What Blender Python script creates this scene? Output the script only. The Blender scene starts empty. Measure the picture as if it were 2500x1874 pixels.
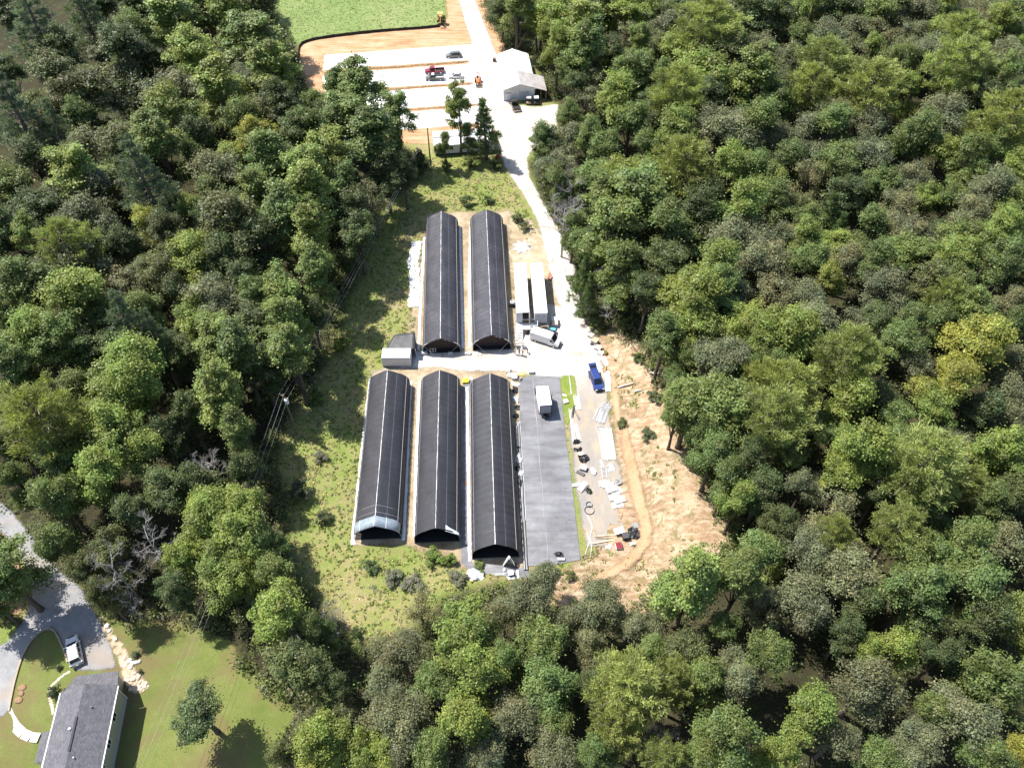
import bpy, bmesh, math, random
import numpy as np
from mathutils import Vector, Matrix
rad = math.radians
SC = bpy.context.scene
COL = SC.collection
# ------------------------------------------------------------------ camera, sky, sun, exposure
CAM_H, PITCH, FPX, PW, PH = 110.0, rad(49.5), 1880.0, 2500.0, 1874.0
cd = bpy.data.cameras.new('drone_camera'); cam = bpy.data.objects.new('drone_camera', cd); COL.objects.link(cam)
cam.location = (0, 0, CAM_H); cam.rotation_euler = (rad(90) - PITCH, 0, 0)
cd.sensor_width = 36.0; cd.lens = 36.0 * FPX / PW; cd.clip_start = 1.0; cd.clip_end = 5000.0
SC.camera = cam
SUN_EL, SUN_AZ = rad(58.0), rad(-60.5)          # azimuth from +Y towards +X
sd = Vector((math.sin(SUN_AZ) * math.cos(SUN_EL), math.cos(SUN_AZ) * math.cos(SUN_EL), math.sin(SUN_EL)))
W = bpy.data.worlds.new('World'); SC.world = W; W.use_nodes = True
wn = W.node_tree; wn.nodes.clear()
wo = wn.nodes.new('ShaderNodeOutputWorld'); wb = wn.nodes.new('ShaderNodeBackground'); ws = wn.nodes.new('ShaderNodeTexSky')
ws.sky_type = 'NISHITA'; ws.sun_disc = False; ws.sun_elevation = SUN_EL; ws.sun_rotation = SUN_AZ
wb.inputs['Strength'].default_value = 0.125
wn.links.new(ws.outputs[0], wb.inputs['Color']); wn.links.new(wb.outputs[0], wo.inputs['Surface'])
sl = bpy.data.lights.new('sun', 'SUN'); sun = bpy.data.objects.new('sun', sl); COL.objects.link(sun)
sl.energy = 5.0; sl.angle = rad(0.55); sl.color = (1.0, 0.955, 0.89)
sun.rotation_euler = (-sd).to_track_quat('-Z', 'Y').to_euler(); sun.location = (-60, 120, 150)
SC.view_settings.view_transform = 'Standard'; SC.view_settings.look = 'None'
SC.view_settings.exposure = 0.9; SC.view_settings.gamma = 1.0
try: SC.view_settings.use_curve_mapping = False
except Exception: pass
SC.render.engine = 'CYCLES'
SC.cycles.max_bounces = 5; SC.cycles.diffuse_bounces = 2; SC.cycles.glossy_bounces = 1
SC.cycles.transmission_bounces = 2; SC.cycles.transparent_max_bounces = 6
SC.cycles.use_denoising = True; SC.cycles.use_adaptive_sampling = True; SC.cycles.adaptive_threshold = .02

# ------------------------------------------------------------------ terrain and picture-to-ground helper
def sstep(t):
    t = np.clip(t, 0, 1); return t * t * (3 - 2 * t)
def terrain(x, y):
    x = np.asarray(x, float); y = np.asarray(y, float)
    toe = 19.5 + 2.0 * np.sin(y * 0.05)
    w = sstep((128 - y) / 18.0) * sstep((y - 20) / 20.0)
    h = 3.6 * sstep((x - toe) / 10.5) * w
    h = h + np.maximum(0, x - 34) * 0.05 * sstep((x - 34) / 20)
    h = h + np.maximum(0, -x - 70) * 0.03
    away = np.clip((np.abs(x) - 28) / 20, 0, 1)
    return h + 0.35 * away * np.sin(x * 0.21 + 1.3) * np.sin(y * 0.17)
def tz(x, y): return float(terrain(x, y))
FW = np.array((0, math.cos(PITCH), -math.sin(PITCH))); UP = np.array((0, math.sin(PITCH), math.cos(PITCH)))
def G(px, py, h=0.0):
    """world point standing h metres above the ground and seen at photo position (px, py)"""
    d = FW + np.array((1., 0, 0)) * ((px - PW / 2) / FPX) + UP * ((PH / 2 - py) / FPX)
    z = 0.0
    for _ in range(12):
        t = (z + h - CAM_H) / d[2]; x, y = d[0] * t, d[1] * t; z = tz(x, y)
    return Vector((x, y, z + h))
def GZ(px, py, z):
    d = FW + np.array((1., 0, 0)) * ((px - PW / 2) / FPX) + UP * ((PH / 2 - py) / FPX)
    t = (z - CAM_H) / d[2]; return Vector((d[0] * t, d[1] * t, z))
def ppm(px, py, h=0.0):
    p = G(px, py, h); v = np.array((p.x, p.y, p.z - CAM_H)); return FPX / float(v @ FW)
def toPix(p):
    v = np.array((p[0], p[1], p[2] - CAM_H)); z = float(v @ FW)
    return PW / 2 + v[0] / z * FPX, PH / 2 - float(v @ UP) / z * FPX

# ------------------------------------------------------------------ materials
def nt_new(name):
    m = bpy.data.materials.new(name); m.use_nodes = True; n = m.node_tree; n.nodes.clear()
    out = n.nodes.new('ShaderNodeOutputMaterial'); b = n.nodes.new('ShaderNodeBsdfPrincipled')
    n.links.new(b.outputs[0], out.inputs['Surface']); return m, n, b, out
def noise(n, scale, detail=4, rough=.6, vec=None, dist=0.0):
    t = n.nodes.new('ShaderNodeTexNoise'); t.inputs['Scale'].default_value = scale; t.inputs['Detail'].default_value = detail
    t.inputs['Roughness'].default_value = rough; t.inputs['Distortion'].default_value = dist
    if vec is not None: n.links.new(vec, t.inputs['Vector'])
    return t.outputs['Fac']
def ramp(n, fac, stops):
    r = n.nodes.new('ShaderNodeValToRGB'); e = r.color_ramp.elements
    while len(e) < len(stops): e.new(0.5)
    for i, (p, c) in enumerate(stops):
        e[i].position = p; e[i].color = (c[0], c[1], c[2], 1) if not isinstance(c, (int, float)) else (c, c, c, 1)
    n.links.new(fac, r.inputs['Fac']); return r.outputs['Color']
def mixc(n, fac, a, b, mode='MIX'):
    m = n.nodes.new('ShaderNodeMix'); m.data_type = 'RGBA'; m.blend_type = mode
    if isinstance(fac, (int, float)): m.inputs[0].default_value = fac
    else: n.links.new(fac, m.inputs[0])
    for k, v in ((6, a), (7, b)):
        if isinstance(v, tuple): m.inputs[k].default_value = (v[0], v[1], v[2], 1)
        else: n.links.new(v, m.inputs[k])
    return m.outputs[2]
def math_(n, op, a, b=None, clamp=False):
    m = n.nodes.new('ShaderNodeMath'); m.operation = op; m.use_clamp = clamp
    for i, v in enumerate((a, b)):
        if v is None: continue
        if isinstance(v, (int, float)): m.inputs[i].default_value = v
        else: n.links.new(v, m.inputs[i])
    return m.outputs[0]
def coords(n, kind='Object', scale=None):
    t = n.nodes.new('ShaderNodeTexCoord').outputs[kind]
    if scale is None: return t
    mp = n.nodes.new('ShaderNodeMapping'); mp.inputs['Scale'].default_value = scale
    n.links.new(t, mp.inputs['Vector']); return mp.outputs[0]
def bump(n, b, height, strength=.3, dist=.05):
    k = n.nodes.new('ShaderNodeBump'); k.inputs['Strength'].default_value = strength; k.inputs['Distance'].default_value = dist
    n.links.new(height, k.inputs['Height']); n.links.new(k.outputs[0], b.inputs['Normal'])
MATS = {}
def mat(name, c, rough=.6, metal=0., var=.18, scale=2.5, bmp=0., spec=.4, dirt=None, stretch=None, alpha=None):
    if name in MATS: return MATS[name]
    m, n, b, o = nt_new(name); v = coords(n, 'Object', stretch)
    f = noise(n, scale, 5, .65, v)
    lo = tuple(max(0, x * (1 - var)) for x in c); hi = tuple(min(1, x * (1 + var)) for x in c)
    col = ramp(n, f, [(.3, lo), (.7, hi)])
    if dirt:
        g = ramp(n, noise(n, scale * .45, 5, .7, v, .6), [(.45, 0.), (.72, 1.)])
        col = mixc(n, g, col, dirt)
    n.links.new(col, b.inputs['Base Color']); b.inputs['Roughness'].default_value = rough; b.inputs['Metallic'].default_value = metal
    b.inputs['Specular IOR Level'].default_value = spec
    if bmp: bump(n, b, noise(n, scale * 4, 4, .6, v), bmp, .03)
    if alpha is not None: b.inputs['Alpha'].default_value = alpha
    MATS[name] = m; return m
def glass_mat():
    if 'glass' in MATS: return MATS['glass']
    m, n, b, o = nt_new('dark window glass'); b.inputs['Base Color'].default_value = (.012, .016, .02, 1)
    b.inputs['Roughness'].default_value = .08; b.inputs['Specular IOR Level'].default_value = .6
    MATS['glass'] = m; return m
def paint(name, c):
    k = 'paint ' + name
    if k in MATS: return MATS[k]
    m, n, b, o = nt_new(k); f = noise(n, 3, 3, .6, coords(n))
    n.links.new(ramp(n, f, [(.3, tuple(x * .9 for x in c)), (.7, c)]), b.inputs['Base Color'])
    b.inputs['Roughness'].default_value = .32; b.inputs['Coat Weight'].default_value = .35; b.inputs['Coat Roughness'].default_value = .12
    MATS[k] = m; return m

# ------------------------------------------------------------------ mesh builder
class MB:
    def __init__(s): s.v = []; s.f = []
    def add(s, vs, fs):
        k = len(s.v); s.v.extend([tuple(p) for p in vs]); s.f.extend([tuple(i + k for i in f) for f in fs]); return s
    def box(s, c, size, rz=0., ry=0., rx=0.):
        x, y, z = (q / 2 for q in size); m = Matrix.Translation(c) @ Matrix.Rotation(rz, 4, 'Z') @ Matrix.Rotation(ry, 4, 'Y') @ Matrix.Rotation(rx, 4, 'X')
        vs = [m @ Vector((a * x, b * y, d * z)) for a in (-1, 1) for b in (-1, 1) for d in (-1, 1)]
        return s.add(vs, [(0, 1, 3, 2), (4, 6, 7, 5), (0, 4, 5, 1), (2, 3, 7, 6), (0, 2, 6, 4), (1, 5, 7, 3)])
    def bar(s, p, q, w, h):
        p, q = Vector(p), Vector(q); d = q - p; L = d.length
        if L < 1e-6: return s
        d.normalize(); a = d.cross(Vector((0, 0, 1)))
        if a.length < 1e-3: a = Vector((1, 0, 0))
        a.normalize(); b = a.cross(d)
        vs = [r + a * (i * w / 2) + b * (j * h / 2) for r in (p, q) for i, j in ((-1, -1), (1, -1), (1, 1), (-1, 1))]
        return s.add(vs, [(3, 2, 1, 0), (4, 5, 6, 7), (0, 1, 5, 4), (1, 2, 6, 5), (2, 3, 7, 6), (3, 0, 4, 7)])
    def tube(s, pts, rs, n=6, cap=True):
        pts = [Vector(p) for p in pts]
        if not hasattr(rs, '__len__'): rs = [rs] * len(pts)
        rings = []
        for i, p in enumerate(pts):
            d = pts[min(i + 1, len(pts) - 1)] - pts[max(i - 1, 0)]
            if d.length < 1e-9: d = Vector((0, 0, 1))
            d.normalize(); a = d.cross(Vector((0, 0, 1)) if abs(d.z) < .9 else Vector((1, 0, 0))); a.normalize(); b = d.cross(a)
            rings.append([p + (a * math.cos(t) + b * math.sin(t)) * rs[i] for t in (2 * math.pi * k / n for k in range(n))])
        return s.loft(rings, cap)
    def loft(s, rings, cap=True, closed=True):
        n = len(rings[0]); vs = [p for r in rings for p in r]; fs = []
        for i in range(len(rings) - 1):
            for k in range(n if closed else n - 1):
                a = i * n + k; b = i * n + (k + 1) % n; fs.append((a, b, b + n, a + n))
        if cap: fs.append(tuple(range(n - 1, -1, -1))); fs.append(tuple(range((len(rings) - 1) * n, len(rings) * n)))
        return s.add(vs, fs)
    def prism(s, poly, z0, z1):
        n = len(poly); vs = [(p[0], p[1], z0) for p in poly] + [(p[0], p[1], z1) for p in poly]
        return s.add(vs, [tuple(range(n - 1, -1, -1)), tuple(range(n, 2 * n))] + [(i, (i + 1) % n, n + (i + 1) % n, n + i) for i in range(n)])
    def cyl(s, c, r, h, n=16, axis='z', r2=None):
        a = {'z': Vector((0, 0, 1)), 'x': Vector((1, 0, 0)), 'y': Vector((0, 1, 0))}[axis]; c = Vector(c)
        return s.tube([c - a * h / 2, c + a * h / 2], [r, r if r2 is None else r2], n)
    def lump(s, c, size, seed=0, n=10, amp=.25, flat=True):
        r = random.Random(seed); c = Vector(c); rings = []; m = 6
        ph = [r.uniform(0, 6.3) for _ in range(6)]
        for j in range(1, m):
            t = math.pi * j / m; ring = []
            for k in range(n):
                u = 2 * math.pi * k / n
                q = 1 + amp * (math.sin(2 * u + ph[0] + j) * .5 + math.sin(3 * u + ph[1] + 2 * j) * .4 + math.sin(5 * u + ph[2]) * .3) + r.uniform(-amp, amp) * .35
                z = math.cos(t) * q
                if flat: z = max(z, -.25)
                ring.append(c + Vector((math.sin(t) * math.cos(u) * q * size[0] / 2, math.sin(t) * math.sin(u) * q * size[1] / 2, z * size[2] / 2)))
            rings.append(ring)
        return s.loft(rings)
    def mesh(s, name, m=None, smooth=False):
        me = bpy.data.meshes.new(name); me.from_pydata(s.v, [], s.f)
        if m: me.materials.append(m)
        if smooth: me.shade_smooth()
        me.update(); return me
    def build(s, name, m, parent=None, loc=(0, 0, 0), rz=0., smooth=False, bevel=0.):
        return obj(name, s.mesh(name, m, smooth), parent, loc, rz, bevel)
def obj(name, me, parent=None, loc=(0, 0, 0), rz=0., bevel=0.):
    o = bpy.data.objects.new(name, me); COL.objects.link(o); o.parent = parent; o.location = loc; o.rotation_euler = (0, 0, rz)
    if bevel:
        b = o.modifiers.new('edge', 'BEVEL'); b.width = bevel; b.segments = 2; b.limit_method = 'ANGLE'; b.angle_limit = rad(35)
    return o
def tag(o, label=None, cat=None, group=None, kind=None):
    for k, v in (('label', label), ('category', cat), ('group', group), ('kind', kind)):
        if v: o[k] = v
    return o
def thing(name, label, cat, loc=(0, 0, 0), rz=0., group=None):
    o = bpy.data.objects.new(name, None); COL.objects.link(o); o.location = loc; o.rotation_euler = (0, 0, rz); o.empty_display_size = .3
    return tag(o, label, cat, group)
def head(pa, pb):   # heading from ground pixel a to ground pixel b, and length
    a, b = G(*pa), G(*pb); d = b - a; return math.atan2(d.y, d.x), Vector((d.x, d.y)).length
# ================================================================== THE SETTING: ground sheets
X0, X1, Y0, Y1 = -150, 170, 8, 330      # 1 m lattice, every sheet uses the same points
def sdf(P, poly):
    """signed distance (inside positive) of points P (n,2) to polygon"""
    poly = np.asarray(poly, float); n = len(poly); d2 = np.full(len(P), 1e18); ins = np.zeros(len(P), bool)
    for i in range(n):
        a, b = poly[i], poly[(i + 1) % n]; e = b - a; w = P - a
        t = np.clip((w @ e) / max(e @ e, 1e-9), 0, 1); q = w - t[:, None] * e; d2 = np.minimum(d2, (q ** 2).sum(1))
        c = (a[1] > P[:, 1]) != (b[1] > P[:, 1])
        if abs(e[1]) > 1e-12: ins ^= c & (P[:, 0] < e[0] * (P[:, 1] - a[1]) / e[1] + a[0])
    return np.where(ins, 1, -1) * np.sqrt(d2)
def pxpoly(pts): return [(q.x, q.y) for q in (G(*p) for p in pts)]
def ground_mat(name, stops, scales=(.05, .4, 3.), rough=.95, bstr=.5, attr=None, feather=None, extra=None):
    m, n, b, o = nt_new(name); v = coords(n)
    big = noise(n, scales[0], 5, .6, v, .4); mid = noise(n, scales[1], 5, .65, v); fine = noise(n, scales[2], 4, .7, v)
    f = math_(n, 'ADD', math_(n, 'MULTIPLY', big, .45), math_(n, 'ADD', math_(n, 'MULTIPLY', mid, .35), math_(n, 'MULTIPLY', fine, .2)))
    col = ramp(n, f, stops)
    col = mixc(n, .8, col, ramp(n, noise(n, scales[2] * 2.3, 3, .7, v), [(.25, .55), (.5, 1.), (.75, 1.25)]), 'MULTIPLY')
    if extra: col = extra(n, v, col, mid)
    n.links.new(col, b.inputs['Base Color']); b.inputs['Roughness'].default_value = rough; b.inputs['Specular IOR Level'].default_value = .15
    bump(n, b, math_(n, 'ADD', fine, math_(n, 'MULTIPLY', mid, 2.)), bstr, .12)
    if feather:
        a = n.nodes.new('ShaderNodeAttribute'); a.attribute_name = 'edge'
        amp, wid, sc = feather
        w = math_(n, 'ADD', a.outputs['Fac'], math_(n, 'MULTIPLY', math_(n, 'SUBTRACT', noise(n, sc, 6, .75, v), .5), amp * 2))
        mr = n.nodes.new('ShaderNodeMapRange'); mr.interpolation_type = 'SMOOTHSTEP'; mr.inputs['From Min'].default_value = -wid / 2; mr.inputs['From Max'].default_value = wid / 2
        n.links.new(w, mr.inputs['Value'])
        tr = n.nodes.new('ShaderNodeBsdfTransparent'); mx = n.nodes.new('ShaderNodeMixShader')
        n.links.new(mr.outputs[0], mx.inputs[0]); n.links.new(tr.outputs[0], mx.inputs[1]); n.links.new(b.outputs[0], mx.inputs[2]); n.links.new(mx.outputs[0], o.inputs['Surface'])
    return m
def sheet(name, poly, z, m, grow=1.5, kind='structure', step=1.0, label=None, parent=None, hfun=None):
    """a sheet draped on the ground: lattice cells around poly, 'edge' attribute = distance to its outline"""
    pa = np.array(poly); lo = np.floor(pa.min(0) - grow - 1); hi = np.ceil(pa.max(0) + grow + 1)
    lo = np.maximum(lo, (X0, Y0)); hi = np.minimum(hi, (X1, Y1))
    xs = np.arange(lo[0], hi[0] + step / 2, step); ys = np.arange(lo[1], hi[1] + step / 2, step)
    gx, gy = np.meshgrid(xs, ys, indexing='ij'); P = np.stack([gx.ravel(), gy.ravel()], 1); d = sdf(P, poly)
    nx, ny = len(xs), len(ys); keep = d > -grow; idx = np.arange(nx * ny).reshape(nx, ny)
    q = np.stack([idx[:-1, :-1], idx[1:, :-1], idx[1:, 1:], idx[:-1, 1:]], -1).reshape(-1, 4)
    q = q[keep[q].any(1)]; used = np.unique(q); mp = -np.ones(nx * ny, int); mp[used] = np.arange(len(used)); q = mp[q]
    P = P[used]; d = d[used]; zz = terrain(P[:, 0], P[:, 1]) + z
    if hfun is not None: zz = zz + hfun(P[:, 0], P[:, 1], d)
    me = bpy.data.meshes.new(name); me.from_pydata(np.column_stack([P, zz]).tolist(), [], q.tolist())
    at = me.attributes.new('edge', 'FLOAT', 'POINT'); at.data.foreach_set('value', d.astype(np.float32))
    me.materials.append(m); me.shade_smooth(); me.update()
    o = obj(name, me, parent); o['kind'] = kind
    if label: o['label'] = label
    return o
CLEAR = pxpoly([(640, -45), (655, 0), (690, 60), (715, 110), (728, 170), (760, 240), (830, 300), (930, 330), (1000, 380), (1000, 440), (930, 500), (890, 560), (870, 640), (840, 720), (815, 800), (790, 870), (755, 930), (700, 1000), (672, 1070), (655, 1150), (690, 1230), (685, 1330), (720, 1420), (800, 1510), (850, 1600), (905, 1580), (1010, 1560), (1100, 1470), (1230, 1440), (1350, 1490), (1570, 1490), (1625, 1410), (1790, 1340), (1745, 1230), (1685, 1120), (1645, 1000), (1595, 930), (1560, 850), (1480, 795), (1440, 740), (1420, 680), (1395, 600), (1372, 560), (1330, 480), (1300, 400), (1372, 330), (1372, 250), (1330, 236), (1322, 140), (1235, 120), (1200, 60), (1170, 0), (1165, -45)])
HOUSEC = pxpoly([(-120, 1215), (0, 1225), (60, 1270), (130, 1370), (215, 1430), (255, 1500), (330, 1530), (430, 1520), (560, 1560), (600, 1630), (690, 1700), (725, 1740), (690, 1800), (650, 1950), (-120, 1950)])
# ================================================================== TREES: prototypes
def leaf_mat():
    m, n, b, o = nt_new('tree leaves'); oi = n.nodes.new('ShaderNodeObjectInfo')
    a = n.nodes.new('ShaderNodeAttribute'); a.attribute_name = 'tint'
    col = mixc(n, 1.0, oi.outputs['Color'], a.outputs['Color'], 'MULTIPLY')
    n.links.new(col, b.inputs['Base Color']); b.inputs['Roughness'].default_value = .5; b.inputs['Specular IOR Level'].default_value = .38
    t = n.nodes.new('ShaderNodeBsdfTranslucent'); n.links.new(mixc(n, 1.0, col, (1.25, 1.3, .6), 'MULTIPLY'), t.inputs['Color'])
    mx = n.nodes.new('ShaderNodeMixShader'); mx.inputs[0].default_value = .38
    n.links.new(b.outputs[0], mx.inputs[1]); n.links.new(t.outputs[0], mx.inputs[2]); n.links.new(mx.outputs[0], o.inputs['Surface'])
    return m
LEAF = leaf_mat()
BARK = mat('bark', (.12, .095, .075), .9, var=.35, scale=6, bmp=.6, spec=.1)
PINEBARK = mat('pine bark', (.16, .13, .105), .9, var=.3, scale=5, bmp=.6, spec=.1)
DEADWOOD = mat('bleached dead wood', (.34, .32, .30), .85, var=.25, scale=5, bmp=.4, spec=.1)
def quads_mesh(name, C, N, S, L, tint, m, rng, bend=.0):
    """leaf faces: centres C, normals N, half-width S, half-length L, tint rgb"""
    n = len(C); N = N / np.linalg.norm(N, axis=1, keepdims=True)
    r = rng.normal(size=(n, 3)); A = np.cross(N, r); A /= np.linalg.norm(A, axis=1, keepdims=True); B = np.cross(N, A)
    S = S[:, None]; L = L[:, None]
    V = np.stack([C - B * L, C + A * S - N * S * .25, C + B * L, C - A * S - N * S * .25], 1).reshape(-1, 3)
    return _mesh_quads(name, V, tint, m)
def _mesh_quads(name, V, tint, m):
    n = len(V) // 4; me = bpy.data.meshes.new(name)
    me.vertices.add(4 * n); me.vertices.foreach_set('co', V.astype(np.float32).ravel())
    me.loops.add(4 * n); me.loops.foreach_set('vertex_index', np.arange(4 * n, dtype=np.int32))
    me.polygons.add(n); me.polygons.foreach_set('loop_start', np.arange(0, 4 * n, 4, dtype=np.int32)); me.polygons.foreach_set('loop_total', np.full(n, 4, np.int32))
    at = me.attributes.new('tint', 'FLOAT_COLOR', 'POINT'); col = np.repeat(np.column_stack([tint, np.ones(n)]), 4, 0)
    at.data.foreach_set('color', col.astype(np.float32).ravel()); me.materials.append(m); me.update(calc_edges=True); return me
def unit(rng, n):
    v = rng.normal(size=(n, 3)); return v / np.linalg.norm(v, axis=1, keepdims=True)
def broadleaf(seed, R, H, z0, leaf=.27, nclump=58, per=150, top=1.0, gaps=.0, tip=1.0, droop=.35):
    """crown of leaf clumps between z0 and H, radius R; returns trunk mesh, crown mesh"""
    rng = np.random.default_rng(seed); cz = (z0 + H) / 2; rz = (H - z0) / 2
    # main lobes, then clumps gathered round them
    nl = 7 + seed % 4; cl = []; ph = rng.uniform(0, 6.28, 3)
    lob = []
    for i in range(nl):
        u = rng.uniform(-.75, .95); a = 2 * math.pi * (i * .618 + rng.uniform(-.1, .1)); w = math.sqrt(max(0, 1 - u * u)) * rng.uniform(.35, .72)
        w *= (1 - max(0, u) * (1 - 1 / tip)) if tip > 1 else 1
        lob.append((w * R * math.cos(a), w * R * math.sin(a), cz + u * rz * .72))
    lob.append((0, 0, cz + rz * .62)); lob = np.array(lob)
    for i in range(nclump):
        b = lob[rng.integers(len(lob))]; q = b + unit(rng, 1)[0] * rng.uniform(.15, .46) * np.array((R, R, rz)) * np.array((1, 1, .8))
        e = q - np.array((0, 0, cz)); s = math.sqrt((e[0] / R) ** 2 + (e[1] / R) ** 2 + (e[2] / rz) ** 2)
        az = math.atan2(e[1], e[0]); lim = min(1.18, max(.5, .84 + .2 * math.sin(2 * az + ph[0] + 1.5 * e[2] / rz) + .16 * math.sin(3 * az + ph[1]) + .14 * math.sin(5 * az + ph[2] - 3 * e[2] / rz)))
        if s > lim: q = np.array((0, 0, cz)) + e * (lim / s * rng.uniform(.9, 1.04))
        cl.append(q)
    C, N, T = [], [], []
    for q in cl:
        if rng.random() < gaps: continue
        rc = R * rng.uniform(.15, .29); k = int(per * rng.uniform(.6, 1.3) * (rc / (.22 * R)) ** 1.4); d = unit(rng, k); d[:, 2] = np.where(d[:, 2] < -.35, -d[:, 2] * .6, d[:, 2]); rr = (rng.uniform(.2, 1.0, k) ** .45 * 1.1)[:, None]
        out = (q - np.array((0, 0, cz))) / np.array((R, R, rz)); gsel = (rng.random(k) < .28)[:, None]
        off = np.where(gsel, rng.normal(size=(k, 3)) * rc * .62 * np.array((1, 1, .75)), d * rr * rc * np.array((1, 1, .7)))
        p = q + off + out * rng.uniform(-.2, .75, k)[:, None] * rc; C.append(p)
        nn = d * .8 + np.array((0, 0, .75)) + rng.normal(size=(k, 3)) * .36; N.append(nn)
        br = rng.uniform(.7, 1.28); hue = rng.uniform(-.12, .1)
        t = np.clip(rng.normal(1, .2, k), .5, 1.6)[:, None] * br * np.array((1.03 + hue, 1., .9 - hue * .5)); T.append(t)
    C = np.concatenate(C); N = np.concatenate(N); T = np.concatenate(T); n = len(C)
    S = rng.uniform(.6, 1.25, n) * leaf * .5
    crown = quads_mesh('crown', C, N, S, S * rng.uniform(1.1, 1.7, n), T, LEAF, rng)
    tb = MB(); r0 = .045 * R + .012 * H; fork = z0 + rz * .5; lean = rng.uniform(-.4, .4, 2)
    tb.tube([(0, 0, -.4), (lean[0] * .1, lean[1] * .1, 1.), (lean[0] * .5, lean[1] * .5, fork * .6), (lean[0], lean[1], fork), (lean[0] * .6, lean[1] * .6, H - rz * .45)], [r0 * 1.35, r0, r0 * .78, r0 * .62, r0 * .18], 8)
    for q in [cl[i] for i in rng.choice(len(cl), 14, replace=False)]:
        s = Vector((lean[0], lean[1], rng.uniform(z0 * .8, fork))); e = Vector(q); mid = s.lerp(e, .5) + Vector((0, 0, -.06 * R))
        tb.tube([s, mid, e], [r0 * .34, r0 * .2, r0 * .05], 5)
    return tb.mesh('trunk', BARK, True), crown
def needles(C, D, rng, per, ln, wd, spread, T0):
    """needle sprays at tips C along D: thin quads fanning out"""
    k = len(C); P = np.repeat(C, per, 0); d = np.repeat(D, per, 0) + rng.normal(size=(k * per, 3)) * spread; d /= np.linalg.norm(d, axis=1, keepdims=True)
    L = rng.uniform(.6, 1.2, k * per)[:, None] * ln; P = P + rng.normal(size=P.shape) * ln * .35
    s = np.cross(d, rng.normal(size=d.shape)); s /= np.linalg.norm(s, axis=1, keepdims=True); s *= wd
    V = np.stack([P - s * .6, P + d * L - s, P + d * L + s, P + s * .6], 1).reshape(-1, 3)
    t = np.repeat(T0, per, 0) * np.clip(rng.normal(1, .2, k * per), .5, 1.5)[:, None]
    return V, t
def pine(seed, R, H, z0, tips=520, per=16, ln=.5, flat=.5, layered=False, conical=.0):
    rng = np.random.default_rng(seed); tb = MB(); r0 = .02 * H
    lean = rng.uniform(-.6, .6, 2)
    def ax(z): return np.array((lean[0] * (z / H) ** 2, lean[1] * (z / H) ** 2, z))
    tb.tube([ax(z * H) - np.array((0, 0, .4 if z == 0 else 0)) for z in (0, .1, .35, .6, .8, .97)], [r0 * 1.2, r0, r0 * .85, r0 * .6, r0 * .35, r0 * .06], 8)
    nb = 46 if not layered else 54; C, D, T = [], [], []
    for i in range(nb):
        u = (i + rng.uniform(0, .6)) / nb
        if layered: u = round(u * 10) / 10 + rng.uniform(-.015, .02)
        z = z0 + (H - z0) * np.clip(u, 0, .985)
        u = min(u, .99); prof = (1 - u) ** .8 * (1 - conical) + (1 - u) * conical if layered or conical else max(0., math.sin(math.pi * min(1, .18 + .82 * u) ** 1.15)) ** .7
        L = R * max(.12, prof) * rng.uniform(.65, 1.08); a = i * 2.4 + rng.uniform(-.4, .4)
        up = .22 if not layered else .12; d = np.array((math.cos(a), math.sin(a), 0)); o = ax(z); e = o + d * L + np.array((0, 0, L * up * rng.uniform(.2, 1.6)))
        mid = (o + e) / 2 - np.array((0, 0, L * .05)); rb = r0 * (.22 + .12 * L / R); tb.tube([o, mid, e], [rb, rb * .7, rb * .2], 4)
        m = max(4, int(tips / nb * (.4 + L / R))); br = rng.uniform(.75, 1.2)
        for j in range(m):
            t = rng.uniform(.3, 1.03); w = (1 - abs(t - .7)) * L * .34
            p = o + (e - o) * t + np.array((-d[1], d[0], 0)) * rng.uniform(-1, 1) * w + np.array((0, 0, rng.uniform(-.1, .35) * flat))
            C.append(p); D.append(d * .6 + np.array((0, 0, .9)) + (p - o) * .08); T.append(np.array((1, 1, 1)) * br * rng.uniform(.75, 1.2))
    C = np.array(C); D = np.array(D); D /= np.linalg.norm(D, axis=1, keepdims=True)
    V, t = needles(C, D, rng, per, ln, .045, .65, np.array(T))
    return tb.mesh('trunk', PINEBARK, True), _mesh_quads('crown', V, t, LEAF)
def dead_tree(seed, R, H, z0, depth=5, m=None):
    rng = random.Random(seed); t = MB(); b = MB(); r0 = .009 * H + .02
    def grow(mb, p, d, L, r, k):
        q = p + d * L * .5 + Vector((rng.uniform(-.1, .1), rng.uniform(-.1, .1), 0)) * L; e = q + (d + Vector((rng.uniform(-.25, .25), rng.uniform(-.25, .25), .1))).normalized() * L * .5
        mb.tube([p, q, e], [r, r * .8, r * .55], 5 if k < 2 else 3, cap=False)
        if k >= depth: return
        for i in range(3 if k < 3 else 4):
            a = rng.uniform(0, 6.28); nd = (d * .8 + Vector((math.cos(a), math.sin(a), rng.uniform(-.15, .35))) * .75).normalized()
            s = p.lerp(e, rng.uniform(.45, 1)); grow(b, s, nd, L * rng.uniform(.5, .75), r * .55, k + 1)
    base = Vector((0, 0, -.3)); top = Vector((rng.uniform(-.5, .5), rng.uniform(-.5, .5), H * .8)); t.tube([base, base.lerp(top, .5), top], [r0 * 1.3, r0, r0 * .4], 7)
    for i in range(9):
        z = z0 + (H * .8 - z0) * i / 8; a = i * 2.4 + rng.uniform(-.4, .4); s = base.lerp(top, z / (H * .8))
        grow(b, s, Vector((math.cos(a), math.sin(a), rng.uniform(.25, .8))).normalized(), R * rng.uniform(.45, .7), r0 * .5, 1)
    return t.mesh('trunk', m or DEADWOOD, True), b.mesh('branches', m or DEADWOOD, False)
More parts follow.
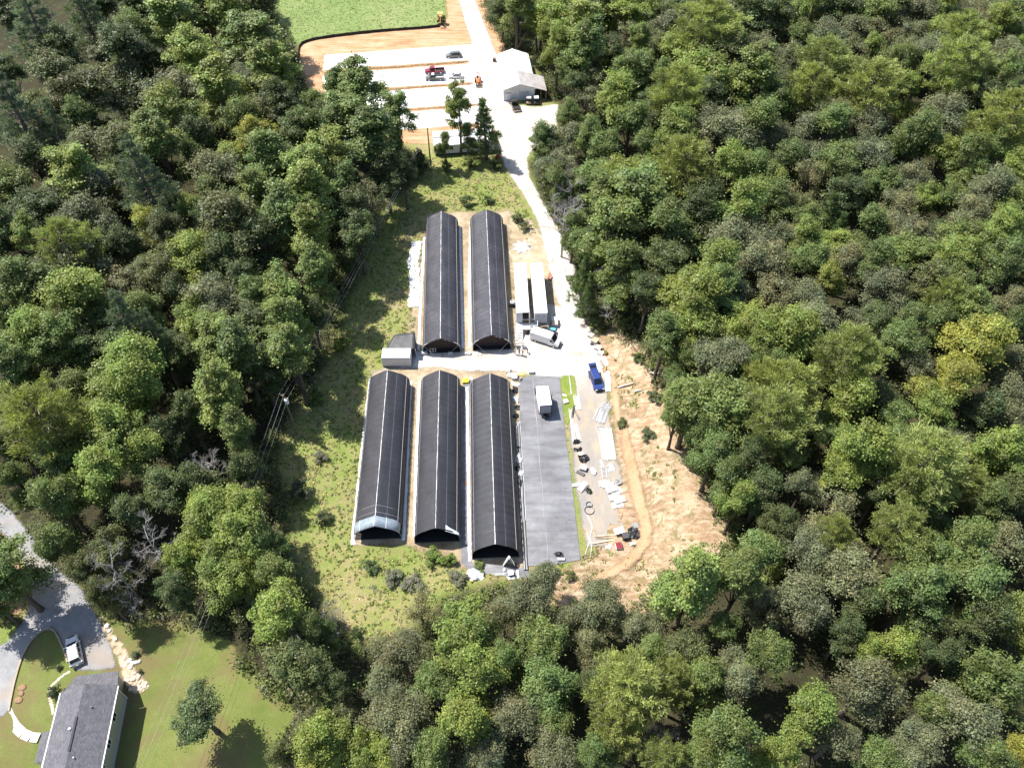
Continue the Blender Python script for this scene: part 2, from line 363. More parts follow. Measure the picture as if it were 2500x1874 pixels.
# prototypes: kind -> list of (trunk, crown, R, H, crown centre height)
PROTO = {}
def reg(kind, tc, R, H, hc): PROTO.setdefault(kind, []).append((tc[0], tc[1], R, H, hc))
for s in range(6): reg('round', broadleaf(11 + s, 5.2, 17.0 + s % 3, 4.8, .25, 66 + 5 * s, 235, gaps=.04, tip=1.9 if s % 2 else 1.0), 5.2, 17.0 + s % 3, 11.6 + .5 * (s % 3))
for s in range(4): reg('spread', broadleaf(31 + s, 6.2, 16.0, 5.8, .235, 90, 230, gaps=.07), 6.2, 16.0, 11.6)
for s in range(4): reg('tall', broadleaf(41 + s, 4.0, 20.0, 2.5, .25, 92, 190, tip=2.2, gaps=.05), 4.0, 20.0, 12.5)
for s in range(2): reg('thin', broadleaf(51 + s, 4.0, 13.0, 4.5, .2, 60, 70, gaps=.3), 4.0, 13.0, 9.0)
for s in range(3): reg('pine', pine(61 + s, 5.0, 19.0, 8.5, 620, 20, .55, .8), 5.0, 19.0, 13.8)
for s in range(3): reg('wpine', pine(71 + s, 5.5, 22.0, 5.5, 760, 18, .42, .35, True), 5.5, 22.0, 13.0)
for s in range(2): reg('cone', pine(81 + s, 3.0, 13.0, 2.0, 520, 16, .42, .4, True, .6), 3.0, 13.0, 6.5)
for s in range(3): reg('dead', dead_tree(91 + s, 4.5, 14.0, 4.0), 4.5, 14.0, 9.5)
for s in range(3): reg('bush', broadleaf(101 + s, 1.6, 2.2, .1, .16, 24, 75), 1.6, 2.2, 1.1)
KIND = {  # code: (shape, colour, label words, tree-kind name)
 'g': ('round', (.080, .106, .033), 'mid-green broadleaf tree', 'broadleaf_tree'),
 'G': ('tall', (.085, .112, .034), 'tall mid-green broadleaf tree', 'broadleaf_tree'),
 'b': ('round', (.114, .142, .034), 'bright green broadleaf tree', 'broadleaf_tree'),
 'B': ('tall', (.110, .136, .037), 'tall bright green poplar', 'poplar_tree'),
 'o': ('spread', (.098, .106, .058), 'grey-green oak', 'oak_tree'),
 'k': ('round', (.054, .070, .026), 'dark green broadleaf tree', 'broadleaf_tree'),
 'y': ('round', (.155, .160, .034), 'yellowing broadleaf tree', 'broadleaf_tree'),
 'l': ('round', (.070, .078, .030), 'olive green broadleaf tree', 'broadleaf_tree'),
 'p': ('pine', (.150, .168, .052), 'yellow-green pine', 'pine_tree'),
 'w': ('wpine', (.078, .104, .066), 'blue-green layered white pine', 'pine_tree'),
 's': ('thin', (.104, .108, .056), 'sparse brownish tree', 'sparse_tree'),
 'd': ('dead', (1, 1, 1), 'bare grey dead tree', 'dead_tree'),
 'c': ('cone', (.070, .100, .040), 'conical young pine', 'pine_tree'),
}
TREES = [  # photo position of the crown centre, crown radius in photo pixels, kind
 # upper left
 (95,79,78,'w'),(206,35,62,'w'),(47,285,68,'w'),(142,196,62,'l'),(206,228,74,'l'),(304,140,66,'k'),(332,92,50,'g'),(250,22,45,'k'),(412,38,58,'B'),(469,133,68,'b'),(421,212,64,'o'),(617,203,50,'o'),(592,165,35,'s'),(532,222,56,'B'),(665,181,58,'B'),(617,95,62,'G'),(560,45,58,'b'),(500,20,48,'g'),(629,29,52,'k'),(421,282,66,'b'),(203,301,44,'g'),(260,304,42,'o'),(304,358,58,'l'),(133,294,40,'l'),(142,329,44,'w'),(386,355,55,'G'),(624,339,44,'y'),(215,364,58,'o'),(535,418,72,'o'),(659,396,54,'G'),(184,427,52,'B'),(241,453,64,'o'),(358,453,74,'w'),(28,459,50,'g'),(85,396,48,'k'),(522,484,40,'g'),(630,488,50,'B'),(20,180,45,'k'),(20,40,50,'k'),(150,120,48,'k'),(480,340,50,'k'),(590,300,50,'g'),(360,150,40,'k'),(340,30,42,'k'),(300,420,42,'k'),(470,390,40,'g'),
 # middle left
 (206,539,68,'o'),(74,589,36,'B'),(177,602,54,'p'),(367,558,42,'y'),(415,577,46,'l'),(469,520,36,'b'),(564,555,88,'l'),(190,653,72,'o'),(472,646,58,'b'),(310,697,54,'s'),(399,672,54,'l'),(196,729,76,'b'),(63,697,68,'g'),(63,740,44,'b'),(538,729,72,'o'),(358,773,50,'g'),(317,814,68,'w'),(385,838,46,'w'),(475,776,54,'b'),(79,830,66,'b'),(152,835,58,'g'),(41,893,60,'g'),(538,830,52,'B'),(586,862,56,'G'),(317,905,78,'b'),(538,963,56,'B'),(633,735,50,'g'),(691,738,54,'B'),(690,700,34,'s'),(754,480,58,'B'),(760,575,56,'B'),(777,672,44,'G'),(846,513,58,'k'),(840,470,44,'G'),(905,490,44,'s'),(872,570,48,'k'),(707,795,50,'B'),(713,870,54,'G'),(760,767,40,'k'),(640,600,62,'k'),(700,540,60,'G'),(560,640,58,'k'),(600,690,46,'k'),(630,800,56,'k'),(440,720,44,'k'),(250,610,44,'k'),(310,610,44,'k'),(100,520,56,'k'),(20,560,48,'k'),(260,780,46,'g'),(440,860,48,'k'),(640,900,50,'k'),(20,780,44,'g'),(230,850,50,'k'),
 # in front of the parking lot
 (882,225,60,'G'),(846,297,62,'G'),(905,340,66,'G'),(966,282,40,'G'),(824,230,36,'G'),(759,326,50,'g'),(770,262,34,'g'),(803,385,54,'B'),(763,434,58,'B'),(629,271,54,'o'),(687,253,48,'k'),(720,330,48,'k'),(940,420,42,'k'),(985,425,34,'k'),(700,420,50,'k'),(1119,262,33,'thinB'),(1140,330,24,'small'),(1186,318,38,'c'),(1086,352,22,'small'),
 # right of the road, top
 (1225,12,36,'k'),(1262,26,36,'G'),(1312,32,42,'b'),(1370,47,50,'b'),(1362,118,38,'b'),(1385,178,38,'g'),(1348,80,34,'b'),(1427,74,62,'B'),(1432,128,48,'G'),(1544,24,54,'b'),(1621,74,46,'o'),(1530,88,40,'s'),(1727,59,72,'p'),(1839,35,60,'k'),(1856,124,46,'o'),(1562,118,32,'B'),(1606,127,32,'l'),(1641,141,42,'b'),(1721,183,68,'b'),(1653,232,56,'p'),(1544,177,54,'g'),(1609,200,42,'g'),(1839,191,52,'B'),(1453,206,36,'s'),(1432,250,38,'s'),(1503,250,60,'b'),(1538,300,46,'g'),(1388,288,34,'g'),(1594,265,42,'k'),(1691,283,36,'B'),(1659,338,58,'b'),(1756,318,68,'o'),(1853,312,54,'g'),(1833,353,46,'o'),(1385,344,44,'o'),(1438,338,44,'g'),(1474,368,46,'g'),(1574,368,38,'g'),(1671,412,64,'p'),(1353,397,42,'o'),(1330,352,34,'g'),(1515,442,54,'b'),(1583,447,54,'b'),(1774,427,58,'b'),(1839,442,50,'g'),(1397,470,38,'d'),(1360,450,36,'g'),(1480,20,48,'g'),(1650,15,48,'k'),(1430,10,44,'g'),(1780,130,50,'k'),(1490,130,44,'k'),(1405,225,34,'k'),(1590,320,36,'k'),(1730,250,44,'k'),(1450,440,46,'g'),(1720,490,46,'k'),(1620,500,40,'g'),(1320,20,44,'k'),
 # upper right
 (2027,94,58,'o'),(2074,76,46,'o'),(2115,84,44,'s'),(1985,18,42,'b'),(2056,24,48,'k'),(2133,38,46,'g'),(1953,100,38,'g'),(1921,147,46,'o'),(2015,165,58,'p'),(1985,215,48,'p'),(2124,132,32,'b'),(2077,130,42,'s'),(2171,112,42,'s'),(2242,32,52,'o'),(2230,88,42,'o'),(2262,141,58,'o'),(2168,177,50,'g'),(2292,85,38,'b'),(2347,88,44,'p'),(2377,41,46,'s'),(2309,15,40,'b'),(2427,68,42,'b'),(2470,45,50,'g'),(2336,165,66,'p'),(2121,221,66,'p'),(2203,235,42,'b'),(2462,147,54,'s'),(2439,195,50,'g'),(2292,288,66,'o'),(2453,294,70,'p'),(2041,280,54,'o'),(2130,309,54,'o'),(2027,324,58,'g'),(1968,338,58,'o'),(2233,338,54,'g'),(2115,377,50,'o'),(2044,406,54,'g'),(2300,380,46,'b'),(2365,388,46,'g'),(2433,459,58,'o'),(2483,418,42,'b'),(2153,450,42,'g'),(2241,445,54,'o'),(1885,338,42,'o'),(1879,460,46,'b'),(1982,435,46,'s'),(1900,250,46,'g'),(2385,255,44,'k'),(2200,160,40,'g'),(1900,40,44,'k'),(2180,20,40,'k'),(2420,370,48,'g'),(2480,230,46,'o'),(1920,400,44,'g'),
 # middle right
 (1882,500,46,'g'),(1938,509,38,'l'),(2062,476,50,'k'),(2188,509,54,'o'),(2256,488,38,'b'),(2395,480,48,'o'),(2385,530,58,'o'),(2015,553,38,'c'),(2040,585,32,'c'),(1962,591,42,'b'),(1894,577,46,'o'),(1873,632,54,'s'),(2233,568,58,'o'),(2345,590,52,'g'),(2450,574,48,'b'),(1976,644,46,'g'),(2074,638,46,'o'),(2138,640,42,'g'),(2333,630,52,'b'),(2439,650,54,'g'),(1879,721,54,'s'),(1976,730,54,'o'),(2015,694,38,'y'),(2162,709,64,'o'),(2262,700,50,'l'),(2297,730,38,'p'),(2365,759,54,'g'),(2468,735,50,'o'),(1924,818,72,'b'),(2062,871,72,'p'),(2380,856,66,'y'),(2321,915,48,'y'),(2194,847,54,'g'),(2238,891,50,'o'),(2462,885,56,'o'),(2218,800,46,'g'),(1888,906,50,'g'),(2085,800,40,'s'),(2120,560,44,'g'),(2480,510,44,'g'),(2290,790,44,'g'),(2140,790,42,'k'),(2470,800,44,'g'),
 (1377,529,50,'d'),(1485,722,38,'d'),(1564,505,78,'G'),(1501,560,62,'G'),(1517,656,54,'g'),(1627,561,64,'g'),(1485,482,52,'G'),(1697,529,58,'k'),(1811,513,66,'b'),(1802,592,76,'o'),(1849,650,60,'o'),(1745,662,68,'b'),(1691,738,72,'b'),(1738,719,62,'g'),(1618,824,52,'g'),(1690,800,60,'b'),(1422,690,34,'c'),(1436,735,28,'c'),(1817,808,62,'b'),(1865,846,56,'b'),(1770,893,70,'o'),(1675,880,42,'g'),(1643,935,32,'g'),(1865,941,50,'p'),(1430,600,40,'g'),(1400,560,34,'g'),(1580,720,48,'k'),(1620,650,54,'k'),(1760,560,44,'k'),(1530,600,50,'k'),(1740,830,46,'g'),(1800,720,46,'o'),
 (1684,989,66,'g'),(1650,1025,38,'g'),(1754,995,74,'g'),(1770,1050,56,'g'),(1713,1062,44,'g'),(1742,1110,50,'g'),(1775,1172,50,'g'),(1800,1225,44,'b'),(1894,1018,72,'p'),(1830,1120,50,'k'),(1860,1200,48,'k'),(1930,1110,44,'g'),(1820,930,46,'g'),
 # lower right
 (1924,960,62,'p'),(2074,985,60,'b'),(2100,1106,80,'b'),(2056,1160,56,'b'),(2247,1140,80,'p'),(2350,1185,42,'p'),(2321,950,60,'y'),(2277,1005,50,'b'),(2336,1083,50,'o'),(2439,1106,62,'b'),(2468,959,54,'o'),(2470,1030,50,'o'),(2409,1240,48,'g'),(1962,1188,46,'o'),(2033,1253,60,'s'),(2189,1283,56,'p'),(1968,1342,62,'o'),(2030,1306,44,'p'),(2350,1336,68,'g'),(2225,1365,54,'g'),(2462,1321,58,'s'),(2268,1262,42,'g'),(1990,1050,46,'g'),(2180,1030,44,'g'),(2400,1010,44,'k'),(2480,1200,50,'k'),(1900,1290,44,'k'),(2140,1210,42,'k'),
 (1690,1425,72,'B'),(1812,1410,56,'G'),(1768,1530,38,'g'),(1969,1465,70,'o'),(2239,1444,68,'g'),(2375,1435,76,'g'),(2118,1677,84,'o'),(1975,1744,66,'b'),(2042,1798,62,'o'),(2118,1595,38,'b'),(2184,1586,46,'b'),(2436,1662,72,'g'),(2360,1753,76,'o'),(2269,1738,46,'g'),(2239,1808,58,'o'),(2400,1850,58,'g'),(2476,1844,42,'y'),(1875,1601,54,'g'),(1906,1844,50,'b'),(2269,1519,50,'k'),(2405,1520,58,'k'),(2110,1480,46,'k'),(1880,1480,52,'s'),(2480,1500,54,'g'),(2060,1550,44,'k'),(2140,1860,52,'g'),(2300,1600,44,'k'),
 # bottom
 (1291,1465,66,'o'),(1330,1400,30,'o'),(1473,1480,64,'o'),(1388,1525,50,'o'),(1564,1541,54,'o'),(1321,1580,62,'g'),(1442,1586,50,'o'),(1533,1692,70,'p'),(1503,1783,56,'p'),(1639,1671,46,'p'),(1715,1662,58,'g'),(1670,1601,56,'l'),(1806,1650,64,'o'),(1606,1792,34,'d'),(1336,1677,64,'g'),(1276,1738,66,'o'),(1345,1760,50,'g'),(1351,1845,62,'o'),(1457,1850,46,'g'),(1618,1853,46,'p'),(1776,1798,76,'g'),(1715,1850,50,'g'),(1230,1616,50,'g'),(1440,1680,44,'k'),(1590,1600,46,'g'),
 (979,1586,68,'o'),(945,1670,58,'o'),(979,1750,82,'o'),(1130,1556,68,'b'),(1165,1625,70,'b'),(1130,1760,66,'b'),(685,1495,70,'b'),(770,1540,42,'g'),(676,1410,50,'g'),(740,1625,66,'k'),(1230,1500,46,'o'),(770,1770,42,'o'),(797,1815,66,'b'),(690,1845,36,'l'),(897,1840,58,'b'),(1024,1475,40,'s'),(812,1500,26,'d'),(1235,1753,48,'o'),(1054,1835,56,'g'),(842,1735,32,'s'),(1180,1850,54,'o'),(820,1690,40,'k'),(1060,1670,50,'g'),
 # lower left
 (104,1027,84,'p'),(317,960,76,'b'),(285,1058,72,'b'),(348,1106,66,'b'),(253,1153,74,'b'),(150,1120,60,'g'),(545,985,56,'B'),(586,1065,44,'G'),(459,1011,44,'k'),(412,1200,54,'k'),(142,1217,56,'g'),(41,1180,44,'g'),(507,1264,64,'b'),(586,1248,56,'b'),(586,1310,64,'b'),(450,1359,44,'b'),(538,1385,66,'b'),(633,1330,46,'g'),(364,1327,44,'d'),(285,1391,48,'d'),(507,1141,38,'d'),(269,1337,44,'l'),(127,1286,44,'s'),(140,1330,46,'g'),(206,1391,36,'l'),(400,1080,48,'k'),(480,1190,50,'k'),(30,1080,56,'k'),(200,960,50,'g'),(600,1150,44,'k'),(330,1250,46,'k'),(20,980,50,'g'),
 (5,1400,78,'g'),(-50,1330,60,'k'),(-40,1450,56,'k'),(257,1455,36,'l'),(318,1480,26,'d'),(488,1740,58,'lone'),(576,1410,56,'b'),(430,1440,44,'k'),
]
def zone(x, y):
    if x < 1010 and y < 1420:
        if y < 200: return 'in the upper left corner wood' if x < 340 else 'beside the green field'
        if y < 420: return 'at the upper left edge' if x < 340 else ('left of the parking lot' if x < 700 else 'in front of the parking lot')
        if y < 640: return 'at the left edge of the middle wood' if x < 340 else 'left of the long upper greenhouses'
        if y < 880: return 'in the left wood level with the white van' if x < 400 else 'left of the small white container'
        if y < 1110: return 'at the left edge above the driveway' if x < 240 else 'left of the lower greenhouses'
        return 'above the house driveway' if x < 420 else 'at the top of the house lawn'
    if y >= 1300 and x < 1850 or (y >= 1420 and x < 1250):
        if x < 340: return 'beside the house driveway'
        if x < 900: return 'between the house lawn and the lower meadow'
        if x < 1260: return 'in the wood below the open greenhouses'
        if x < 1480: return 'below the black ground cloth'
        return 'below the dirt bank' if x < 1700 else 'in the wood right of the leaning trunk'
    if x < 1260 and y < 420: return 'before the white mobile home'
    if y < 160: return 'behind the white metal shed' if x < 1480 else ('at the top right of the shed' if x < 1880 else 'at the upper right corner')
    if y < 300: return 'beside the shed turnaround' if x < 1480 else ('in the wood right of the shed' if x < 1880 else 'in the upper right wood')
    if y < 480: return 'where the road narrows' if x < 1480 else ('in the wood right of the narrow road' if x < 1880 else 'in the right wood level with the mobile home')
    if y < 680: return 'right of the two box trailers' if x < 1680 else ('in the wood right of the trailers' if x < 2080 else 'at the right edge level with the trailers')
    if y < 880: return 'above the dirt bank' if x < 1780 else ('in the wood right of the white van' if x < 2140 else 'at the right edge level with the van')
    if y < 1130: return 'at the crest of the dirt bank' if x < 1900 else ('in the wood right of the dirt bank' if x < 2260 else 'at the right edge beside the yellow tree')
    if y < 1400: return 'at the foot of the bank wood' if x < 2060 else 'at the lower right edge'
    return 'in the lower right wood' if x < 2150 else 'in the lower right corner'
RT = random.Random(5); placed = []; TREEBASE = []
def place_tree(code, base, s, sz, px, py, rot=None):
    shape, col, words, nm = KIND[code]; v = RT.choice(PROTO[shape]) ; return _place(v, col, words, nm, base, s, sz, px, py, rot)
def _place(v, col, words, nm, base, s, sz, px, py, rot=None, label=None):
    e = thing(nm, label or words, 'tree', base, RT.uniform(0, 6.28) if rot is None else rot); e.scale = (s * RT.uniform(.9, 1.12), s * RT.uniform(.9, 1.12), sz)
    t = obj('trunk', v[0], e); c = obj('branches' if v[1].name.startswith('branches') else 'crown', v[1], e)
    j = RT.uniform(.86, 1.14) * 1.75; h = RT.uniform(-.06, .05); c.color = (col[0] * j * (1 + h), col[1] * j, col[2] * j * (1 - h), 1)
    TREEBASE.append((base.x, base.y, v[2] * s)); 
    if label is None: placed.append([e, words, px, py])
    return e
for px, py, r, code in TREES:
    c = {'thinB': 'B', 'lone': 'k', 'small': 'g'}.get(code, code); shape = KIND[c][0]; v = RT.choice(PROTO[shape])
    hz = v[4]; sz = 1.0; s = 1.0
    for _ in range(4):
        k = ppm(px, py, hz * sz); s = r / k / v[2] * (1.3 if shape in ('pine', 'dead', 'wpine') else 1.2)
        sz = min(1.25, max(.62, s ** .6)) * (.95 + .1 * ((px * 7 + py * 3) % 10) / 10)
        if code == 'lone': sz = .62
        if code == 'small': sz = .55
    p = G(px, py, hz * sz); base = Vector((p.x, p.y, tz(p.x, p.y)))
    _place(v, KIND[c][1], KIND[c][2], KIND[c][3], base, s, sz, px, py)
# saplings and lower trees that fill the wood between the big crowns
fillpts = []; big = np.array(TREEBASE); cl_a = np.array(CLEAR); ho_a = np.array(HOUSEC)
rf = np.random.default_rng(3)
cand = np.column_stack([rf.uniform(-120, 135, 5200), rf.uniform(22, 285, 5200)])
ok = (sdf(cand, cl_a) < -3.5) & (sdf(cand, ho_a) < -4.0)
for q in cand[ok]:
    px, py = toPix((q[0], q[1], tz(q[0], q[1]) + 6))
    if not (-70 < px < 2570 and -35 < py < 1900): continue
    d = np.hypot(big[:, 0] - q[0], big[:, 1] - q[1])
    if (d < big[:, 2] * .8 + 2.0).any() or any((q[0] - a) ** 2 + (q[1] - b) ** 2 < 6.5 ** 2 for a, b in fillpts): continue
    fillpts.append((q[0], q[1]))
for q in fillpts:
    base = Vector((q[0], q[1], tz(*q))); px, py = toPix((q[0], q[1], base.z + 6)); code = RT.choice('gkokgblg'); shape, col, words, nm = KIND[code]; v = RT.choice(PROTO['round' if shape == 'spread' else shape])
    _place(v, col, 'low ' + words.replace('broadleaf ', ''), 'understory_tree', base, RT.uniform(.75, 1.0), RT.uniform(.6, .8), px, py)
ORD = ['', 'second ', 'third ', 'fourth ', 'fifth ', 'sixth ', 'seventh ', 'eighth ', 'ninth ', 'tenth ', 'eleventh ', 'twelfth ']
bykey = {}
for it in placed: bykey.setdefault((it[1], zone(it[2], it[3])), []).append(it)
for (w, zn), its in bykey.items():
    its.sort(key=lambda i: i[2])
    for k, it in enumerate(its):
        lab = w + ' ' + zn
        if len(its) == 2: lab += (', nearer the left', ', nearer the right')[k]
        elif len(its) > 2: lab += ', ' + ('leftmost' if k == 0 else 'rightmost' if k == len(its) - 1 else ORD[min(k, 11)] + 'from left')
        it[0]['label'] = lab; it[0]['group'] = 'trees ' + zn
print('trees', len(placed), 'fill', len(fillpts))
# ================================================================== ground sheets
def make_ground():
    xs = np.arange(X0, X1 + 1.); ys = np.arange(Y0, Y1 + 1.); gx, gy = np.meshgrid(xs, ys, indexing='ij'); P = np.stack([gx.ravel(), gy.ravel()], 1)
    nx, ny = len(xs), len(ys); idx = np.arange(nx * ny).reshape(nx, ny)
    q = np.stack([idx[:-1, :-1], idx[1:, :-1], idx[1:, 1:], idx[:-1, 1:]], -1).reshape(-1, 4).tolist()
    z = terrain(P[:, 0], P[:, 1]); V = np.column_stack([P, z]).tolist()
    f = np.clip(1 - np.maximum(sdf(P, CLEAR), sdf(P, HOUSEC)) / 2.5, 0, 1) 
    wild = np.clip(sdf(P, MEADOW) / 3 + .5, 0, 1)
    # outer skirt to the horizon
    k = len(V); B = 3000.
    V += [(-B, -B, -6), (B, -B, -6), (B, B, -6), (-B, B, -6)]
    low = idx[:, 0].tolist(); right = idx[-1, :].tolist(); topr = idx[::-1, -1].tolist(); left = idx[0, ::-1].tolist()
    q += [tuple([k, k + 1] + low[::-1]), tuple([k + 1, k + 2] + right[::-1]), tuple([k + 2, k + 3] + topr[::-1]), tuple([k + 3, k] + left[::-1])]
    me = bpy.data.meshes.new('ground'); me.from_pydata(V, [], q)
    at = me.attributes.new('forest', 'FLOAT', 'POINT'); at.data.foreach_set('value', np.append(f, [1] * 4).astype(np.float32))
    at = me.attributes.new('wild', 'FLOAT', 'POINT'); at.data.foreach_set('value', np.append(wild, [0] * 4).astype(np.float32))
    m, n, b, o = nt_new('weedy ground'); v = coords(n)
    big = noise(n, .07, 5, .6, v, .5); mid = noise(n, .5, 5, .65, v, .3); fine = noise(n, 3.2, 4, .7, v)
    f1 = math_(n, 'ADD', math_(n, 'MULTIPLY', big, .4), math_(n, 'ADD', math_(n, 'MULTIPLY', mid, .4), math_(n, 'MULTIPLY', fine, .2)))
    col = ramp(n, f1, [(.34, (.12, .17, .04)), (.45, (.175, .215, .055)), (.54, (.25, .235, .095)), (.64, (.36, .28, .16))])
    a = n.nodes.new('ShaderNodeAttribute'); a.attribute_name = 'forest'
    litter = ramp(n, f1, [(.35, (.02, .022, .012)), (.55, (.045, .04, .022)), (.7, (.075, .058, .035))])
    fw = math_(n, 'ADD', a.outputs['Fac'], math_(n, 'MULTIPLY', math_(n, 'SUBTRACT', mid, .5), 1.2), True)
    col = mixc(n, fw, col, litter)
    col = mixc(n, .8, col, ramp(n, noise(n, 7, 3, .7, v), [(.25, .55), (.5, 1.), (.75, 1.3)]), 'MULTIPLY')
    n.links.new(col, b.inputs['Base Color']); b.inputs['Roughness'].default_value = .95; b.inputs['Specular IOR Level'].default_value = .1
    bump(n, b, math_(n, 'ADD', fine, math_(n, 'MULTIPLY', mid, 2.)), .7, .2)
    me.materials.append(m); me.shade_smooth(); me.update()
    return tag(obj('ground', me), kind='structure')
MEADOW = np.array(pxpoly([(1000, 440), (930, 500), (890, 560), (870, 640), (840, 720), (815, 800), (790, 870), (755, 930), (700, 1000), (672, 1070), (655, 1150), (690, 1230), (685, 1330), (720, 1420), (800, 1510), (850, 1600), (905, 1580), (1010, 1560), (1100, 1470), (1230, 1440), (1210, 1390), (1140, 1350), (850, 1330), (870, 1150), (895, 920), (900, 890), (1000, 850), (1020, 620), (1045, 520), (1250, 520), (1290, 580), (1300, 560), (1230, 420), (1100, 390)]))
make_ground()
# grass field at the top
FIELD = pxpoly([(600, -60), (640, -20), (662, 20), (690, 62), (716, 112), (735, 106), (762, 97), (860, 82), (1000, 70), (1082, 62), (1093, 40), (1086, -10), (1080, -60)])
field_m = ground_mat('field grass', [(.38, (.12, .175, .05)), (.5, (.17, .225, .075)), (.6, (.22, .25, .10))], (.04, .35, 1.4), feather=(1.2, .8, .8))
sheet('field', FIELD, .012, field_m, 3)
# lawn round the house
LAWN = pxpoly([(-110, 1560), (0, 1580), (40, 1600), (100, 1520), (140, 1530), (230, 1480), (255, 1500), (330, 1525), (430, 1515), (560, 1560), (600, 1630), (690, 1700), (725, 1740), (690, 1800), (640, 1960), (-110, 1960)])
def lawn_extra(n, v, col, mid):
    g = ramp(n, noise(n, .16, 4, .6, v, .7), [(.45, 0.), (.68, 1.)]); return mixc(n, g, col, (.155, .115, .056))
lawn_m = ground_mat('lawn grass', [(.4, (.105, .135, .032)), (.52, (.14, .162, .045)), (.62, (.17, .175, .06))], (.06, .5, 4.), bstr=.25, feather=(.9, .7, 1.2), extra=lawn_extra)
sheet('lawn', LAWN, .012, lawn_m, 2)
# orange graded soil of the lot
SOIL = pxpoly([(728, 150), (731, 118), (740, 105), (790, 92), (900, 80), (1010, 70), (1080, 63), (1092, 40), (1086, -50), (1175, -50), (1180, 0), (1205, 60), (1240, 130), (1240, 250), (1225, 330), (1060, 352), (980, 350), (900, 335), (830, 305), (770, 245), (735, 190)])
def soil_extra(n, v, col, mid):
    st = ramp(n, noise(n, .9, 4, .6, coords(n, 'Object', (.12, 1.3, 1))), [(.45, 0.), (.7, 1.)]); col = mixc(n, st, col, (.50, .36, .235))
    return col
soil_m = ground_mat('graded orange soil', [(.38, (.30, .15, .07)), (.5, (.40, .225, .115)), (.62, (.48, .32, .19))], (.06, .3, 2.2), feather=(1.4, .8, .6), extra=soil_extra)
sheet('dirt_lot', SOIL, .02, soil_m, 3)
# cut bank and bare soil right of the yard
BANK = pxpoly([(1440, 800), (1500, 800), (1575, 850), (1600, 920), (1650, 1000), (1690, 1110), (1750, 1230), (1795, 1345), (1640, 1400), (1580, 1500), (1480, 1490), (1370, 1490), (1260, 1420), (1400, 1385), (1470, 1330), (1510, 1180), (1490, 1000), (1478, 900)])
def bank_extra(n, v, col, mid):
    gl = ramp(n, noise(n, .7, 5, .65, coords(n, 'Object', (.5, 1.6, 1)), .5), [(.42, 0.), (.66, 1.)]); col = mixc(n, gl, col, (.47, .36, .25))
    gr = ramp(n, noise(n, .5, 6, .8, v, .8), [(.5, 0.), (.6, .85)]); return mixc(n, gr, col, (.16, .145, .065))
bank_m = ground_mat('red clay bank', [(.36, (.19, .112, .066)), (.5, (.30, .195, .118)), (.62, (.41, .295, .19))], (.09, .55, 2.6), bstr=.9, feather=(2.2, 1.4, .5), extra=bank_extra)
sheet('dirt_bank', BANK, .03, bank_m, 4, hfun=lambda x, y, d: .14 * (1 + np.sin(x * 1.3 + np.sin(y * .3) * 2)) * np.clip(d / 3, 0, 1))
BARE = pxpoly([(1240, 520), (1300, 540), (1330, 580), (1380, 640), (1400, 760), (1255, 760), (1245, 640)])
bare_m = ground_mat('dry bare soil', [(.38, (.22, .17, .10)), (.5, (.36, .29, .19)), (.62, (.50, .42, .31))], (.12, .6, 2.5), feather=(2.0, 1.6, .6))
sheet('bare_soil', BARE, .03, bare_m, 3)
AISLE = pxpoly([(862, 1330), (905, 910), (985, 880), (1045, 520), (1245, 515), (1262, 860), (1280, 900), (1290, 1390), (1150, 1395), (1000, 1330)])
sheet('bare_soil', AISLE, .022, ground_mat('pale trodden soil', [(.38, (.20, .15, .085)), (.5, (.33, .26, .17)), (.62, (.46, .39, .28))], (.12, .6, 2.5), feather=(1.2, 1.0, .6)), 2)
# white gravel: road, yard, turnaround
gravel_st = [(.36, (.44, .40, .355)), (.5, (.55, .515, .465)), (.62, (.64, .61, .56))]
def gravel_extra(n, v, col, mid):
    g = ramp(n, noise(n, .13, 5, .7, v, .5), [(.46, 0.), (.72, 1.)]); col = mixc(n, g, col, (.40, .31, .225))
    tr = ramp(n, noise(n, .5, 3, .6, coords(n, 'Object', (1.3, .08, 1)), .3), [(.5, 1.), (.7, .72)]); return mixc(n, 1., col, tr, 'MULTIPLY')
gravel_m = ground_mat('white crushed gravel', gravel_st, (.1, .5, 6.), bstr=.35, feather=(.9, .7, .7), extra=gravel_extra)
ROAD = pxpoly([(1118, -60), (1121, 0), (1136, 54), (1152, 100), (1140, 180), (1155, 240), (1160, 300), (1212, 320), (1218, 362), (1238, 418), (1277, 472), (1312, 535), (1324, 580), (1338, 640), (1350, 700), (1372, 760), (1440, 800), (1436, 770), (1424, 719), (1398, 640), (1374, 583), (1350, 540), (1326, 496), (1292, 434), (1286, 391), (1295, 370), (1358, 315), (1362, 255), (1310, 262), (1250, 255), (1230, 222), (1215, 140), (1200, 105), (1180, 54), (1160, 0), (1157, -60)])
sheet('gravel_road', ROAD, .045, gravel_m, 2)
YARD = pxpoly([(905, 905), (1000, 893), (1010, 858), (1255, 856), (1262, 760), (1340, 740), (1372, 750), (1440, 800), (1462, 850), (1472, 905), (1486, 1000), (1500, 1100), (1528, 1200), (1548, 1280), (1520, 1330), (1432, 1335), (1405, 1180), (1392, 1050), (1384, 925), (1290, 916), (1250, 905), (1130, 905), (1060, 895), (985, 900), (930, 908)])
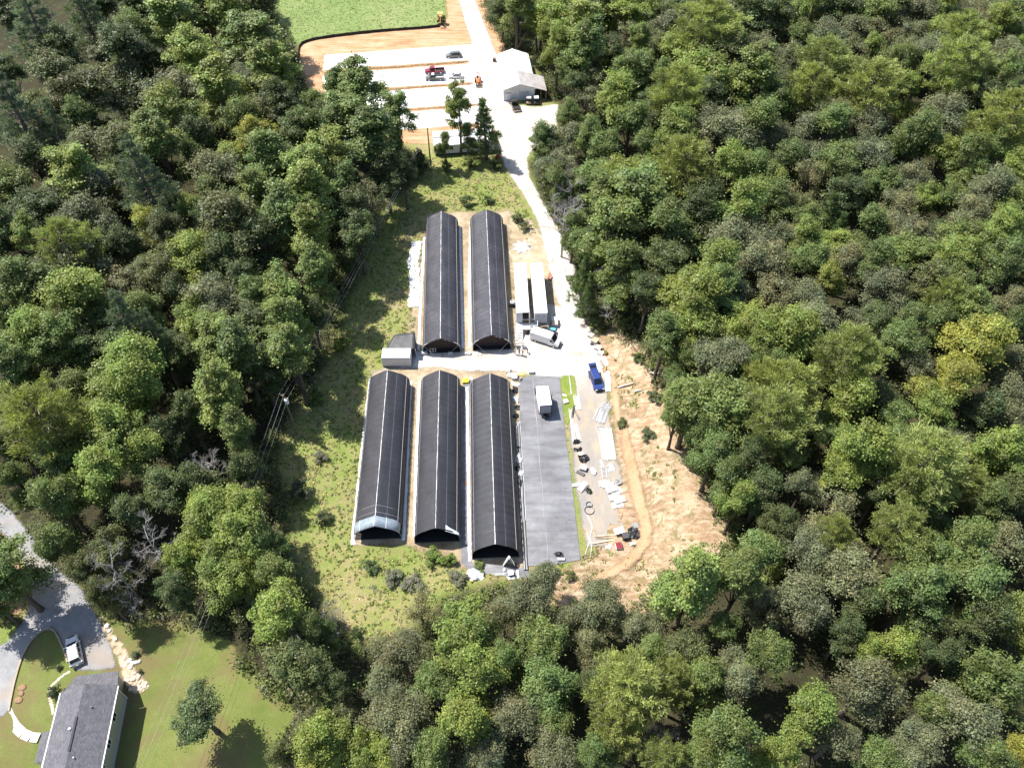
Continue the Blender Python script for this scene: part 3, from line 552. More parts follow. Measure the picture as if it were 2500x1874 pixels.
def yard_extra(n, v, col, mid):
    sp = n.nodes.new('ShaderNodeSeparateXYZ'); n.links.new(v, sp.inputs[0])
    mr = n.nodes.new('ShaderNodeMapRange'); mr.inputs['From Min'].default_value = 99; mr.inputs['From Max'].default_value = 89; n.links.new(sp.outputs['Y'], mr.inputs['Value'])
    old = math_(n, 'ADD', mr.outputs[0], math_(n, 'MULTIPLY', math_(n, 'SUBTRACT', mid, .5), .8), True)
    col = gravel_extra(n, v, col, mid)
    worn = ramp(n, noise(n, .35, 5, .7, coords(n, 'Object', (1, .35, 1)), .4), [(.35, (.25, .235, .22)), (.5, (.30, .265, .225)), (.62, (.38, .30, .21)), (.75, (.46, .37, .26))])
    return mixc(n, old, col, worn)
yard_m = ground_mat('yard gravel', gravel_st, (.1, .5, 6.), bstr=.35, feather=(1.0, .8, .7), extra=yard_extra)
sheet('gravel_yard', YARD, .055, yard_m, 2)
# four parking bays of white stone, with ridges of soil between them
bay_m = ground_mat('white stone bay', [(.36, (.70, .68, .65)), (.5, (.80, .785, .76)), (.62, (.86, .85, .83))], (.08, .4, 5.), bstr=.25, feather=(.25, .2, .9))
def bay_extra(n, v, col, mid):
    g = ramp(n, noise(n, .09, 4, .6, v, .6), [(.55, 0.), (.75, 1.)]); return mixc(n, g, col, (.62, .62, .60))
BAYS = [([(792, 135), (1122, 112), (1158, 109), (1160, 146), (1000, 157), (790, 173)], 'first'), ([(786, 185), (1000, 168), (1160, 156), (1162, 200), (940, 214), (800, 224), (790, 205)], 'second'),
        ([(820, 232), (940, 223), (1165, 208), (1172, 252), (985, 265), (850, 274)], 'third'), ([(860, 285), (985, 276), (1168, 260), (1175, 300), (1120, 306), (1000, 316), (890, 322)], 'fourth')]
for poly, nth in BAYS:
    sheet('parking_bay', pxpoly(poly), .06, bay_m, 1.2)
ridge_m = mat('ridge of orange soil and straw', (.42, .27, .15), .95, var=.45, scale=1.6, bmp=.8, spec=.1)
def ridge(a, b, w, h, lab):
    A, B = G(*a), G(*b); d = (B - A); L = d.length; d.normalize(); s = Vector((-d.y, d.x, 0)); rr = random.Random(int(a[0])); mb = MB(); rings = []
    n = int(L / .7)
    for i in range(n + 1):
        t = i / n; e = min(1, min(t, 1 - t) * n / 2.5 + .1); p = A.lerp(B, t) + s * rr.uniform(-.12, .12); p.z = tz(p.x, p.y)
        rings.append([p + s * (w * e * x * rr.uniform(.9, 1.1)) + Vector((0, 0, .05 + h * e * z * rr.uniform(.75, 1.2))) for x, z in ((-.5, -.2), (-.3, .55), (-.05, 1), (.22, .7), (.5, -.2))])
    mb.loft(rings, cap=False, closed=False); o = mb.build('soil_ridge', ridge_m, smooth=True); tag(o, lab, 'soil ridge', 'soil ridges between the parking bays')
ridge((786, 180), (1146, 151), 1.1, .55, 'long ridge of orange soil between first and second white parking bays')
ridge((800, 229), (1158, 204), 1.1, .5, 'ridge of orange soil just below the parked pickups')
ridge((850, 280), (1170, 256), 1.1, .45, 'ridge of orange soil between third and fourth parking bays')
# gravel drive to the house, and the dirt lane that feeds it
drive_m = ground_mat('grey drive gravel', [(.36, (.17, .17, .175)), (.5, (.24, .24, .245)), (.62, (.31, .30, .295))], (.12, .7, 6.), bstr=.4, feather=(.6, .5, 1.), extra=lambda n, v, c, mid: mixc(n, ramp(n, noise(n, .2, 4, .6, v, .4), [(.5, 0.), (.7, 1.)]), c, (.30, .25, .20)))
DRIVE = pxpoly([(-60, 1190), (0, 1228), (20, 1240), (104, 1343), (142, 1390), (180, 1420), (212, 1450), (232, 1495), (262, 1556), (278, 1600), (285, 1632), (190, 1636), (168, 1614), (158, 1586), (142, 1550), (121, 1531), (103, 1540), (70, 1573), (46, 1631), (28, 1707), (24, 1730), (-10, 1760), (-70, 1760), (-60, 1600), (18, 1568), (40, 1540), (70, 1490), (80, 1440), (73, 1391), (0, 1290), (-60, 1250)])
sheet('driveway', DRIVE, .04, drive_m, 1.5)
BEDS = pxpoly([(0, 1290), (60, 1395), (75, 1440), (50, 1500), (0, 1530), (-60, 1530), (-60, 1270)])
sheet('bare_soil', BEDS, .02, ground_mat('leaf-strewn soil', [(.38, (.16, .10, .05)), (.5, (.26, .17, .095)), (.62, (.36, .25, .15))], (.15, .6, 3.), feather=(1., .8, .8)), 2)

# worn orange wheel track along the foot of the bank
TRACK = pxpoly([(1488, 905), (1502, 905), (1515, 1000), (1545, 1100), (1568, 1200), (1590, 1280), (1588, 1330), (1540, 1385), (1460, 1430), (1400, 1440), (1395, 1425), (1450, 1410), (1520, 1370), (1562, 1325), (1562, 1285), (1540, 1210), (1520, 1110), (1498, 1010)])
sheet('dirt_track', TRACK, .42, ground_mat('smooth orange track', [(.38, (.33, .20, .11)), (.5, (.40, .265, .155)), (.62, (.45, .32, .20))], (.1, .5, 3.), bstr=.3, feather=(.7, .8, .7)), 1.5)
# ================================================================== undergrowth, meadow weeds, shrubs
def clump_mesh(name, pts, rad_, hgt, tints, per, leaf, seed, m=LEAF, upright=.6):
    rng = np.random.default_rng(seed); n = len(pts); d = unit(rng, n * per); d[:, 2] = np.abs(d[:, 2])
    P = np.repeat(pts, per, 0) + d * np.repeat(np.column_stack([rad_, rad_, hgt]), per, 0) * (rng.uniform(.25, 1, n * per) ** .5)[:, None]
    N = d * .6 + np.array((0, 0, upright)) + rng.normal(size=d.shape) * .5
    T = np.repeat(tints, per, 0) * np.clip(rng.normal(1, .3, n * per), .4, 1.9)[:, None]; S = rng.uniform(.55, 1.3, n * per) * leaf * .5
    me = quads_mesh(name, P, N, S, S * rng.uniform(1.1, 1.8, n * per), T, m, rng); return me
def scatter(poly_test, n, seed, box):
    r = np.random.default_rng(seed); P = np.column_stack([r.uniform(box[0], box[1], n), r.uniform(box[2], box[3], n)]); return P[poly_test(P)], r
P, r = scatter(lambda P: (sdf(P, CLEAR) < .3) & (sdf(P, HOUSEC) < .3), 9500, 17, (-105, 125, 20, 280))
keep = []
for i, p in enumerate(P):
    u, v_ = toPix((p[0], p[1], 0)); keep.append(-60 < u < 2560 and -20 < v_ < 1920)
P = P[np.array(keep)]; e = np.maximum(sdf(P, CLEAR), sdf(P, HOUSEC)); near = np.clip(1 + e / 7, 0, 1)
hh = r.uniform(.7, 1.6, len(P)) + near * r.uniform(0, 2.0, len(P)); rr_ = r.uniform(.7, 1.5, len(P)) * (1 + .2 * near)
base = np.array([(.055, .075, .026), (.075, .10, .03), (.045, .06, .025), (.095, .115, .04), (.10, .09, .045)])[r.integers(0, 5, len(P))] * (1 + .35 * near)[:, None]
o = obj('undergrowth', clump_mesh('undergrowth', np.column_stack([P, terrain(P[:, 0], P[:, 1]) - .1]), rr_, hh, base, 34, .3, 5)); o.color = (1, 1, 1, 1)
tag(o, 'tangled low undergrowth covering the forest floor between the trunks', 'undergrowth', kind='stuff')
P, r = scatter(lambda P: (np.maximum(sdf(P, CLEAR), sdf(P, HOUSEC)) < .6) & (np.maximum(sdf(P, CLEAR), sdf(P, HOUSEC)) > -5.5), 14000, 19, (-75, 60, 20, 260))
P = P[:1500]; base = np.array([(.085, .11, .03), (.11, .14, .035), (.07, .09, .03), (.13, .145, .05), (.12, .11, .06)])[r.integers(0, 5, len(P))] * 1.25
o = obj('edge_thicket', clump_mesh('edge_thicket', np.column_stack([P, terrain(P[:, 0], P[:, 1]) - .1]), r.uniform(.9, 1.8, len(P)), r.uniform(1.2, 3.6, len(P)), base, 70, .24, 9)); o.color = (1, 1, 1, 1)
tag(o, 'leafy thicket along the edges of the woods', 'thicket', kind='stuff')
# meadow weeds: tufts left of and below the greenhouses
GHZONE = np.array(pxpoly([(870, 1335), (905, 905), (1010, 860), (1045, 520), (1245, 515), (1300, 860), (1420, 1380), (1290, 1395), (1150, 1395), (1000, 1330)]))
def meadow_ok(P): return (sdf(P, MEADOW) > -1) & (sdf(P, GHZONE) < -.3)
P, r = scatter(meadow_ok, 19000, 23, (-50, 12, 40, 190))
u = np.sin(P[:, 0] * .45 + np.sin(P[:, 1] * .3) * 2) * .5 + np.sin(P[:, 1] * .37 + P[:, 0] * .2) * .5 + r.normal(0, .55, len(P))
pal = 1.5 * np.array([(.10, .145, .032), (.135, .18, .04), (.20, .20, .065), (.28, .235, .11), (.17, .175, .095)])
ci = np.clip(((u + 1.3) / 2.6 * 5).astype(int), 0, 4); tint = pal[ci] * r.uniform(.75, 1.25, len(P))[:, None]
o = obj('meadow_weeds', clump_mesh('meadow_weeds', np.column_stack([P, terrain(P[:, 0], P[:, 1])]), r.uniform(.2, .5, len(P)), r.uniform(.1, .36, len(P)) , tint, 9, .2, 6)); o.color = (1, 1, 1, 1)
tag(o, 'rank meadow weeds and dry grass round the greenhouses', 'weeds', kind='stuff')
# grass of the far field and the lawn, as low tufts
P, r = scatter(lambda P: sdf(P, np.array(FIELD)) > .5, 9000, 29, (-75, -8, 205, 300))
tint = np.array((.19, .25, .08)) * r.uniform(.8, 1.15, len(P))[:, None] * np.column_stack([r.uniform(.85, 1.25, len(P)), np.ones(len(P)), r.uniform(.8, 1.2, len(P))])
o = obj('field_grass', clump_mesh('field_grass', np.column_stack([P, terrain(P[:, 0], P[:, 1])]), r.uniform(.2, .45, len(P)), r.uniform(.05, .16, len(P)), tint, 6, .2, 7)); o.color = (1, 1, 1, 1)
tag(o, 'green grass of the open field beyond the parking lot', 'grass', kind='stuff')
# weeds on the clay bank and round the yard
BK = np.array(BANK)
P, r = scatter(lambda P: (sdf(P, BK) > -3) & (sdf(P, np.array(YARD)) < -.3), 2600, 31, (5, 45, 45, 125))
w = np.sin(P[:, 0] * .9 + P[:, 1] * .15) + np.sin(P[:, 1] * .35 + 1) + r.normal(0, .6, len(P)); P = P[w > .75]
tint = pal[r.integers(0, 5, len(P))] * r.uniform(.7, 1.2, len(P))[:, None]
o = obj('bank_weeds', clump_mesh('bank_weeds', np.column_stack([P, terrain(P[:, 0], P[:, 1]) + .1]), r.uniform(.25, .7, len(P)), r.uniform(.2, .7, len(P)), tint, 16, .2, 8)); o.color = (1, 1, 1, 1)
tag(o, 'scattered weeds growing over the red clay bank', 'weeds', kind='stuff')
# shrubs one can point at
def shrub(px, py, rpx, col, label, sz=1., nm='shrub'):
    v = RT.choice(PROTO['bush']); p = G(px, py); s = rpx / ppm(px, py) / v[2]
    e_ = thing(nm, label, 'shrub', p, RT.uniform(0, 6.28)); e_.scale = (s, s, s * sz)
    obj('stem', v[0], e_); c = obj('foliage', v[1], e_); c.color = (*col, 1)
    return e_
SH = [(1027, 425, 34, (.06, .085, .03), 'dark green shrub at foot of tall trees before the mobile home', 1.3),
 (985, 445, 30, (.05, .075, .03), 'dark shrub left of the mobile home pole', 1.3),
 (1150, 408, 26, (.13, .16, .04), 'bright shrub at foot of the slender twin trees', .9),
 (1215, 412, 20, (.10, .13, .04), 'small shrub beside the red tank', .9),
 (1090, 415, 18, (.09, .12, .04), 'leafy shrub under the small tree by the mobile home', 1.),
 (840, 850, 26, (.15, .19, .04), 'round bright green shrub left of the black tarp shed', 1.),
 (775, 975, 28, (.13, .17, .04), 'bright shrub at shadow edge left of the lower greenhouses', .8),
 (1265, 540, 18, (.12, .15, .05), 'green shrub right of the upper greenhouse back end', .9),
 (1280, 560, 16, (.11, .13, .05), 'small shrub beside the narrow road below the greenhouse corner', .8),
 (1140, 500, 20, (.09, .13, .04), 'shrub behind the gap of the two upper greenhouses', .9),
 (1190, 495, 17, (.10, .14, .045), 'low shrub behind the right upper greenhouse', .8),
 (1170, 1385, 18, (.13, .17, .05), 'low shrub right of the yellow ladder', .5),
 (905, 1385, 24, (.10, .14, .05), 'green weed clump below the first open greenhouse', .7),
 (1060, 1365, 28, (.13, .19, .035), 'bright green weed clump below the second open greenhouse', .7),
 (1100, 1370, 22, (.14, .2, .04), 'bright tall weeds at corner of the third open greenhouse', .8),
 (960, 1410, 30, (.14, .15, .10), 'grey-green flowering weed patch below the open greenhouses', .5),
 (1010, 1425, 32, (.15, .155, .11), 'pale silvery weed patch at lower edge of the meadow', .5),
 (1120, 1415, 28, (.14, .15, .10), 'pale weed patch between yellow ladder and meadow', .5),
 (870, 1550, 18, (.09, .13, .04), 'small round bush at the bottom of the meadow', 1.),
 (790, 1270, 24, (.10, .12, .055), 'grey-green bush left of the first open greenhouse', .9),
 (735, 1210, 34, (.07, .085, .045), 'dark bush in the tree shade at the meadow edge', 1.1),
 (785, 1120, 20, (.14, .14, .10), 'pale grey weed bush left of the first lower greenhouse', .7),
 (1392, 1410, 16, (.13, .15, .05), 'bush on bare soil below the black ground cloth', 1.),
 (1560, 880, 20, (.09, .13, .04), 'green bush on the clay bank above the fallen logs', .8),
 (1600, 975, 24, (.11, .135, .06), 'olive bush at the crest of the clay bank', .7),
 (1582, 1065, 22, (.10, .12, .06), 'dry bush halfway up the clay bank', .6),
 (1520, 1040, 20, (.10, .13, .045), 'weed bush right of the grey pipe bundle', .6),
 (1405, 700, 26, (.10, .13, .05), 'green bush at road edge right of the box trailers', 1.1),
 (1425, 770, 26, (.09, .12, .045), 'bush at the road bend above the wooden crates', 1.),
 (1460, 805, 20, (.11, .13, .05), 'weed bush behind the wooden crates', .8),
 (1600, 1440, 20, (.09, .13, .04), 'spiky bush on the sand below the bank', 1.1),
 (1900, 1350, 40, (.24, .25, .06), 'yellow-green bush patch in the gap of the lower wood', .8),
 (1880, 1400, 34, (.2, .23, .06), 'yellow bush below the two bright trees', .7),
 (2130, 1600, 26, (.17, .22, .05), 'bright bush in a sunlit gap of the lower right wood', 1.),
 (334, 1598, 12, (.10, .13, .07), 'grey-green shrub beside the white boulders', .8),
 (344, 1640, 7, (.08, .10, .05), 'tiny dark shrub below the boulders', 1.),
 (145, 1632, 10, (.09, .11, .06), 'small shrub on the lawn left of the house', .9),
 (139, 1690, 18, (.06, .085, .04), 'dark round shrub beside the house wall and stepping stones', 1.1),
 (20, 1440, 40, (.06, .08, .03), 'dark shrub at left edge above the drive fork', 1.2),
 (30, 1520, 34, (.10, .12, .035), 'olive shrub left of the drive fork', 1.1),
 (1440, 1203, 6, (.10, .14, .04), 'tiny weed beside the black plastic heap', 1.)]
for a in SH: shrub(*a)
# ================================================================== GREENHOUSES
def cover_mat(name, c, sheen, stripes, worn=.0):
    m, n, b, o = nt_new(name); v = coords(n)
    f = noise(n, .5, 4, .6, coords(n, 'Object', (1.2, .5, 1)))
    w = n.nodes.new('ShaderNodeTexWave'); w.bands_direction = 'Y'; w.inputs['Scale'].default_value = 2.6; w.inputs['Distortion'].default_value = 1.2; w.inputs['Detail'].default_value = 3; w.inputs['Detail Scale'].default_value = 2.
    n.links.new(v, w.inputs['Vector'])
    w2 = n.nodes.new('ShaderNodeTexWave'); w2.bands_direction = 'X'; w2.inputs['Scale'].default_value = 1.7; w2.inputs['Distortion'].default_value = .5; w2.inputs['Detail'].default_value = 3
    n.links.new(v, w2.inputs['Vector'])
    col = ramp(n, f, [(.3, tuple(x * .8 for x in c)), (.7, tuple(x * 1.25 for x in c))])
    col = mixc(n, stripes, col, ramp(n, w.outputs['Fac'], [(0., .55), (.5, 1.), (1., 1.5)]), 'MULTIPLY')
    col = mixc(n, stripes * .7, col, ramp(n, w2.outputs['Fac'], [(0., .75), (.6, 1.), (1., 1.35)]), 'MULTIPLY')
    if worn:
        g = ramp(n, noise(n, .25, 4, .6, v, .4), [(.5, 0.), (.8, worn)]); col = mixc(n, g, col, (.16, .15, .16))
    n.links.new(col, b.inputs['Base Color']); b.inputs['Roughness'].default_value = .48; b.inputs['Specular IOR Level'].default_value = sheen
    bump(n, b, math_(n, 'ADD', math_(n, 'MULTIPLY', w.outputs['Fac'], .5), noise(n, 3., 3, .6, v)), .6, .1)
    return m
SHADE1 = cover_mat('violet-black shade cloth', (.046, .046, .056), .4, .5, .35)
SHADE2 = cover_mat('black shade cloth', (.040, .040, .046), .38, .65)
SHADE3 = cover_mat('glossy black plastic film', (.036, .036, .042), .55, .4)
WHITE = mat('weathered white paint', (.64, .64, .62), .5, var=.06, scale=2)
POLY = mat('clear greenhouse film', (.24, .29, .33), .3, var=.2, scale=1.5, spec=.6)
STEEL = mat('galvanized steel', (.55, .56, .57), .4, metal=.6, var=.12, scale=4)
WOOD = mat('weathered wood', (.36, .28, .20), .85, var=.3, scale=4, bmp=.3, stretch=(1, 1, 5))
BLACK = mat('black plastic', (.02, .02, .022), .45, var=.3)
DARKIN = mat('dark fabric', (.03, .03, .034), .9, var=.25)
PLASTIC = mat('white plastic sheet', (.68, .68, .67), .4, var=.1, scale=1.5, bmp=.6, spec=.5)
PROFILE = [(-3.8, 0.), (-3.82, 1.0), (-3.72, 1.75), (-3.35, 2.45), (-2.6, 3.05), (-1.7, 3.55), (-.8, 3.98), (-.12, 4.3), (.12, 4.3), (.8, 3.98), (1.7, 3.55), (2.6, 3.05), (3.35, 2.45), (3.72, 1.75), (3.82, 1.0), (3.8, 0.)]
def greenhouse(front, back, label, m, zr=4.3, wscale=1., end='open', sag=.035, hoop=1.25, seed=1, gap_front=0.):
    A, B = GZ(front[0], front[1], zr), GZ(back[0], back[1], zr); d = B - A; L = d.length; rz = math.atan2(d.y, d.x) - math.pi / 2
    t = thing('hoop_greenhouse', label, 'greenhouse', (A.x, A.y, tz(A.x, A.y)), rz, 'long black hoop greenhouses'); rr = random.Random(seed); k = zr / 4.3
    P = [(x * wscale, z * k) for x, z in PROFILE]; nh = int(L / hoop); rows = []; sub = 4
    for i in range(nh * sub + 1):
        y = gap_front + (L - gap_front) * i / (nh * sub); s = math.sin(math.pi * (i % sub) / sub) * sag * (rr.uniform(.6, 1.3)); row = []
        for j, (x, z) in enumerate(P):
            q = 1 - s * (1.6 if 3 <= j <= 12 else .9) * (1 - abs(abs(x) - 2.4) / 4); jx = rr.uniform(-.012, .012)
            row.append(Vector((x * (1 - s * .3) + jx, y, max(0.02, z - s * (1.2 if z > 1.5 else .2) + rr.uniform(-.012, .012)))))
        rows.append(row)
    mb = MB(); mb.loft([[p for p in r_] for r_ in rows], cap=False, closed=False); cv = mb.build('cover', m, t, smooth=True)
    so = cv.modifiers.new('thickness', 'SOLIDIFY'); so.thickness = .02; so.offset = -1
    # ridge seam, side seams and battens
    rb = MB(); 
    for i in range(0, nh * sub, 2):
        a, b = (rows[i][7] + rows[i][8]) / 2, (rows[min(i + 2, nh * sub)][7] + rows[min(i + 2, nh * sub)][8]) / 2
        rb.bar(a + Vector((rr.uniform(-.025, .025), 0, .03)), b + Vector((rr.uniform(-.025, .025), 0, .03)), .085 + rr.uniform(-.03, .04), .03)
    rb.build('ridge_strip', mat('pale ridge rope', (.55, .54, .52), .5, var=.2), t)
    for j, w in ((12, .045), (3, .04)):
        sb = MB(); sb.tube([rows[i][j] + Vector((.03 if j > 7 else -.03, 0, .03)) for i in range(0, nh * sub + 1, sub)], w, 4); sb.build('side_rail', mat('grey rail', (.3, .3, .31), .5), t)
    sm = MB(); sm.tube([rows[i][10] + Vector((0, 0, .012)) for i in range(0, nh * sub + 1, 2)], .014, 3); sm.build('seam', mat('pale seam', (.34, .33, .36), .6), t)
    for s_ in (-1, 1):
        bb = MB(); bb.box((s_ * 3.86 * wscale, L / 2, .12), (.05, L, .24)); bb.build('base_board', WOOD, t)
    # hoops at the mouth and inside
    for y in [.05, hoop, 2 * hoop, 3 * hoop, L - .05]:
        hb = MB(); hb.tube([(x * .985, y, z - .05) for x, z in P], .035, 5); hb.build('hoop', STEEL, t)
    # end wall at the back (and set back at the front when closed)
    def wall(y, mm, name, z0=.02):
        w_ = MB(); poly = [Vector((x * .97, y, max(z0, z - .08))) for x, z in P]; w_.add(poly + [p + Vector((0, .04, 0)) for p in poly], [tuple(range(len(poly))), tuple(range(2 * len(poly) - 1, len(poly) - 1, -1))]); return w_.build(name, mm, t)
    fl_ = MB(); fl_.box((0, L / 2, .1), (7.5 * wscale, L - .2, .06)); fl_.build('floor', mat('black painted-shade floor', (.02, .02, .022), .8, var=.4), t)  # near-black sheet added to paint the interior shade seen through the open mouths
    wall(L - .12, WHITE if end == 'closed' else DARKIN, 'back_wall')
    if end == 'closed':
        wall(1.1, mat('dark brown end cloth', (.055, .035, .03), .8, var=.3), 'end_wall')
        for x, z in ((-.6, 2.9), (1.0, 2.6), (1.7, 2.3)):
            v_ = MB(); v_.box((x, 1.07, z), (.5, .04, .13)); v_.build('vent', WHITE, t)
        for s_ in (-1, 1):
            rp = MB(); rp.tube([(s_ * 3.3, -.05, 2.3), (s_ * 2.2, -.5, 1.2), (s_ * 1.2, -.9, .1)], .025, 4); rp.build('guy_rope', mat('white rope', (.7, .7, .68), .7), t)
            ed = MB(); ed.tube([(s_ * 3.72, -.04, 1.72), (s_ * 3.3, -.04, 2.48), (s_ * 2.5, -.04, 3.1)], .05, 5); ed.build('cloth_edge', PLASTIC, t)
        db = MB(); [db.bar(p, q, .05, .05) for p, q in (((-2.2, -.1, .1), (-2.2, -.1, 1.6)), ((-1.1, -.1, .1), (-1.1, -.1, 1.6)), ((-2.2, -.1, 1.6), (-1.1, -.1, 1.6)), ((-2.2, -.1, .85), (-1.1, -.1, .85)), ((-1.65, -.1, .1), (-1.65, -.1, 1.6)))]
        if seed == 1: db.build('door_frame', STEEL, t)
    return t, rows, P, L
gA = greenhouse((1075, 826), (1077, 516), 'upper left long greenhouse covered in violet-black shade cloth, rope-tied front', SHADE1, 4.2, .96, 'closed', seed=1)
gB = greenhouse((1200, 818), (1187, 511), 'upper right long greenhouse in violet-black shade cloth beside the box trailers', SHADE1, 4.2, .98, 'closed', seed=2)
gC = greenhouse((914, 1282), (946, 903), 'lower left greenhouse with a clear film band over its open mouth', SHADE2, 4.5, .99, seed=3, gap_front=1.75)
gD = greenhouse((1063, 1289), (1073, 903), 'middle lower greenhouse with torn white film at its open mouth', SHADE2, 4.5, .95, seed=4)
gE = greenhouse((1209, 1328), (1196, 911), 'glossy lower greenhouse with a white A-frame ladder in its mouth', SHADE3, 4.5, .97, seed=5, sag=.06)
# clear film band at the mouth of the first
t, rows, P, L = gC
mb = MB(); mb.loft([[Vector((x * (1.0 if y > 0 else .985), y, z * (1.0 if y > 0 else .97))) for x, z in P[2:14]] for y in (-.1, .9, 1.78)], cap=False, closed=False); o = mb.build('film_band', POLY, t, smooth=True)
so = o.modifiers.new('thickness', 'SOLIDIFY'); so.thickness = .015
for j in (4, 7, 10): q = MB(); q.bar((P[j][0], -.1, P[j][1] * .97 + .04), (P[j][0], 1.78, P[j][1] + .04), .05, .04); q.build('film_batten', WHITE, t)
t, rows, P, L = gD
mb = MB(); mb.add([(1.5, -.1, 3.72), (3.5, -.14, 2.45), (3.75, -.1, 1.8), (3.5, .25, 2.5), (2.9, .45, 3.0), (2.0, .7, 3.52), (1.55, 1.0, 3.75)], [(0, 1, 2, 3, 4, 5, 6)]); o = mb.build('torn_film', mat('torn pale film', (.6, .66, .68), .35, var=.15, bmp=.4), t)
so = o.modifiers.new('thickness', 'SOLIDIFY'); so.thickness = .03
# soil and debris inside the mouths
# white plastic strips laid along the greenhouses
def strip(pts, w, label, m=PLASTIC, z=.075, seed=0, nm='plastic_strip', wrinkle=.05, cat='plastic sheet', group=None):
    rr = random.Random(seed); W_ = [G(*p) for p in pts]; fine = []
    for a, b in zip(W_[:-1], W_[1:]):
        n = max(2, int((b - a).length / .6)); fine += [a.lerp(b, i / n) for i in range(n)]
    fine.append(W_[-1]); rings = []
    for i, p in enumerate(fine):
        d = fine[min(i + 1, len(fine) - 1)] - fine[max(i - 1, 0)]; d.normalize(); s = Vector((-d.y, d.x, 0)); l, r_ = w / 2 * rr.uniform(.75, 1.15), w / 2 * rr.uniform(.75, 1.15)
        rings.append([p + s * x + Vector((0, 0, z + rr.uniform(0, wrinkle))) for x in (-l, -l * .4, r_ * .4, r_)])
    mb = MB(); mb.loft(rings, cap=False, closed=False); o = mb.build(nm, m); so = o.modifiers.new('thickness', 'SOLIDIFY'); so.thickness = .02
    return tag(o, label, cat, group)
gs = 'white plastic ground strips along the greenhouses'
strip([(1036, 580), (1028, 720), (1022, 855)], .5, 'white plastic strip along left side of the upper left greenhouse', seed=1, group=gs)
strip([(1018, 590), (1008, 640), (1014, 700), (1008, 750)], 2.3, 'wide rumpled white plastic sheet left of the upper left greenhouse', seed=2, group=gs, wrinkle=.12)
strip([(1123, 555), (1126, 700), (1130, 850)], .5, 'white strip along right side of the upper left greenhouse', seed=3, group=gs)
strip([(1149, 555), (1146, 700), (1147, 850)], .6, 'white strip along left side of the upper right greenhouse', seed=4, group=gs)
strip([(905, 925), (882, 1130), (862, 1330)], .75, 'white strip along left side of the lower left greenhouse', seed=5, group=gs)
strip([(1003, 930), (994, 1130), (985, 1320)], .55, 'white strip along right side of the lower left greenhouse', seed=6, group=gs)
strip([(1024, 930), (1016, 1130), (1012, 1310)], .5, 'white strip along left side of the middle lower greenhouse', seed=7, group=gs)
strip([(1140, 945), (1143, 1130), (1147, 1370)], .5, 'white strip along left side of the glossy lower greenhouse', seed=8, group=gs)
strip([(1262, 690), (1268, 760), (1272, 855)], .35, 'thin white strip along right side of the upper right greenhouse', seed=9, group=gs)
# black ground cloth right of the glossy greenhouse, and the strip between the last two greenhouses
CLOTH = pxpoly([(1266, 925), (1300, 917), (1366, 920), (1378, 1040), (1397, 1186), (1417, 1366), (1358, 1378), (1289, 1382), (1282, 1250), (1276, 1122), (1269, 1027)])
def cloth_mat():
    m, n, b, o = nt_new('black woven ground cloth'); v = coords(n)
    st = ramp(n, noise(n, .6, 4, .6, coords(n, 'Object', (.35, 1.0, 1)), .2), [(.3, .75), (.7, 1.3)])
    w = n.nodes.new('ShaderNodeTexWave'); w.bands_direction = 'Y'; w.inputs['Scale'].default_value = .13; w.inputs['Distortion'].default_value = 2.5; w.inputs['Detail'].default_value = 3
    n.links.new(v, w.inputs['Vector']); fold = ramp(n, w.outputs['Fac'], [(0., .8), (.08, .95), (.25, 1.), (1., 1.06)])
    col = mixc(n, 1., ramp(n, noise(n, .12, 4, .6, v, .3), [(.35, (.125, .125, .132)), (.65, (.195, .195, .205))]), st, 'MULTIPLY'); col = mixc(n, .6, col, fold, 'MULTIPLY')
    n.links.new(col, b.inputs['Base Color']); b.inputs['Roughness'].default_value = .5; b.inputs['Specular IOR Level'].default_value = .35; bump(n, b, math_(n, 'ADD', w.outputs['Fac'], noise(n, 1.4, 4, .6, v)), .5, .1); return m
CL = cloth_mat()
o = MB(); pts = CLOTH; o.prism(pts, .07, .085); go = o.build('ground_cloth', CL); tag(go, 'wide black woven ground cloth right of the glossy greenhouse', 'ground cloth')
sp_ = MB(); rr = random.Random(4); pts = [G(1301 + (1339 - 1301) * k / 26, 922 + (1374 - 922) * k / 26) for k in range(27)]
sp_.tube([p + Vector((rr.uniform(-.07, .07), 0, .095)) for p in pts], [rr.uniform(.015, .06) for _ in pts], 4); sp_.build('seam', mat('pale seam', (.34, .33, .36), .6), go)
for k in range(1, 15):
    y = 930 + k * 29; a = G(1378 + (1415 - 1378) * k / 15 - 3, y); f_ = MB(); f_.bar(a + Vector((-1.6, 0, .09)), a + Vector((.1, .12, .09)), .16, .05); f_.build('fold', CL, go)
g2 = MB(); g2.prism(pxpoly([(1130, 925), (1152, 928), (1149, 1180), (1152, 1372), (1290, 1388), (1292, 1410), (1240, 1408), (1150, 1396), (1126, 1374), (1126, 1200)]), .062, .07); o = g2.build('ground_cloth', CL); tag(o, 'narrow grey ground cloth between the last two lower greenhouses', 'ground cloth')
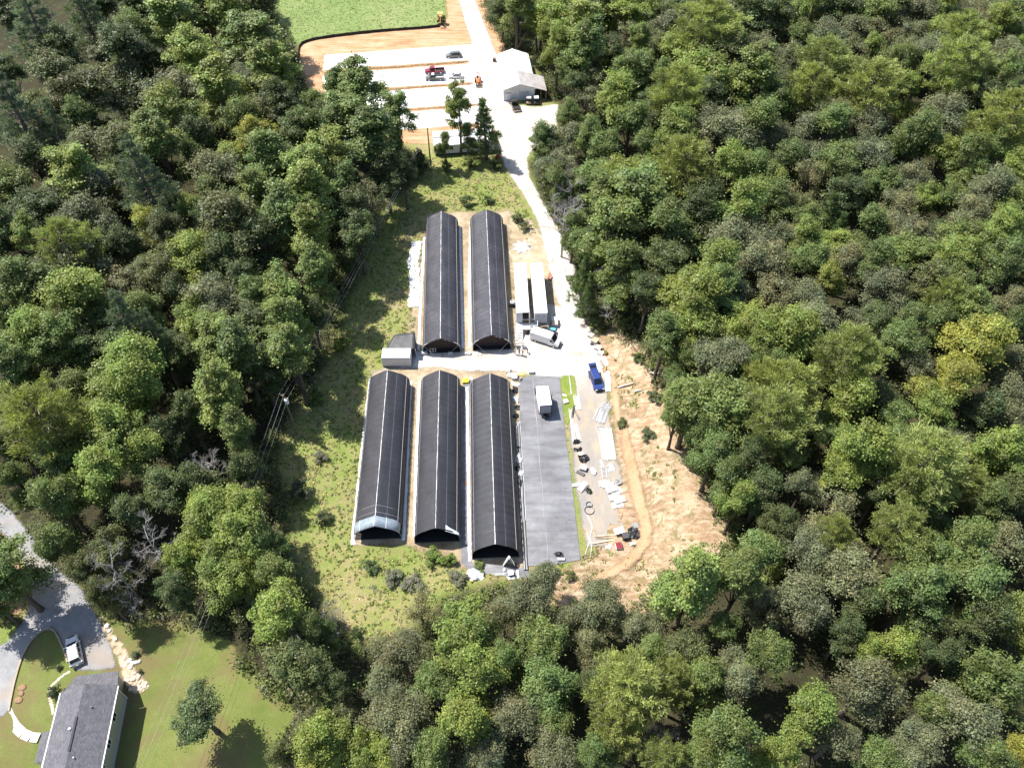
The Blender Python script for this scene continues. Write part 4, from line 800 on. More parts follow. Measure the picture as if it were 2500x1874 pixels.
# ================================================================== WHITE METAL BUILDING
RUSTROOF = mat('grey rusty roof metal', (.42, .40, .39), .55, var=.15, scale=.9, dirt=(.33, .27, .24), spec=.4)
WMETAL = mat('white ribbed metal', (.74, .75, .76), .45, var=.06, scale=.8, dirt=(.55, .53, .5))
def metal_building():
    p0 = GZ(1229, 219, 3.4); p1 = GZ(1214, 135, 3.4); d = p1 - p0; L = d.length; rz = math.atan2(d.y, d.x) - math.pi / 2
    t = thing('metal_building', 'long white metal building with low gable roof and rusty side shelter', 'building', (p0.x, p0.y, 0), rz); w = 8.6; he, hr = 3.4, 4.9
    wl = MB(); wl.box((.06, L / 2, he / 2), (.12, L - .1, he)).box((w - .06, L / 2, he / 2), (.12, L - .1, he)); 
    fr = [(0.15, .1, 0), (w - .15, .1, 0), (w - .15, .1, he), (w / 2, .1, hr - .1), (.15, .1, he)]
    wl.add(fr + [(x, y + .1, z) for x, y, z in fr], [(0, 1, 2, 3, 4), (9, 8, 7, 6, 5)]).add([(x, L - .2, z) for x, y, z in fr] + [(x, L - .1, z) for x, y, z in fr], [(0, 1, 2, 3, 4), (9, 8, 7, 6, 5)])
    wo_ = wl.build('wall', WMETAL, t)
    rf_ = MB()
    for s in (0, 1):
        x0, x1 = (-.35, w / 2) if s == 0 else (w + .35, w / 2); k = (hr - he) / (w / 2); za = he - .35 * k + .06; zb = hr + .06
        rf_.add([(x0, -.4, za), (x1, -.4, zb), (x1, L + .3, zb), (x0, L + .3, za), (x0, -.4, za - .07), (x1, -.4, zb - .07), (x1, L + .3, zb - .07), (x0, L + .3, za - .07)], [(0, 1, 2, 3), (7, 6, 5, 4), (0, 4, 5, 1), (1, 5, 6, 2), (2, 6, 7, 3), (3, 7, 4, 0)])
    ro = rf_.build('roof', WMETAL, t)
    for i in range(int(L / .9)):
        for s in (0, 1):
            x0, x1 = (-.35, w / 2) if s == 0 else (w + .35, w / 2); k = (hr - he) / (w / 2); y = -.2 + i * .9 + .002 * s
            r_ = MB(); r_.bar((x0, y, he - .35 * k + .08), (x1, y, hr + .08), .05, .04); r_.build('roof_rib', WMETAL, ro)
    rc = MB(); rc.bar((w / 2, -.42, hr + .1), (w / 2, L + .32, hr + .1), .3, .05); rc.build('ridge_cap', WMETAL, ro)
    gb = MB(); gb.add([(-.2, -.32, he - .1), (w + .2, -.32, he - .1), (w / 2, -.32, hr)], [(0, 1, 2)]); gb.build('gable_panel', mat('pale grey gable', (.6, .58, .55), .6), t)
    # side shelter on posts with rusty roof carried over from the ridge
    Ls = 7.2; ls = MB(); a, b = (w / 2 + .1, hr + .14), (w + 3.2, 2.75)
    ls.add([(a[0], -.6, a[1]), (b[0], -.6, b[1]), (b[0], Ls, b[1]), (a[0], Ls, a[1]), (a[0], -.6, a[1] - .06), (b[0], -.6, b[1] - .06), (b[0], Ls, b[1] - .06), (a[0], Ls, a[1] - .06)], [(0, 1, 2, 3), (7, 6, 5, 4), (0, 4, 5, 1), (1, 5, 6, 2), (2, 6, 7, 3), (3, 7, 4, 0)])
    lo = ls.build('shelter_roof', RUSTROOF, t)
    for i in range(8): r_ = MB(); y = -.4 + i * 1.0; r_.bar((a[0], y, a[1] + .02), (b[0], y, b[1] + .02), .05, .03); r_.build('roof_rib', RUSTROOF, lo)
    for x, y in ((w + 3.0, -.3), (w + 3.0, 3.2), (w + 3.0, 6.8), (w + 1.6, -.3)): q = MB(); q.box((x, y, 1.36), (.12, .12, 2.72)); q.build('post', WOOD, t)
    for x, wd in ((5.6, 2.6), ): dd = MB(); dd.box((x, .07, 1.3), (wd, .06, 2.6)); dd.build('door', mat('grey sliding door', (.5, .52, .55), .5, var=.1), t)
    dd = MB(); dd.box((1.3, .06, 2.3), (1.6, .05, .12)); dd.build('door_header', BLACK, t)
    dd = MB(); dd.box((5.6, .035, 1.3), (.04, .03, 2.5)); dd.build('door_gap', BLACK, t)
    dw = MB(); dw.box((-.03, L * .55, 1.1), (.06, 1.0, 2.1)); dw.build('door', mat('grey door', (.45, .46, .48), .5), t)
    aw = MB(); aw.add([(-.06, L * .5, 2.6), (-.06, L * .85, 2.6), (-1.0, L * .85, 2.2), (-1.0, L * .5, 2.2)], [(0, 1, 2, 3)]); q = aw.build('awning', WMETAL, t); so = q.modifiers.new('t', 'SOLIDIFY'); so.thickness = .05
    return t
metal_building()
def px_box(label, nm, cat, px, py, size, m, rz=0., group=None, lid=None, z=0., bevel=.03, legs=False):
    """small box-shaped thing with a rim, lid and feet"""
    t = thing(nm, label, cat, G(px, py) + Vector((0, 0, z)), rz, group); x, y, h = size
    b = MB(); b.box((0, 0, h / 2 + .04), (x, y, h - .02)); b.build('body', m, t, bevel=bevel)
    if lid: l = MB(); l.box((0, 0, h + .06), (x * 1.06, y * 1.06, .07)); l.build('lid', lid, t, bevel=.02)
    f = MB(); [f.box((sx * x * .36, sy * y * .36, .025), (.1, .1, .05)) for sx in (-1, 1) for sy in (-1, 1)]; f.build('feet', BLACK, t)
    return t
# things by the metal building
px_box('dark air conditioner beside the left wall of the metal building', 'air_conditioner', 'air conditioner', 1207, 150, (.9, .9, 1.0), mat('dark brown casing', (.09, .06, .05), .6), lid=mat('grey grille', (.25, .25, .25), .6))
def wheel_part(mb_c, r, w, t, axis='y', nm='wheel'):
    ty = MB(); ty.cyl(mb_c, r, w, 18, axis); o = ty.build(nm, mat('tyre rubber', (.02, .02, .021), .85, var=.2), t, bevel=.02)
    ri = MB(); ri.cyl(mb_c, r * .6, w * 1.06, 14, axis); ri.build('rim', mat('alloy rim', (.5, .5, .51), .35, metal=.7), o); return o
def cart(px, py, rz, label, body, roof):
    t = thing('utility_cart', label, 'utility cart', G(px, py), rz)
    b = MB(); b.box((0, 0, .55), (2.4, 1.3, .5)); b.build('body', body, t, bevel=.08)
    rf_ = MB(); rf_.box((-.1, 0, 1.85), (1.5, 1.25, .08)); rf_.build('roof', roof, t, bevel=.03)
    for sx in (-.75, .6):
        for sy in (-1, 1): p = MB(); p.bar((sx, sy * .58, .75), (sx * .9 - .05, sy * .56, 1.83), .05, .05); p.build('post', BLACK, t)
    se = MB(); se.box((-.2, 0, .95), (.5, 1.1, .3)).box((-.5, 0, 1.2), (.12, 1.1, .4)); se.build('seat', BLACK, t, bevel=.05)
    for sx in (-.75, .75):
        for sy in (-1, 1): wheel_part((sx, sy * .62, .3), .3, .2, t)
    return t
cart(1291, 252, rad(88), 'utility cart with white roof and tan bed before the metal building', mat('tan cart bed', (.35, .25, .18), .6), WHITE)
cart(1309, 252, rad(92), 'dark utility cart with white roof strip under the shelter edge', mat('charcoal paint', (.04, .04, .045), .5), WHITE)
# ================================================================== MOBILE HOME by the lot
def mobile_home():
    a, b = G(1063, 381), G(1207, 371); d = b - a; L = d.length; rz = math.atan2(d.y, d.x)
    t = thing('mobile_home', 'long white mobile home with grey roof band behind slender trees', 'mobile home', a, rz); D = 6.2
    w = MB(); w.box((L / 2, D / 2, 1.75), (L, D, 2.5)); w.build('wall', mat('white lap siding', (.62, .63, .64), .6, var=.06), t)
    sk = MB(); sk.box((L / 2, D / 2, .25), (L - .06, D - .06, .5)); sk.build('skirting', mat('dark skirting', (.05, .05, .05), .8), t)
    r_ = MB(); rings = [[(x, -.2, 2.98), (x, D / 2, 3.5), (x, D + .2, 2.98), (x, D + .2, 2.9), (x, D / 2, 3.4), (x, -.2, 2.9)] for x in (-.2, L + .2)]; r_.loft(rings); ro = r_.build('roof', WMETAL, t)
    bd = MB(); bd.bar((-.22, D / 2, 3.54), (L + .22, D / 2, 3.54), .9, .05); bd.build('ridge_cap', mat('grey ridge band', (.38, .38, .39), .6), ro)
    for i in range(5):
        x = 1.2 + i * L / 5; wd = MB(); wd.box((x, -.02, 1.95), (.9, .06, 1.0)); o = wd.build('window', glass_mat(), t)
        f = MB(); [f.box((x + dx, -.05, 1.95 + dz), s) for dx, dz, s in ((-.47, 0, (.07, .06, 1.1)), (.47, 0, (.07, .06, 1.1)), (0, .53, (1., .06, .07)), (0, -.53, (1., .06, .07)))]; f.build('frame', WHITE, o)
    dr = MB(); dr.box((L * .62, -.03, 1.55), (.9, .07, 2.0)); dr.build('door', mat('grey door', (.45, .46, .48), .5), t)
    for x in (-.06, ):
        for y in (.05, D - .05): q = MB(); q.box((x, y, 1.75), (.12, .14, 2.5)); q.build('corner_trim', WHITE, t)
    return t
mobile_home()
tk = thing('fuel_tank', 'red cylindrical fuel tank at roadside right of the mobile home', 'tank', G(1217, 388), rad(70)); REDT = mat('faded red paint', (.34, .06, .05), .55, var=.2)
b = MB(); b.cyl((0, 0, .95), .55, 1.7, 18, 'x'); b.build('drum', REDT, tk, bevel=.05); b = MB(); [b.box((x, y, .3), (.08, .08, .6)) for x in (-.6, .6) for y in (-.35, .35)]; b.build('stand', STEEL, tk)
# ================================================================== CONTAINER AND TARP SHED
def container():
    a, b = G(935.5, 895), G(1003.5, 895); d = b - a; L = d.length; rz = math.atan2(d.y, d.x); t = thing('storage_container', 'small white ribbed storage container below the black tarp shed', 'container', a, rz); D, H = 2.4, 2.45
    w = MB(); w.box((L / 2, D / 2, H / 2 + .1), (L, D, H - .1)); bo = w.build('body', mat('pale grey corrugated steel', (.66, .67, .68), .5, var=.05), t)
    for i in range(int(L / .28)): q = MB(); q.box((.15 + i * .28, -.02, H / 2 + .1), (.12, .05, H - .35)); q.build('rib', mat('pale grey corrugated steel', (.66, .67, .68), .5), bo)
    r_ = MB(); r_.box((L / 2, D / 2, H + .09), (L + .06, D + .06, .08)); r_.build('roof', WHITE, t, bevel=.02)
    for x in (0, L):
        for y in (0, D): q = MB(); q.box((x, y, H / 2 + .08), (.14, .14, H)); q.build('corner_post', WHITE, t)
    for y in (D * .25, D * .75): q = MB(); q.box((L + .03, y, H / 2 + .1), (.05, D * .46, H - .3)); q.build('door', WHITE, t)
container()
def tarp_shed():
    c = [GZ(963, 817, 2.9), GZ(1012, 811, 3.1), GZ(1014, 852, 2.5), GZ(940, 856, 2.2)]; t = thing('tarp_shed', 'lean-to shed under a black tarp behind the white container', 'shed', (c[3].x, c[3].y, 0)); o0 = Vector((c[3].x, c[3].y, 0)); n = 9; rr = random.Random(3); rings = []
    for i in range(n + 1):
        a = c[0].lerp(c[3], i / n) - o0; b = c[1].lerp(c[2], i / n) - o0
        rings.append([a.lerp(b, j / 8) + Vector((0, 0, rr.uniform(-.05, .05) - .12 * math.sin(math.pi * j / 8) * (i % 2))) for j in range(9)])
    m = MB(); m.loft(rings, cap=False, closed=False); q = m.build('tarp', mat('black tarp', (.045, .045, .05), .5, var=.3, scale=1.5, bmp=.3), t, smooth=True); so = q.modifiers.new('t', 'SOLIDIFY'); so.thickness = .03
    for p in c: q = MB(); q.tube([(p.x - o0.x, p.y - o0.y, 0), tuple(p - o0)], .06, 6); q.build('post', STEEL, t)
    s = MB(); a, b = c[1] - o0, c[2] - o0; s.add([a, b, (b.x, b.y, .05), (a.x, a.y, .05)], [(0, 1, 2, 3)]); q = s.build('side_tarp', DARKIN, t); so = q.modifiers.new('t', 'SOLIDIFY'); so.thickness = .03
    f = MB(); a, b = c[0] - o0, c[3] - o0; f.add([a, b, (b.x - 1.2, b.y + .2, .1), (a.x - 1.4, a.y - 1., .6)], [(0, 1, 2, 3)]); q = f.build('side_tarp', mat('black tarp', (.045, .045, .05), .5), t); so = q.modifiers.new('t', 'SOLIDIFY'); so.thickness = .03
tarp_shed()
# ================================================================== BOX TRAILERS
DOORG = mat('grey trailer door', (.5, .51, .52), .45, var=.1, scale=1.5)
def box_trailer(rear, front, label, opened):
    a, b = GZ(rear[0], rear[1], 3.9), GZ(front[0], front[1], 3.9); d = b - a; L = d.length; rz = math.atan2(d.y, d.x) - math.pi / 2; t = thing('box_trailer', label, 'trailer', (a.x, a.y, 0), rz, 'white box trailers beside the upper right greenhouse'); w = 2.5
    z0, z1 = 1.15, 3.9
    if opened:
        bd = MB(); bd.box((-w / 2 + .04, L / 2, (z0 + z1) / 2), (.08, L, z1 - z0)).box((w / 2 - .04, L / 2, (z0 + z1) / 2), (.08, L, z1 - z0)).box((0, L - .04, (z0 + z1) / 2), (w - .2, .08, z1 - z0))
        bd.build('body', WHITE, t); fl = MB(); fl.box((0, L / 2, z0 + .05), (w - .2, L - .2, .1)); fl.build('floor', WOOD, t); q = MB(); q.box((0, 2.5, 2.4), (w - .25, .06, 2.2)); q.build('partition', DARKIN, t)
    else:
        bd = MB(); bd.box((0, L / 2, (z0 + z1) / 2), (w, L, z1 - z0 - .04)); bd.build('body', WHITE, t, bevel=.03)
    r_ = MB(); r_.box((0, L / 2, z1 + .03), (w + .04, L + .04, .06)); r_.build('roof', mat('white trailer roof', (.8, .8, .8), .4, var=.04), t, bevel=.02)
    if opened:
        q = MB(); q.box((-w / 4 - .02, -.05, (z0 + z1) / 2), (w / 2 - .08, .07, z1 - z0 - .1)); q.build('door', DOORG, t)
        q = MB(); q.box((w / 2 + .06, -.62, (z0 + z1) / 2), (.06, 1.2, z1 - z0 - .1)); q.build('door', mat('tan inside of door', (.5, .43, .36), .6), t)
    else:
        for s in (-1, 1):
            q = MB(); q.box((s * w / 4, -.05, (z0 + z1) / 2), (w / 2 - .06, .07, z1 - z0 - .1)); dd = q.build('door', DOORG, t)
            for x in (.25, .85): r2 = MB(); r2.cyl((s * x, -.1, (z0 + z1) / 2), .025, z1 - z0 - .2, 6); r2.build('lock_rod', STEEL, dd)
            r2 = MB(); r2.box((s * .6, -.1, 3.1), (.35, .02, .25)); r2.build('placard', mat('grey placard', (.3, .3, .32), .6), dd)
    for y in (1.6, 2.9):
        for s in (-1, 1): wheel_part((s * (w / 2 - .25), y, .5), .5, .45, t, 'x')
    for s in (-1, 1): q = MB(); q.box((s * .9, L - 2.2, .55), (.14, .14, 1.1)); q.build('landing_leg', STEEL, t)
    ch = MB(); ch.box((-.5, L / 2, 1.02), (.14, L - .5, .2)).box((.5, L / 2, 1.02), (.14, L - .5, .2)); ch.build('chassis', BLACK, t)
    q = MB(); q.box((0, -.08, .75), (w - .2, .1, .12)); q.build('bumper', STEEL, t)
    return t, a, rz
tl, aL, rzL = box_trailer((1276.6, 763), (1269.6, 643), 'box trailer with one door open onto a white deck', True)
tr_, aR, rzR = box_trailer((1321, 764), (1309.6, 643), 'box trailer with closed grey doors beside the gravel road', False)
def deck():
    t = thing('wooden_deck', 'white wooden deck with stairs at the open box trailer', 'deck', (aL.x, aL.y, 0), rzL); z = 1.12
    for i in range(9): q = MB(); q.box((.75, -.25 - i * .2, z), (4.2, .18, .05)); q.build('plank', WHITE, t)
    for x in (-1.25, .75, 2.75):
        for y in (-.3, -1.85): q = MB(); q.box((x, y, z / 2), (.12, .12, z)); q.build('post', WOOD, t)
    for i in range(6): q = MB(); q.box((-.75, -2.05 - i * .3, z - .14 - i * .17), (1.25, .27, .05)); q.build('tread', mat('grey stair tread', (.55, .55, .54), .7), t)
    for s in (-1, 1): q = MB(); q.bar((-.75 + s * .64, -1.95, z - .1), (-.75 + s * .64, -3.7, .1), .05, .22); q.build('stringer', WHITE, t)
    for a, b in (((.0, -.12, 2.1), (2.85, -.12, 2.1)), ((2.85, -.1, 1.1), (2.85, -.1, 2.2)), ((2.85, -1.9, 1.1), (2.85, -1.9, 2.2)), ((2.85, -.1, 2.2), (2.85, -1.9, 2.2)), ((0, -1.9, 1.1), (0, -1.9, 2.0)), ((0, -1.9, 2.0), (2.85, -1.9, 2.2))): q = MB(); q.bar(a, b, .09, .09); q.build('rail', WHITE, t)
deck()
def ramp_frame():
    t = thing('ramp_railing', 'tan timber ramp railing behind the closed box trailer', 'railing', (aR.x, aR.y, 0), rzR)
    for a, b in (((-1.4, -1.2, 0), (-1.4, -1.2, 1.2)), ((1.4, -1.5, 0), (1.4, -1.5, 1.5)), ((1.3, -.3, 0), (1.3, -.3, 1.4)), ((-1.4, -1.2, 1.1), (1.4, -1.0, 1.3)), ((1.3, -.3, 1.3), (1.4, -1.5, 1.3))): q = MB(); q.bar(a, b, .1, .1); q.build('rail', mat('tan lumber', (.5, .38, .24), .8), t)
ramp_frame()
# ================================================================== HOUSE
SHING = None
def shingle():
    m, n, b, o = nt_new('charcoal roof shingles'); v = coords(n); br = n.nodes.new('ShaderNodeTexBrick'); br.inputs['Scale'].default_value = 1.0; br.inputs['Brick Width'].default_value = .34; br.inputs['Row Height'].default_value = .16; br.inputs['Mortar Size'].default_value = .008
    br.inputs['Color1'].default_value = (.085, .083, .092, 1); br.inputs['Color2'].default_value = (.13, .127, .14, 1); br.inputs['Mortar'].default_value = (.05, .05, .055, 1)
    mp = n.nodes.new('ShaderNodeMapping'); mp.inputs['Rotation'].default_value = (0, 0, math.pi / 2); n.links.new(v, mp.inputs[0]); n.links.new(mp.outputs[0], br.inputs['Vector'])
    col = mixc(n, .8, br.outputs['Color'], ramp(n, noise(n, 1.2, 4, .7, v), [(.3, .75), (.7, 1.25)]), 'MULTIPLY'); n.links.new(col, b.inputs['Base Color']); b.inputs['Roughness'].default_value = .85; bump(n, b, br.outputs['Fac'], .3, .02); return m
def house():
    sh = shingle(); side = mat('sage grey lap siding', (.34, .34, .28), .7, var=.08, scale=2, bmp=.2, stretch=(1, 1, 14)); zE, zR = 4.7, 6.4
    r0, l0 = GZ(288, 1671, zE), GZ(153, 1673, zE); r1 = GZ(247, 1874, zE); d = r0 - r1; ax = math.atan2(d.y, d.x) - math.pi / 2; w = 7.4; L = 17.
    t = thing('house', 'raised house with charcoal shingle roof and white gutters at lower left', 'house', (r0.x, r0.y, 0), ax)   # local x to the left is negative, y runs towards the far end; origin at far right eave corner
    def wallbox(x0, x1, y0, y1, z0, z1): q = MB(); q.box(((x0 + x1) / 2, (y0 + y1) / 2, (z0 + z1) / 2), (x1 - x0, y1 - y0, z1 - z0)); return q
    wallbox(-w + .45, -.45, -L, -.3, .0, zE - .05).build('wall', side, t)
    wallbox(-w + .43, -.43, -L, -.28, 0, .9).build('foundation', mat('grey block foundation', (.4, .39, .37), .85, var=.15), t)
    rf_ = MB()
    for x0, x1 in ((.0, -w / 2), (-w, -w / 2)):
        rf_.add([(x0, -L - .3, zE), (x1, -L - .3, zR), (x1, .02, zR), (x0, .02, zE), (x0, -L - .3, zE - .14), (x1, -L - .3, zR - .14), (x1, .02, zR - .14), (x0, .02, zE - .14)], [(0, 1, 2, 3), (7, 6, 5, 4), (0, 4, 5, 1), (1, 5, 6, 2), (2, 6, 7, 3), (3, 7, 4, 0)])
    ro = rf_.build('roof', sh, t)
    gb = MB(); gb.add([(-w + .45, -.29, zE - .2), (-.45, -.29, zE - .2), (-w / 2, -.29, zR - .2)], [(0, 1, 2)]); gb.build('gable', side, t)
    pr = MB(); pr.add([(-w + .1, .0, zE - .25), (-.1, .0, zE - .25), (-1.0, 2.6, zE - 1.5), (-w + .75, 2.6, zE - 1.5), (-w + .1, .0, zE - .4), (-.1, .0, zE - .4), (-1.0, 2.6, zE - 1.62), (-w + .75, 2.6, zE - 1.62)], [(0, 1, 2, 3), (7, 6, 5, 4), (0, 4, 5, 1), (1, 5, 6, 2), (2, 6, 7, 3), (3, 7, 4, 0)]); pr.build('pent_roof', sh, t)
    wallbox(-w + 1.1, -1.3, -.28, 2.2, 0, zE - 1.7).build('garage_wall', side, t)
    for x in (-w + 1.2, -1.4): q = MB(); q.box((x, 2.3, 1.45), (.2, .2, 2.9)); q.build('post', WHITE, t)
    rv = MB(); rv.bar((-w / 2, -4.2, zR + .03), (-w / 2, -8.4, zR + .03), .28, .07); rv.build('ridge_vent', mat('dark ridge vent', (.04, .04, .045), .8), ro)
    for x, y in ((-4.3, -5.6), (-2.3, -3.0), (-3.0, -9.2), (-2.9, -10.6)):
        z = zR - abs(x + w / 2) * (zR - zE) / (w / 2); q = MB(); q.cyl((x, y, z + .14), .08 if y != -5.6 else .16, .3, 10); q.build('vent_pipe', WHITE if y in (-5.6, -9.2) else BLACK, ro)
    for x in (.06, -w - .06):
        q = MB(); q.box((x, -L / 2 - .1, zE - .08), (.14, L, .13)); gt = q.build('gutter', WHITE, t)
        for i in range(16): h = MB(); h.box((x, -.5 - i * .85, zE + .01), (.2, .06, .05)); h.build('gutter_bracket', WHITE, gt)
    ds = MB(); ds.bar((-.1, -.3, zE - .15), (-.36, -.22, 3.9), .1, .1).bar((-.36, -.22, 3.9), (-.36, -.22, .1), .1, .1); ds.build('downspout', WHITE, t)
    for i, (y, h) in enumerate(((-3.6, 1.25), (-7.0, 1.25), (-9.9, .7), (-13.2, 1.25))):
        q = MB(); q.box((-.43, y, 3.1), (.06, 1.15 if h > 1 else .6, h)); wn_ = q.build('window', glass_mat(), t)
        f = MB(); hw = (1.15 if h > 1 else .6) / 2; [f.box((-.4, y + dy, 3.1 + dz), s) for dy, dz, s in ((-hw, 0, (.07, .09, h + .16)), (hw, 0, (.07, .09, h + .16)), (0, h / 2, (.07, 2 * hw, .09)), (0, -h / 2, (.07, 2 * hw, .09)), (0, 0, (.06, .05, h)))]; f.build('frame', WHITE, wn_)
    # porch on the left
    pp = MB(); pp.add([(-w + .2, -4.4, 3.45), (-w + .2, -8.2, 3.45), (-w - 2.1, -8.2, 2.9), (-w - 2.1, -4.4, 2.9), (-w + .2, -4.4, 3.33), (-w + .2, -8.2, 3.33), (-w - 2.1, -8.2, 2.78), (-w - 2.1, -4.4, 2.78)], [(0, 1, 2, 3), (7, 6, 5, 4), (0, 4, 5, 1), (1, 5, 6, 2), (2, 6, 7, 3), (3, 7, 4, 0)]); pp.build('porch_roof', sh, t)
    for y in (-4.6, -8.0): q = MB(); q.box((-w - 1.95, y, 1.4), (.14, .14, 2.8)); q.build('post', WHITE, t)
    q = MB(); q.box((-w - .9, -6.3, .15), (2.3, 3.8, .3)); q.build('porch_floor', mat('porch concrete', (.5, .49, .47), .8), t)
    q = MB(); q.box((-w - 1.2, -8.6, .12), (1.1, .7, .24)).box((-w - 1.2, -9.0, .06), (1.1, .5, .12)); q.build('step', mat('white step', (.72, .71, .69), .7), t)
    return t
house()
dr_ = thing('barrel', 'blue plastic barrel standing against the house wall', 'barrel', G(299, 1733)); b = MB(); b.tube([(0, 0, 0), (0, 0, .1), (0, 0, .45), (0, 0, .8), (0, 0, .9)], [.26, .29, .31, .29, .25], 16); b.build('drum', mat('blue plastic', (.02, .07, .30), .4), dr_); b = MB(); b.cyl((0, 0, .92), .22, .04, 14); b.build('lid', BLACK, dr_)
bk = thing('bucket', 'white bucket beside the blue barrel at the house wall', 'bucket', G(303, 1722)); b = MB(); b.tube([(0, 0, 0), (0, 0, .45)], [.16, .2], 14); b.build('pail', PLASTIC, bk); b = MB(); b.cyl((0, 0, .46), .21, .03, 14); b.build('lid', WHITE, bk)
# front walk, stepping stones, timber edging, rip-rap
CONC = mat('pale concrete', (.62, .58, .52), .85, var=.1, scale=3, bmp=.2)
fw_ = thing('front_walk', 'curved pale concrete slab walk leading to the porch', 'path'); path = [G(*p) for p in ((14, 1727), (22, 1748), (37, 1772), (56, 1790), (76, 1799), (97, 1801))]
for i in range(len(path) - 1):
    a, b = path[i], path[i + 1]; d = b - a; d.normalize(); s = Vector((-d.y, d.x, 0)) * .62; a2 = a + d * .05; b2 = b - d * .03; q = MB(); q.prism([(p.x, p.y) for p in (a2 - s, b2 - s, b2 + s, a2 + s)], .0, .1); q.build('slab', CONC, fw_, bevel=.02)
ssp = thing('stepping_path', 'row of pale stepping stones curving round the house shrub', 'path'); sp0 = [G(*p) for p in ((168, 1640), (156, 1647), (145, 1656), (133, 1667), (124, 1677), (121, 1690), (122, 1705), (126, 1717), (129, 1729), (130, 1740))]; rr = random.Random(8)
stone_me = []
for k in range(5):
    q = MB(); n = 9; ph = [rr.uniform(.72, 1.1) for _ in range(n)]; q.loft([[(math.cos(2 * math.pi * i / n) * ph[i] * f, math.sin(2 * math.pi * i / n) * ph[(i * 3) % n] * f, z) for i in range(n)] for f, z in ((.98, -.3), (1.0, .2), (.82, .75), (.4, 1.0))]); stone_me.append(q.mesh('stone', mat('pale quarry stone', (.56, .47, .36), .9, var=.3, scale=1.2, bmp=.5)))
for i in range(18):
    t_ = i / 17 * (len(sp0) - 1); k = min(int(t_), len(sp0) - 2); p = sp0[k].lerp(sp0[k + 1], t_ - k); o = obj('stone', stone_me[i % 5], ssp, p, rr.uniform(0, 6)); o.scale = (.3, .24, .1)
te = thing('timber_edging', 'timber edging curving along the drive round the lawn bed', 'edging'); tp = [G(*p) for p in ((23, 1735), (28, 1706), (36, 1668), (46, 1631), (57, 1598), (71, 1572), (87, 1552), (104, 1539), (121, 1532), (134, 1541), (145, 1560), (154, 1582), (161, 1600), (166, 1616))]
for a, b in zip(tp[:-1], tp[1:]): q = MB(); q.bar(a + Vector((0, 0, .12)), b + Vector((0, 0, .12)), .2, .26); q.build('timber', WOOD, te)
rp = thing('riprap', 'band of tan rip-rap stones sloping beside the drive and house', 'riprap'); RIP = np.array(pxpoly([(232, 1494), (251, 1497), (272, 1535), (304, 1578), (322, 1616), (336, 1640), (366, 1674), (352, 1688), (326, 1694), (304, 1668), (293, 1620), (268, 1570)]))
rg = np.random.default_rng(6); cand = np.column_stack([rg.uniform(RIP[:, 0].min(), RIP[:, 0].max(), 9000), rg.uniform(RIP[:, 1].min(), RIP[:, 1].max(), 9000)]); cand = cand[sdf(cand, RIP) > .1]; got = []
for c in cand:
    s = rg.uniform(.16, .4) if rg.random() < .85 else rg.uniform(.4, .6)
    if all((c[0] - a) ** 2 + (c[1] - b) ** 2 > (.62 * (s + r2)) ** 2 for a, b, r2 in got): got.append((c[0], c[1], s))
    if len(got) >= 290: break
for i, (x, y, s) in enumerate(got): o = obj('stone', stone_me[i % 5], rp, (x, y, .0), rg.uniform(0, 6)); o.scale = (s, s * rg.uniform(.65, 1), s * rg.uniform(.5, .9))
sheet('bare_soil', [tuple(p) for p in RIP], .05, ground_mat('tan stony soil', [(.38, (.30, .22, .14)), (.5, (.44, .34, .23)), (.62, (.55, .45, .33))], (.2, 1., 4.), feather=(.5, .4, 1.2)), 1.2)
BW = mat('white boulder', (.68, .64, .57), .85, var=.15, scale=1.5, bmp=.4); bme = [q for q in stone_me]
for i, (px, py, s) in enumerate(((262, 1528, .5), (268, 1540, .4), (282, 1560, .42), (316, 1614, .55), (324, 1619, .4), (332, 1617, .38), (341, 1614, .35), (318, 1630, .4))):
    m2 = stone_me[i % 5].copy(); m2.materials.clear(); m2.materials.append(BW); o = obj('boulder', m2, None, G(px, py), i * 1.3); o.scale = (s, s * .8, s * .8); tag(o, 'pale boulder at the edge of the rip-rap, ' + ('topmost', 'second from the top', 'third from the top', 'largest of the small wall', 'second in the small wall', 'third in the small wall', 'rightmost of the small wall', 'lowest below the small wall')[i], 'boulder', 'pale boulders along the rip-rap')
# flower bed rings on the lawn
for i, (px, py, s) in enumerate(((54, 1678, .9), (52, 1692, .7), (46, 1708, .9))):
    q = MB(); q.lump((0, 0, .04), (s * 1.3, s * 1.1, .3), i, 12, .2); o = q.build('mulch_mound', mat('brown mulch', (.26, .16, .09), .95, var=.3, scale=5, bmp=.6), None, G(px, py), smooth=True); tag(o, ('top', 'middle', 'bottom')[i] + ' mulch mound of the three on the lawn by the house', 'mulch mound', 'mulch mounds on the lawn')
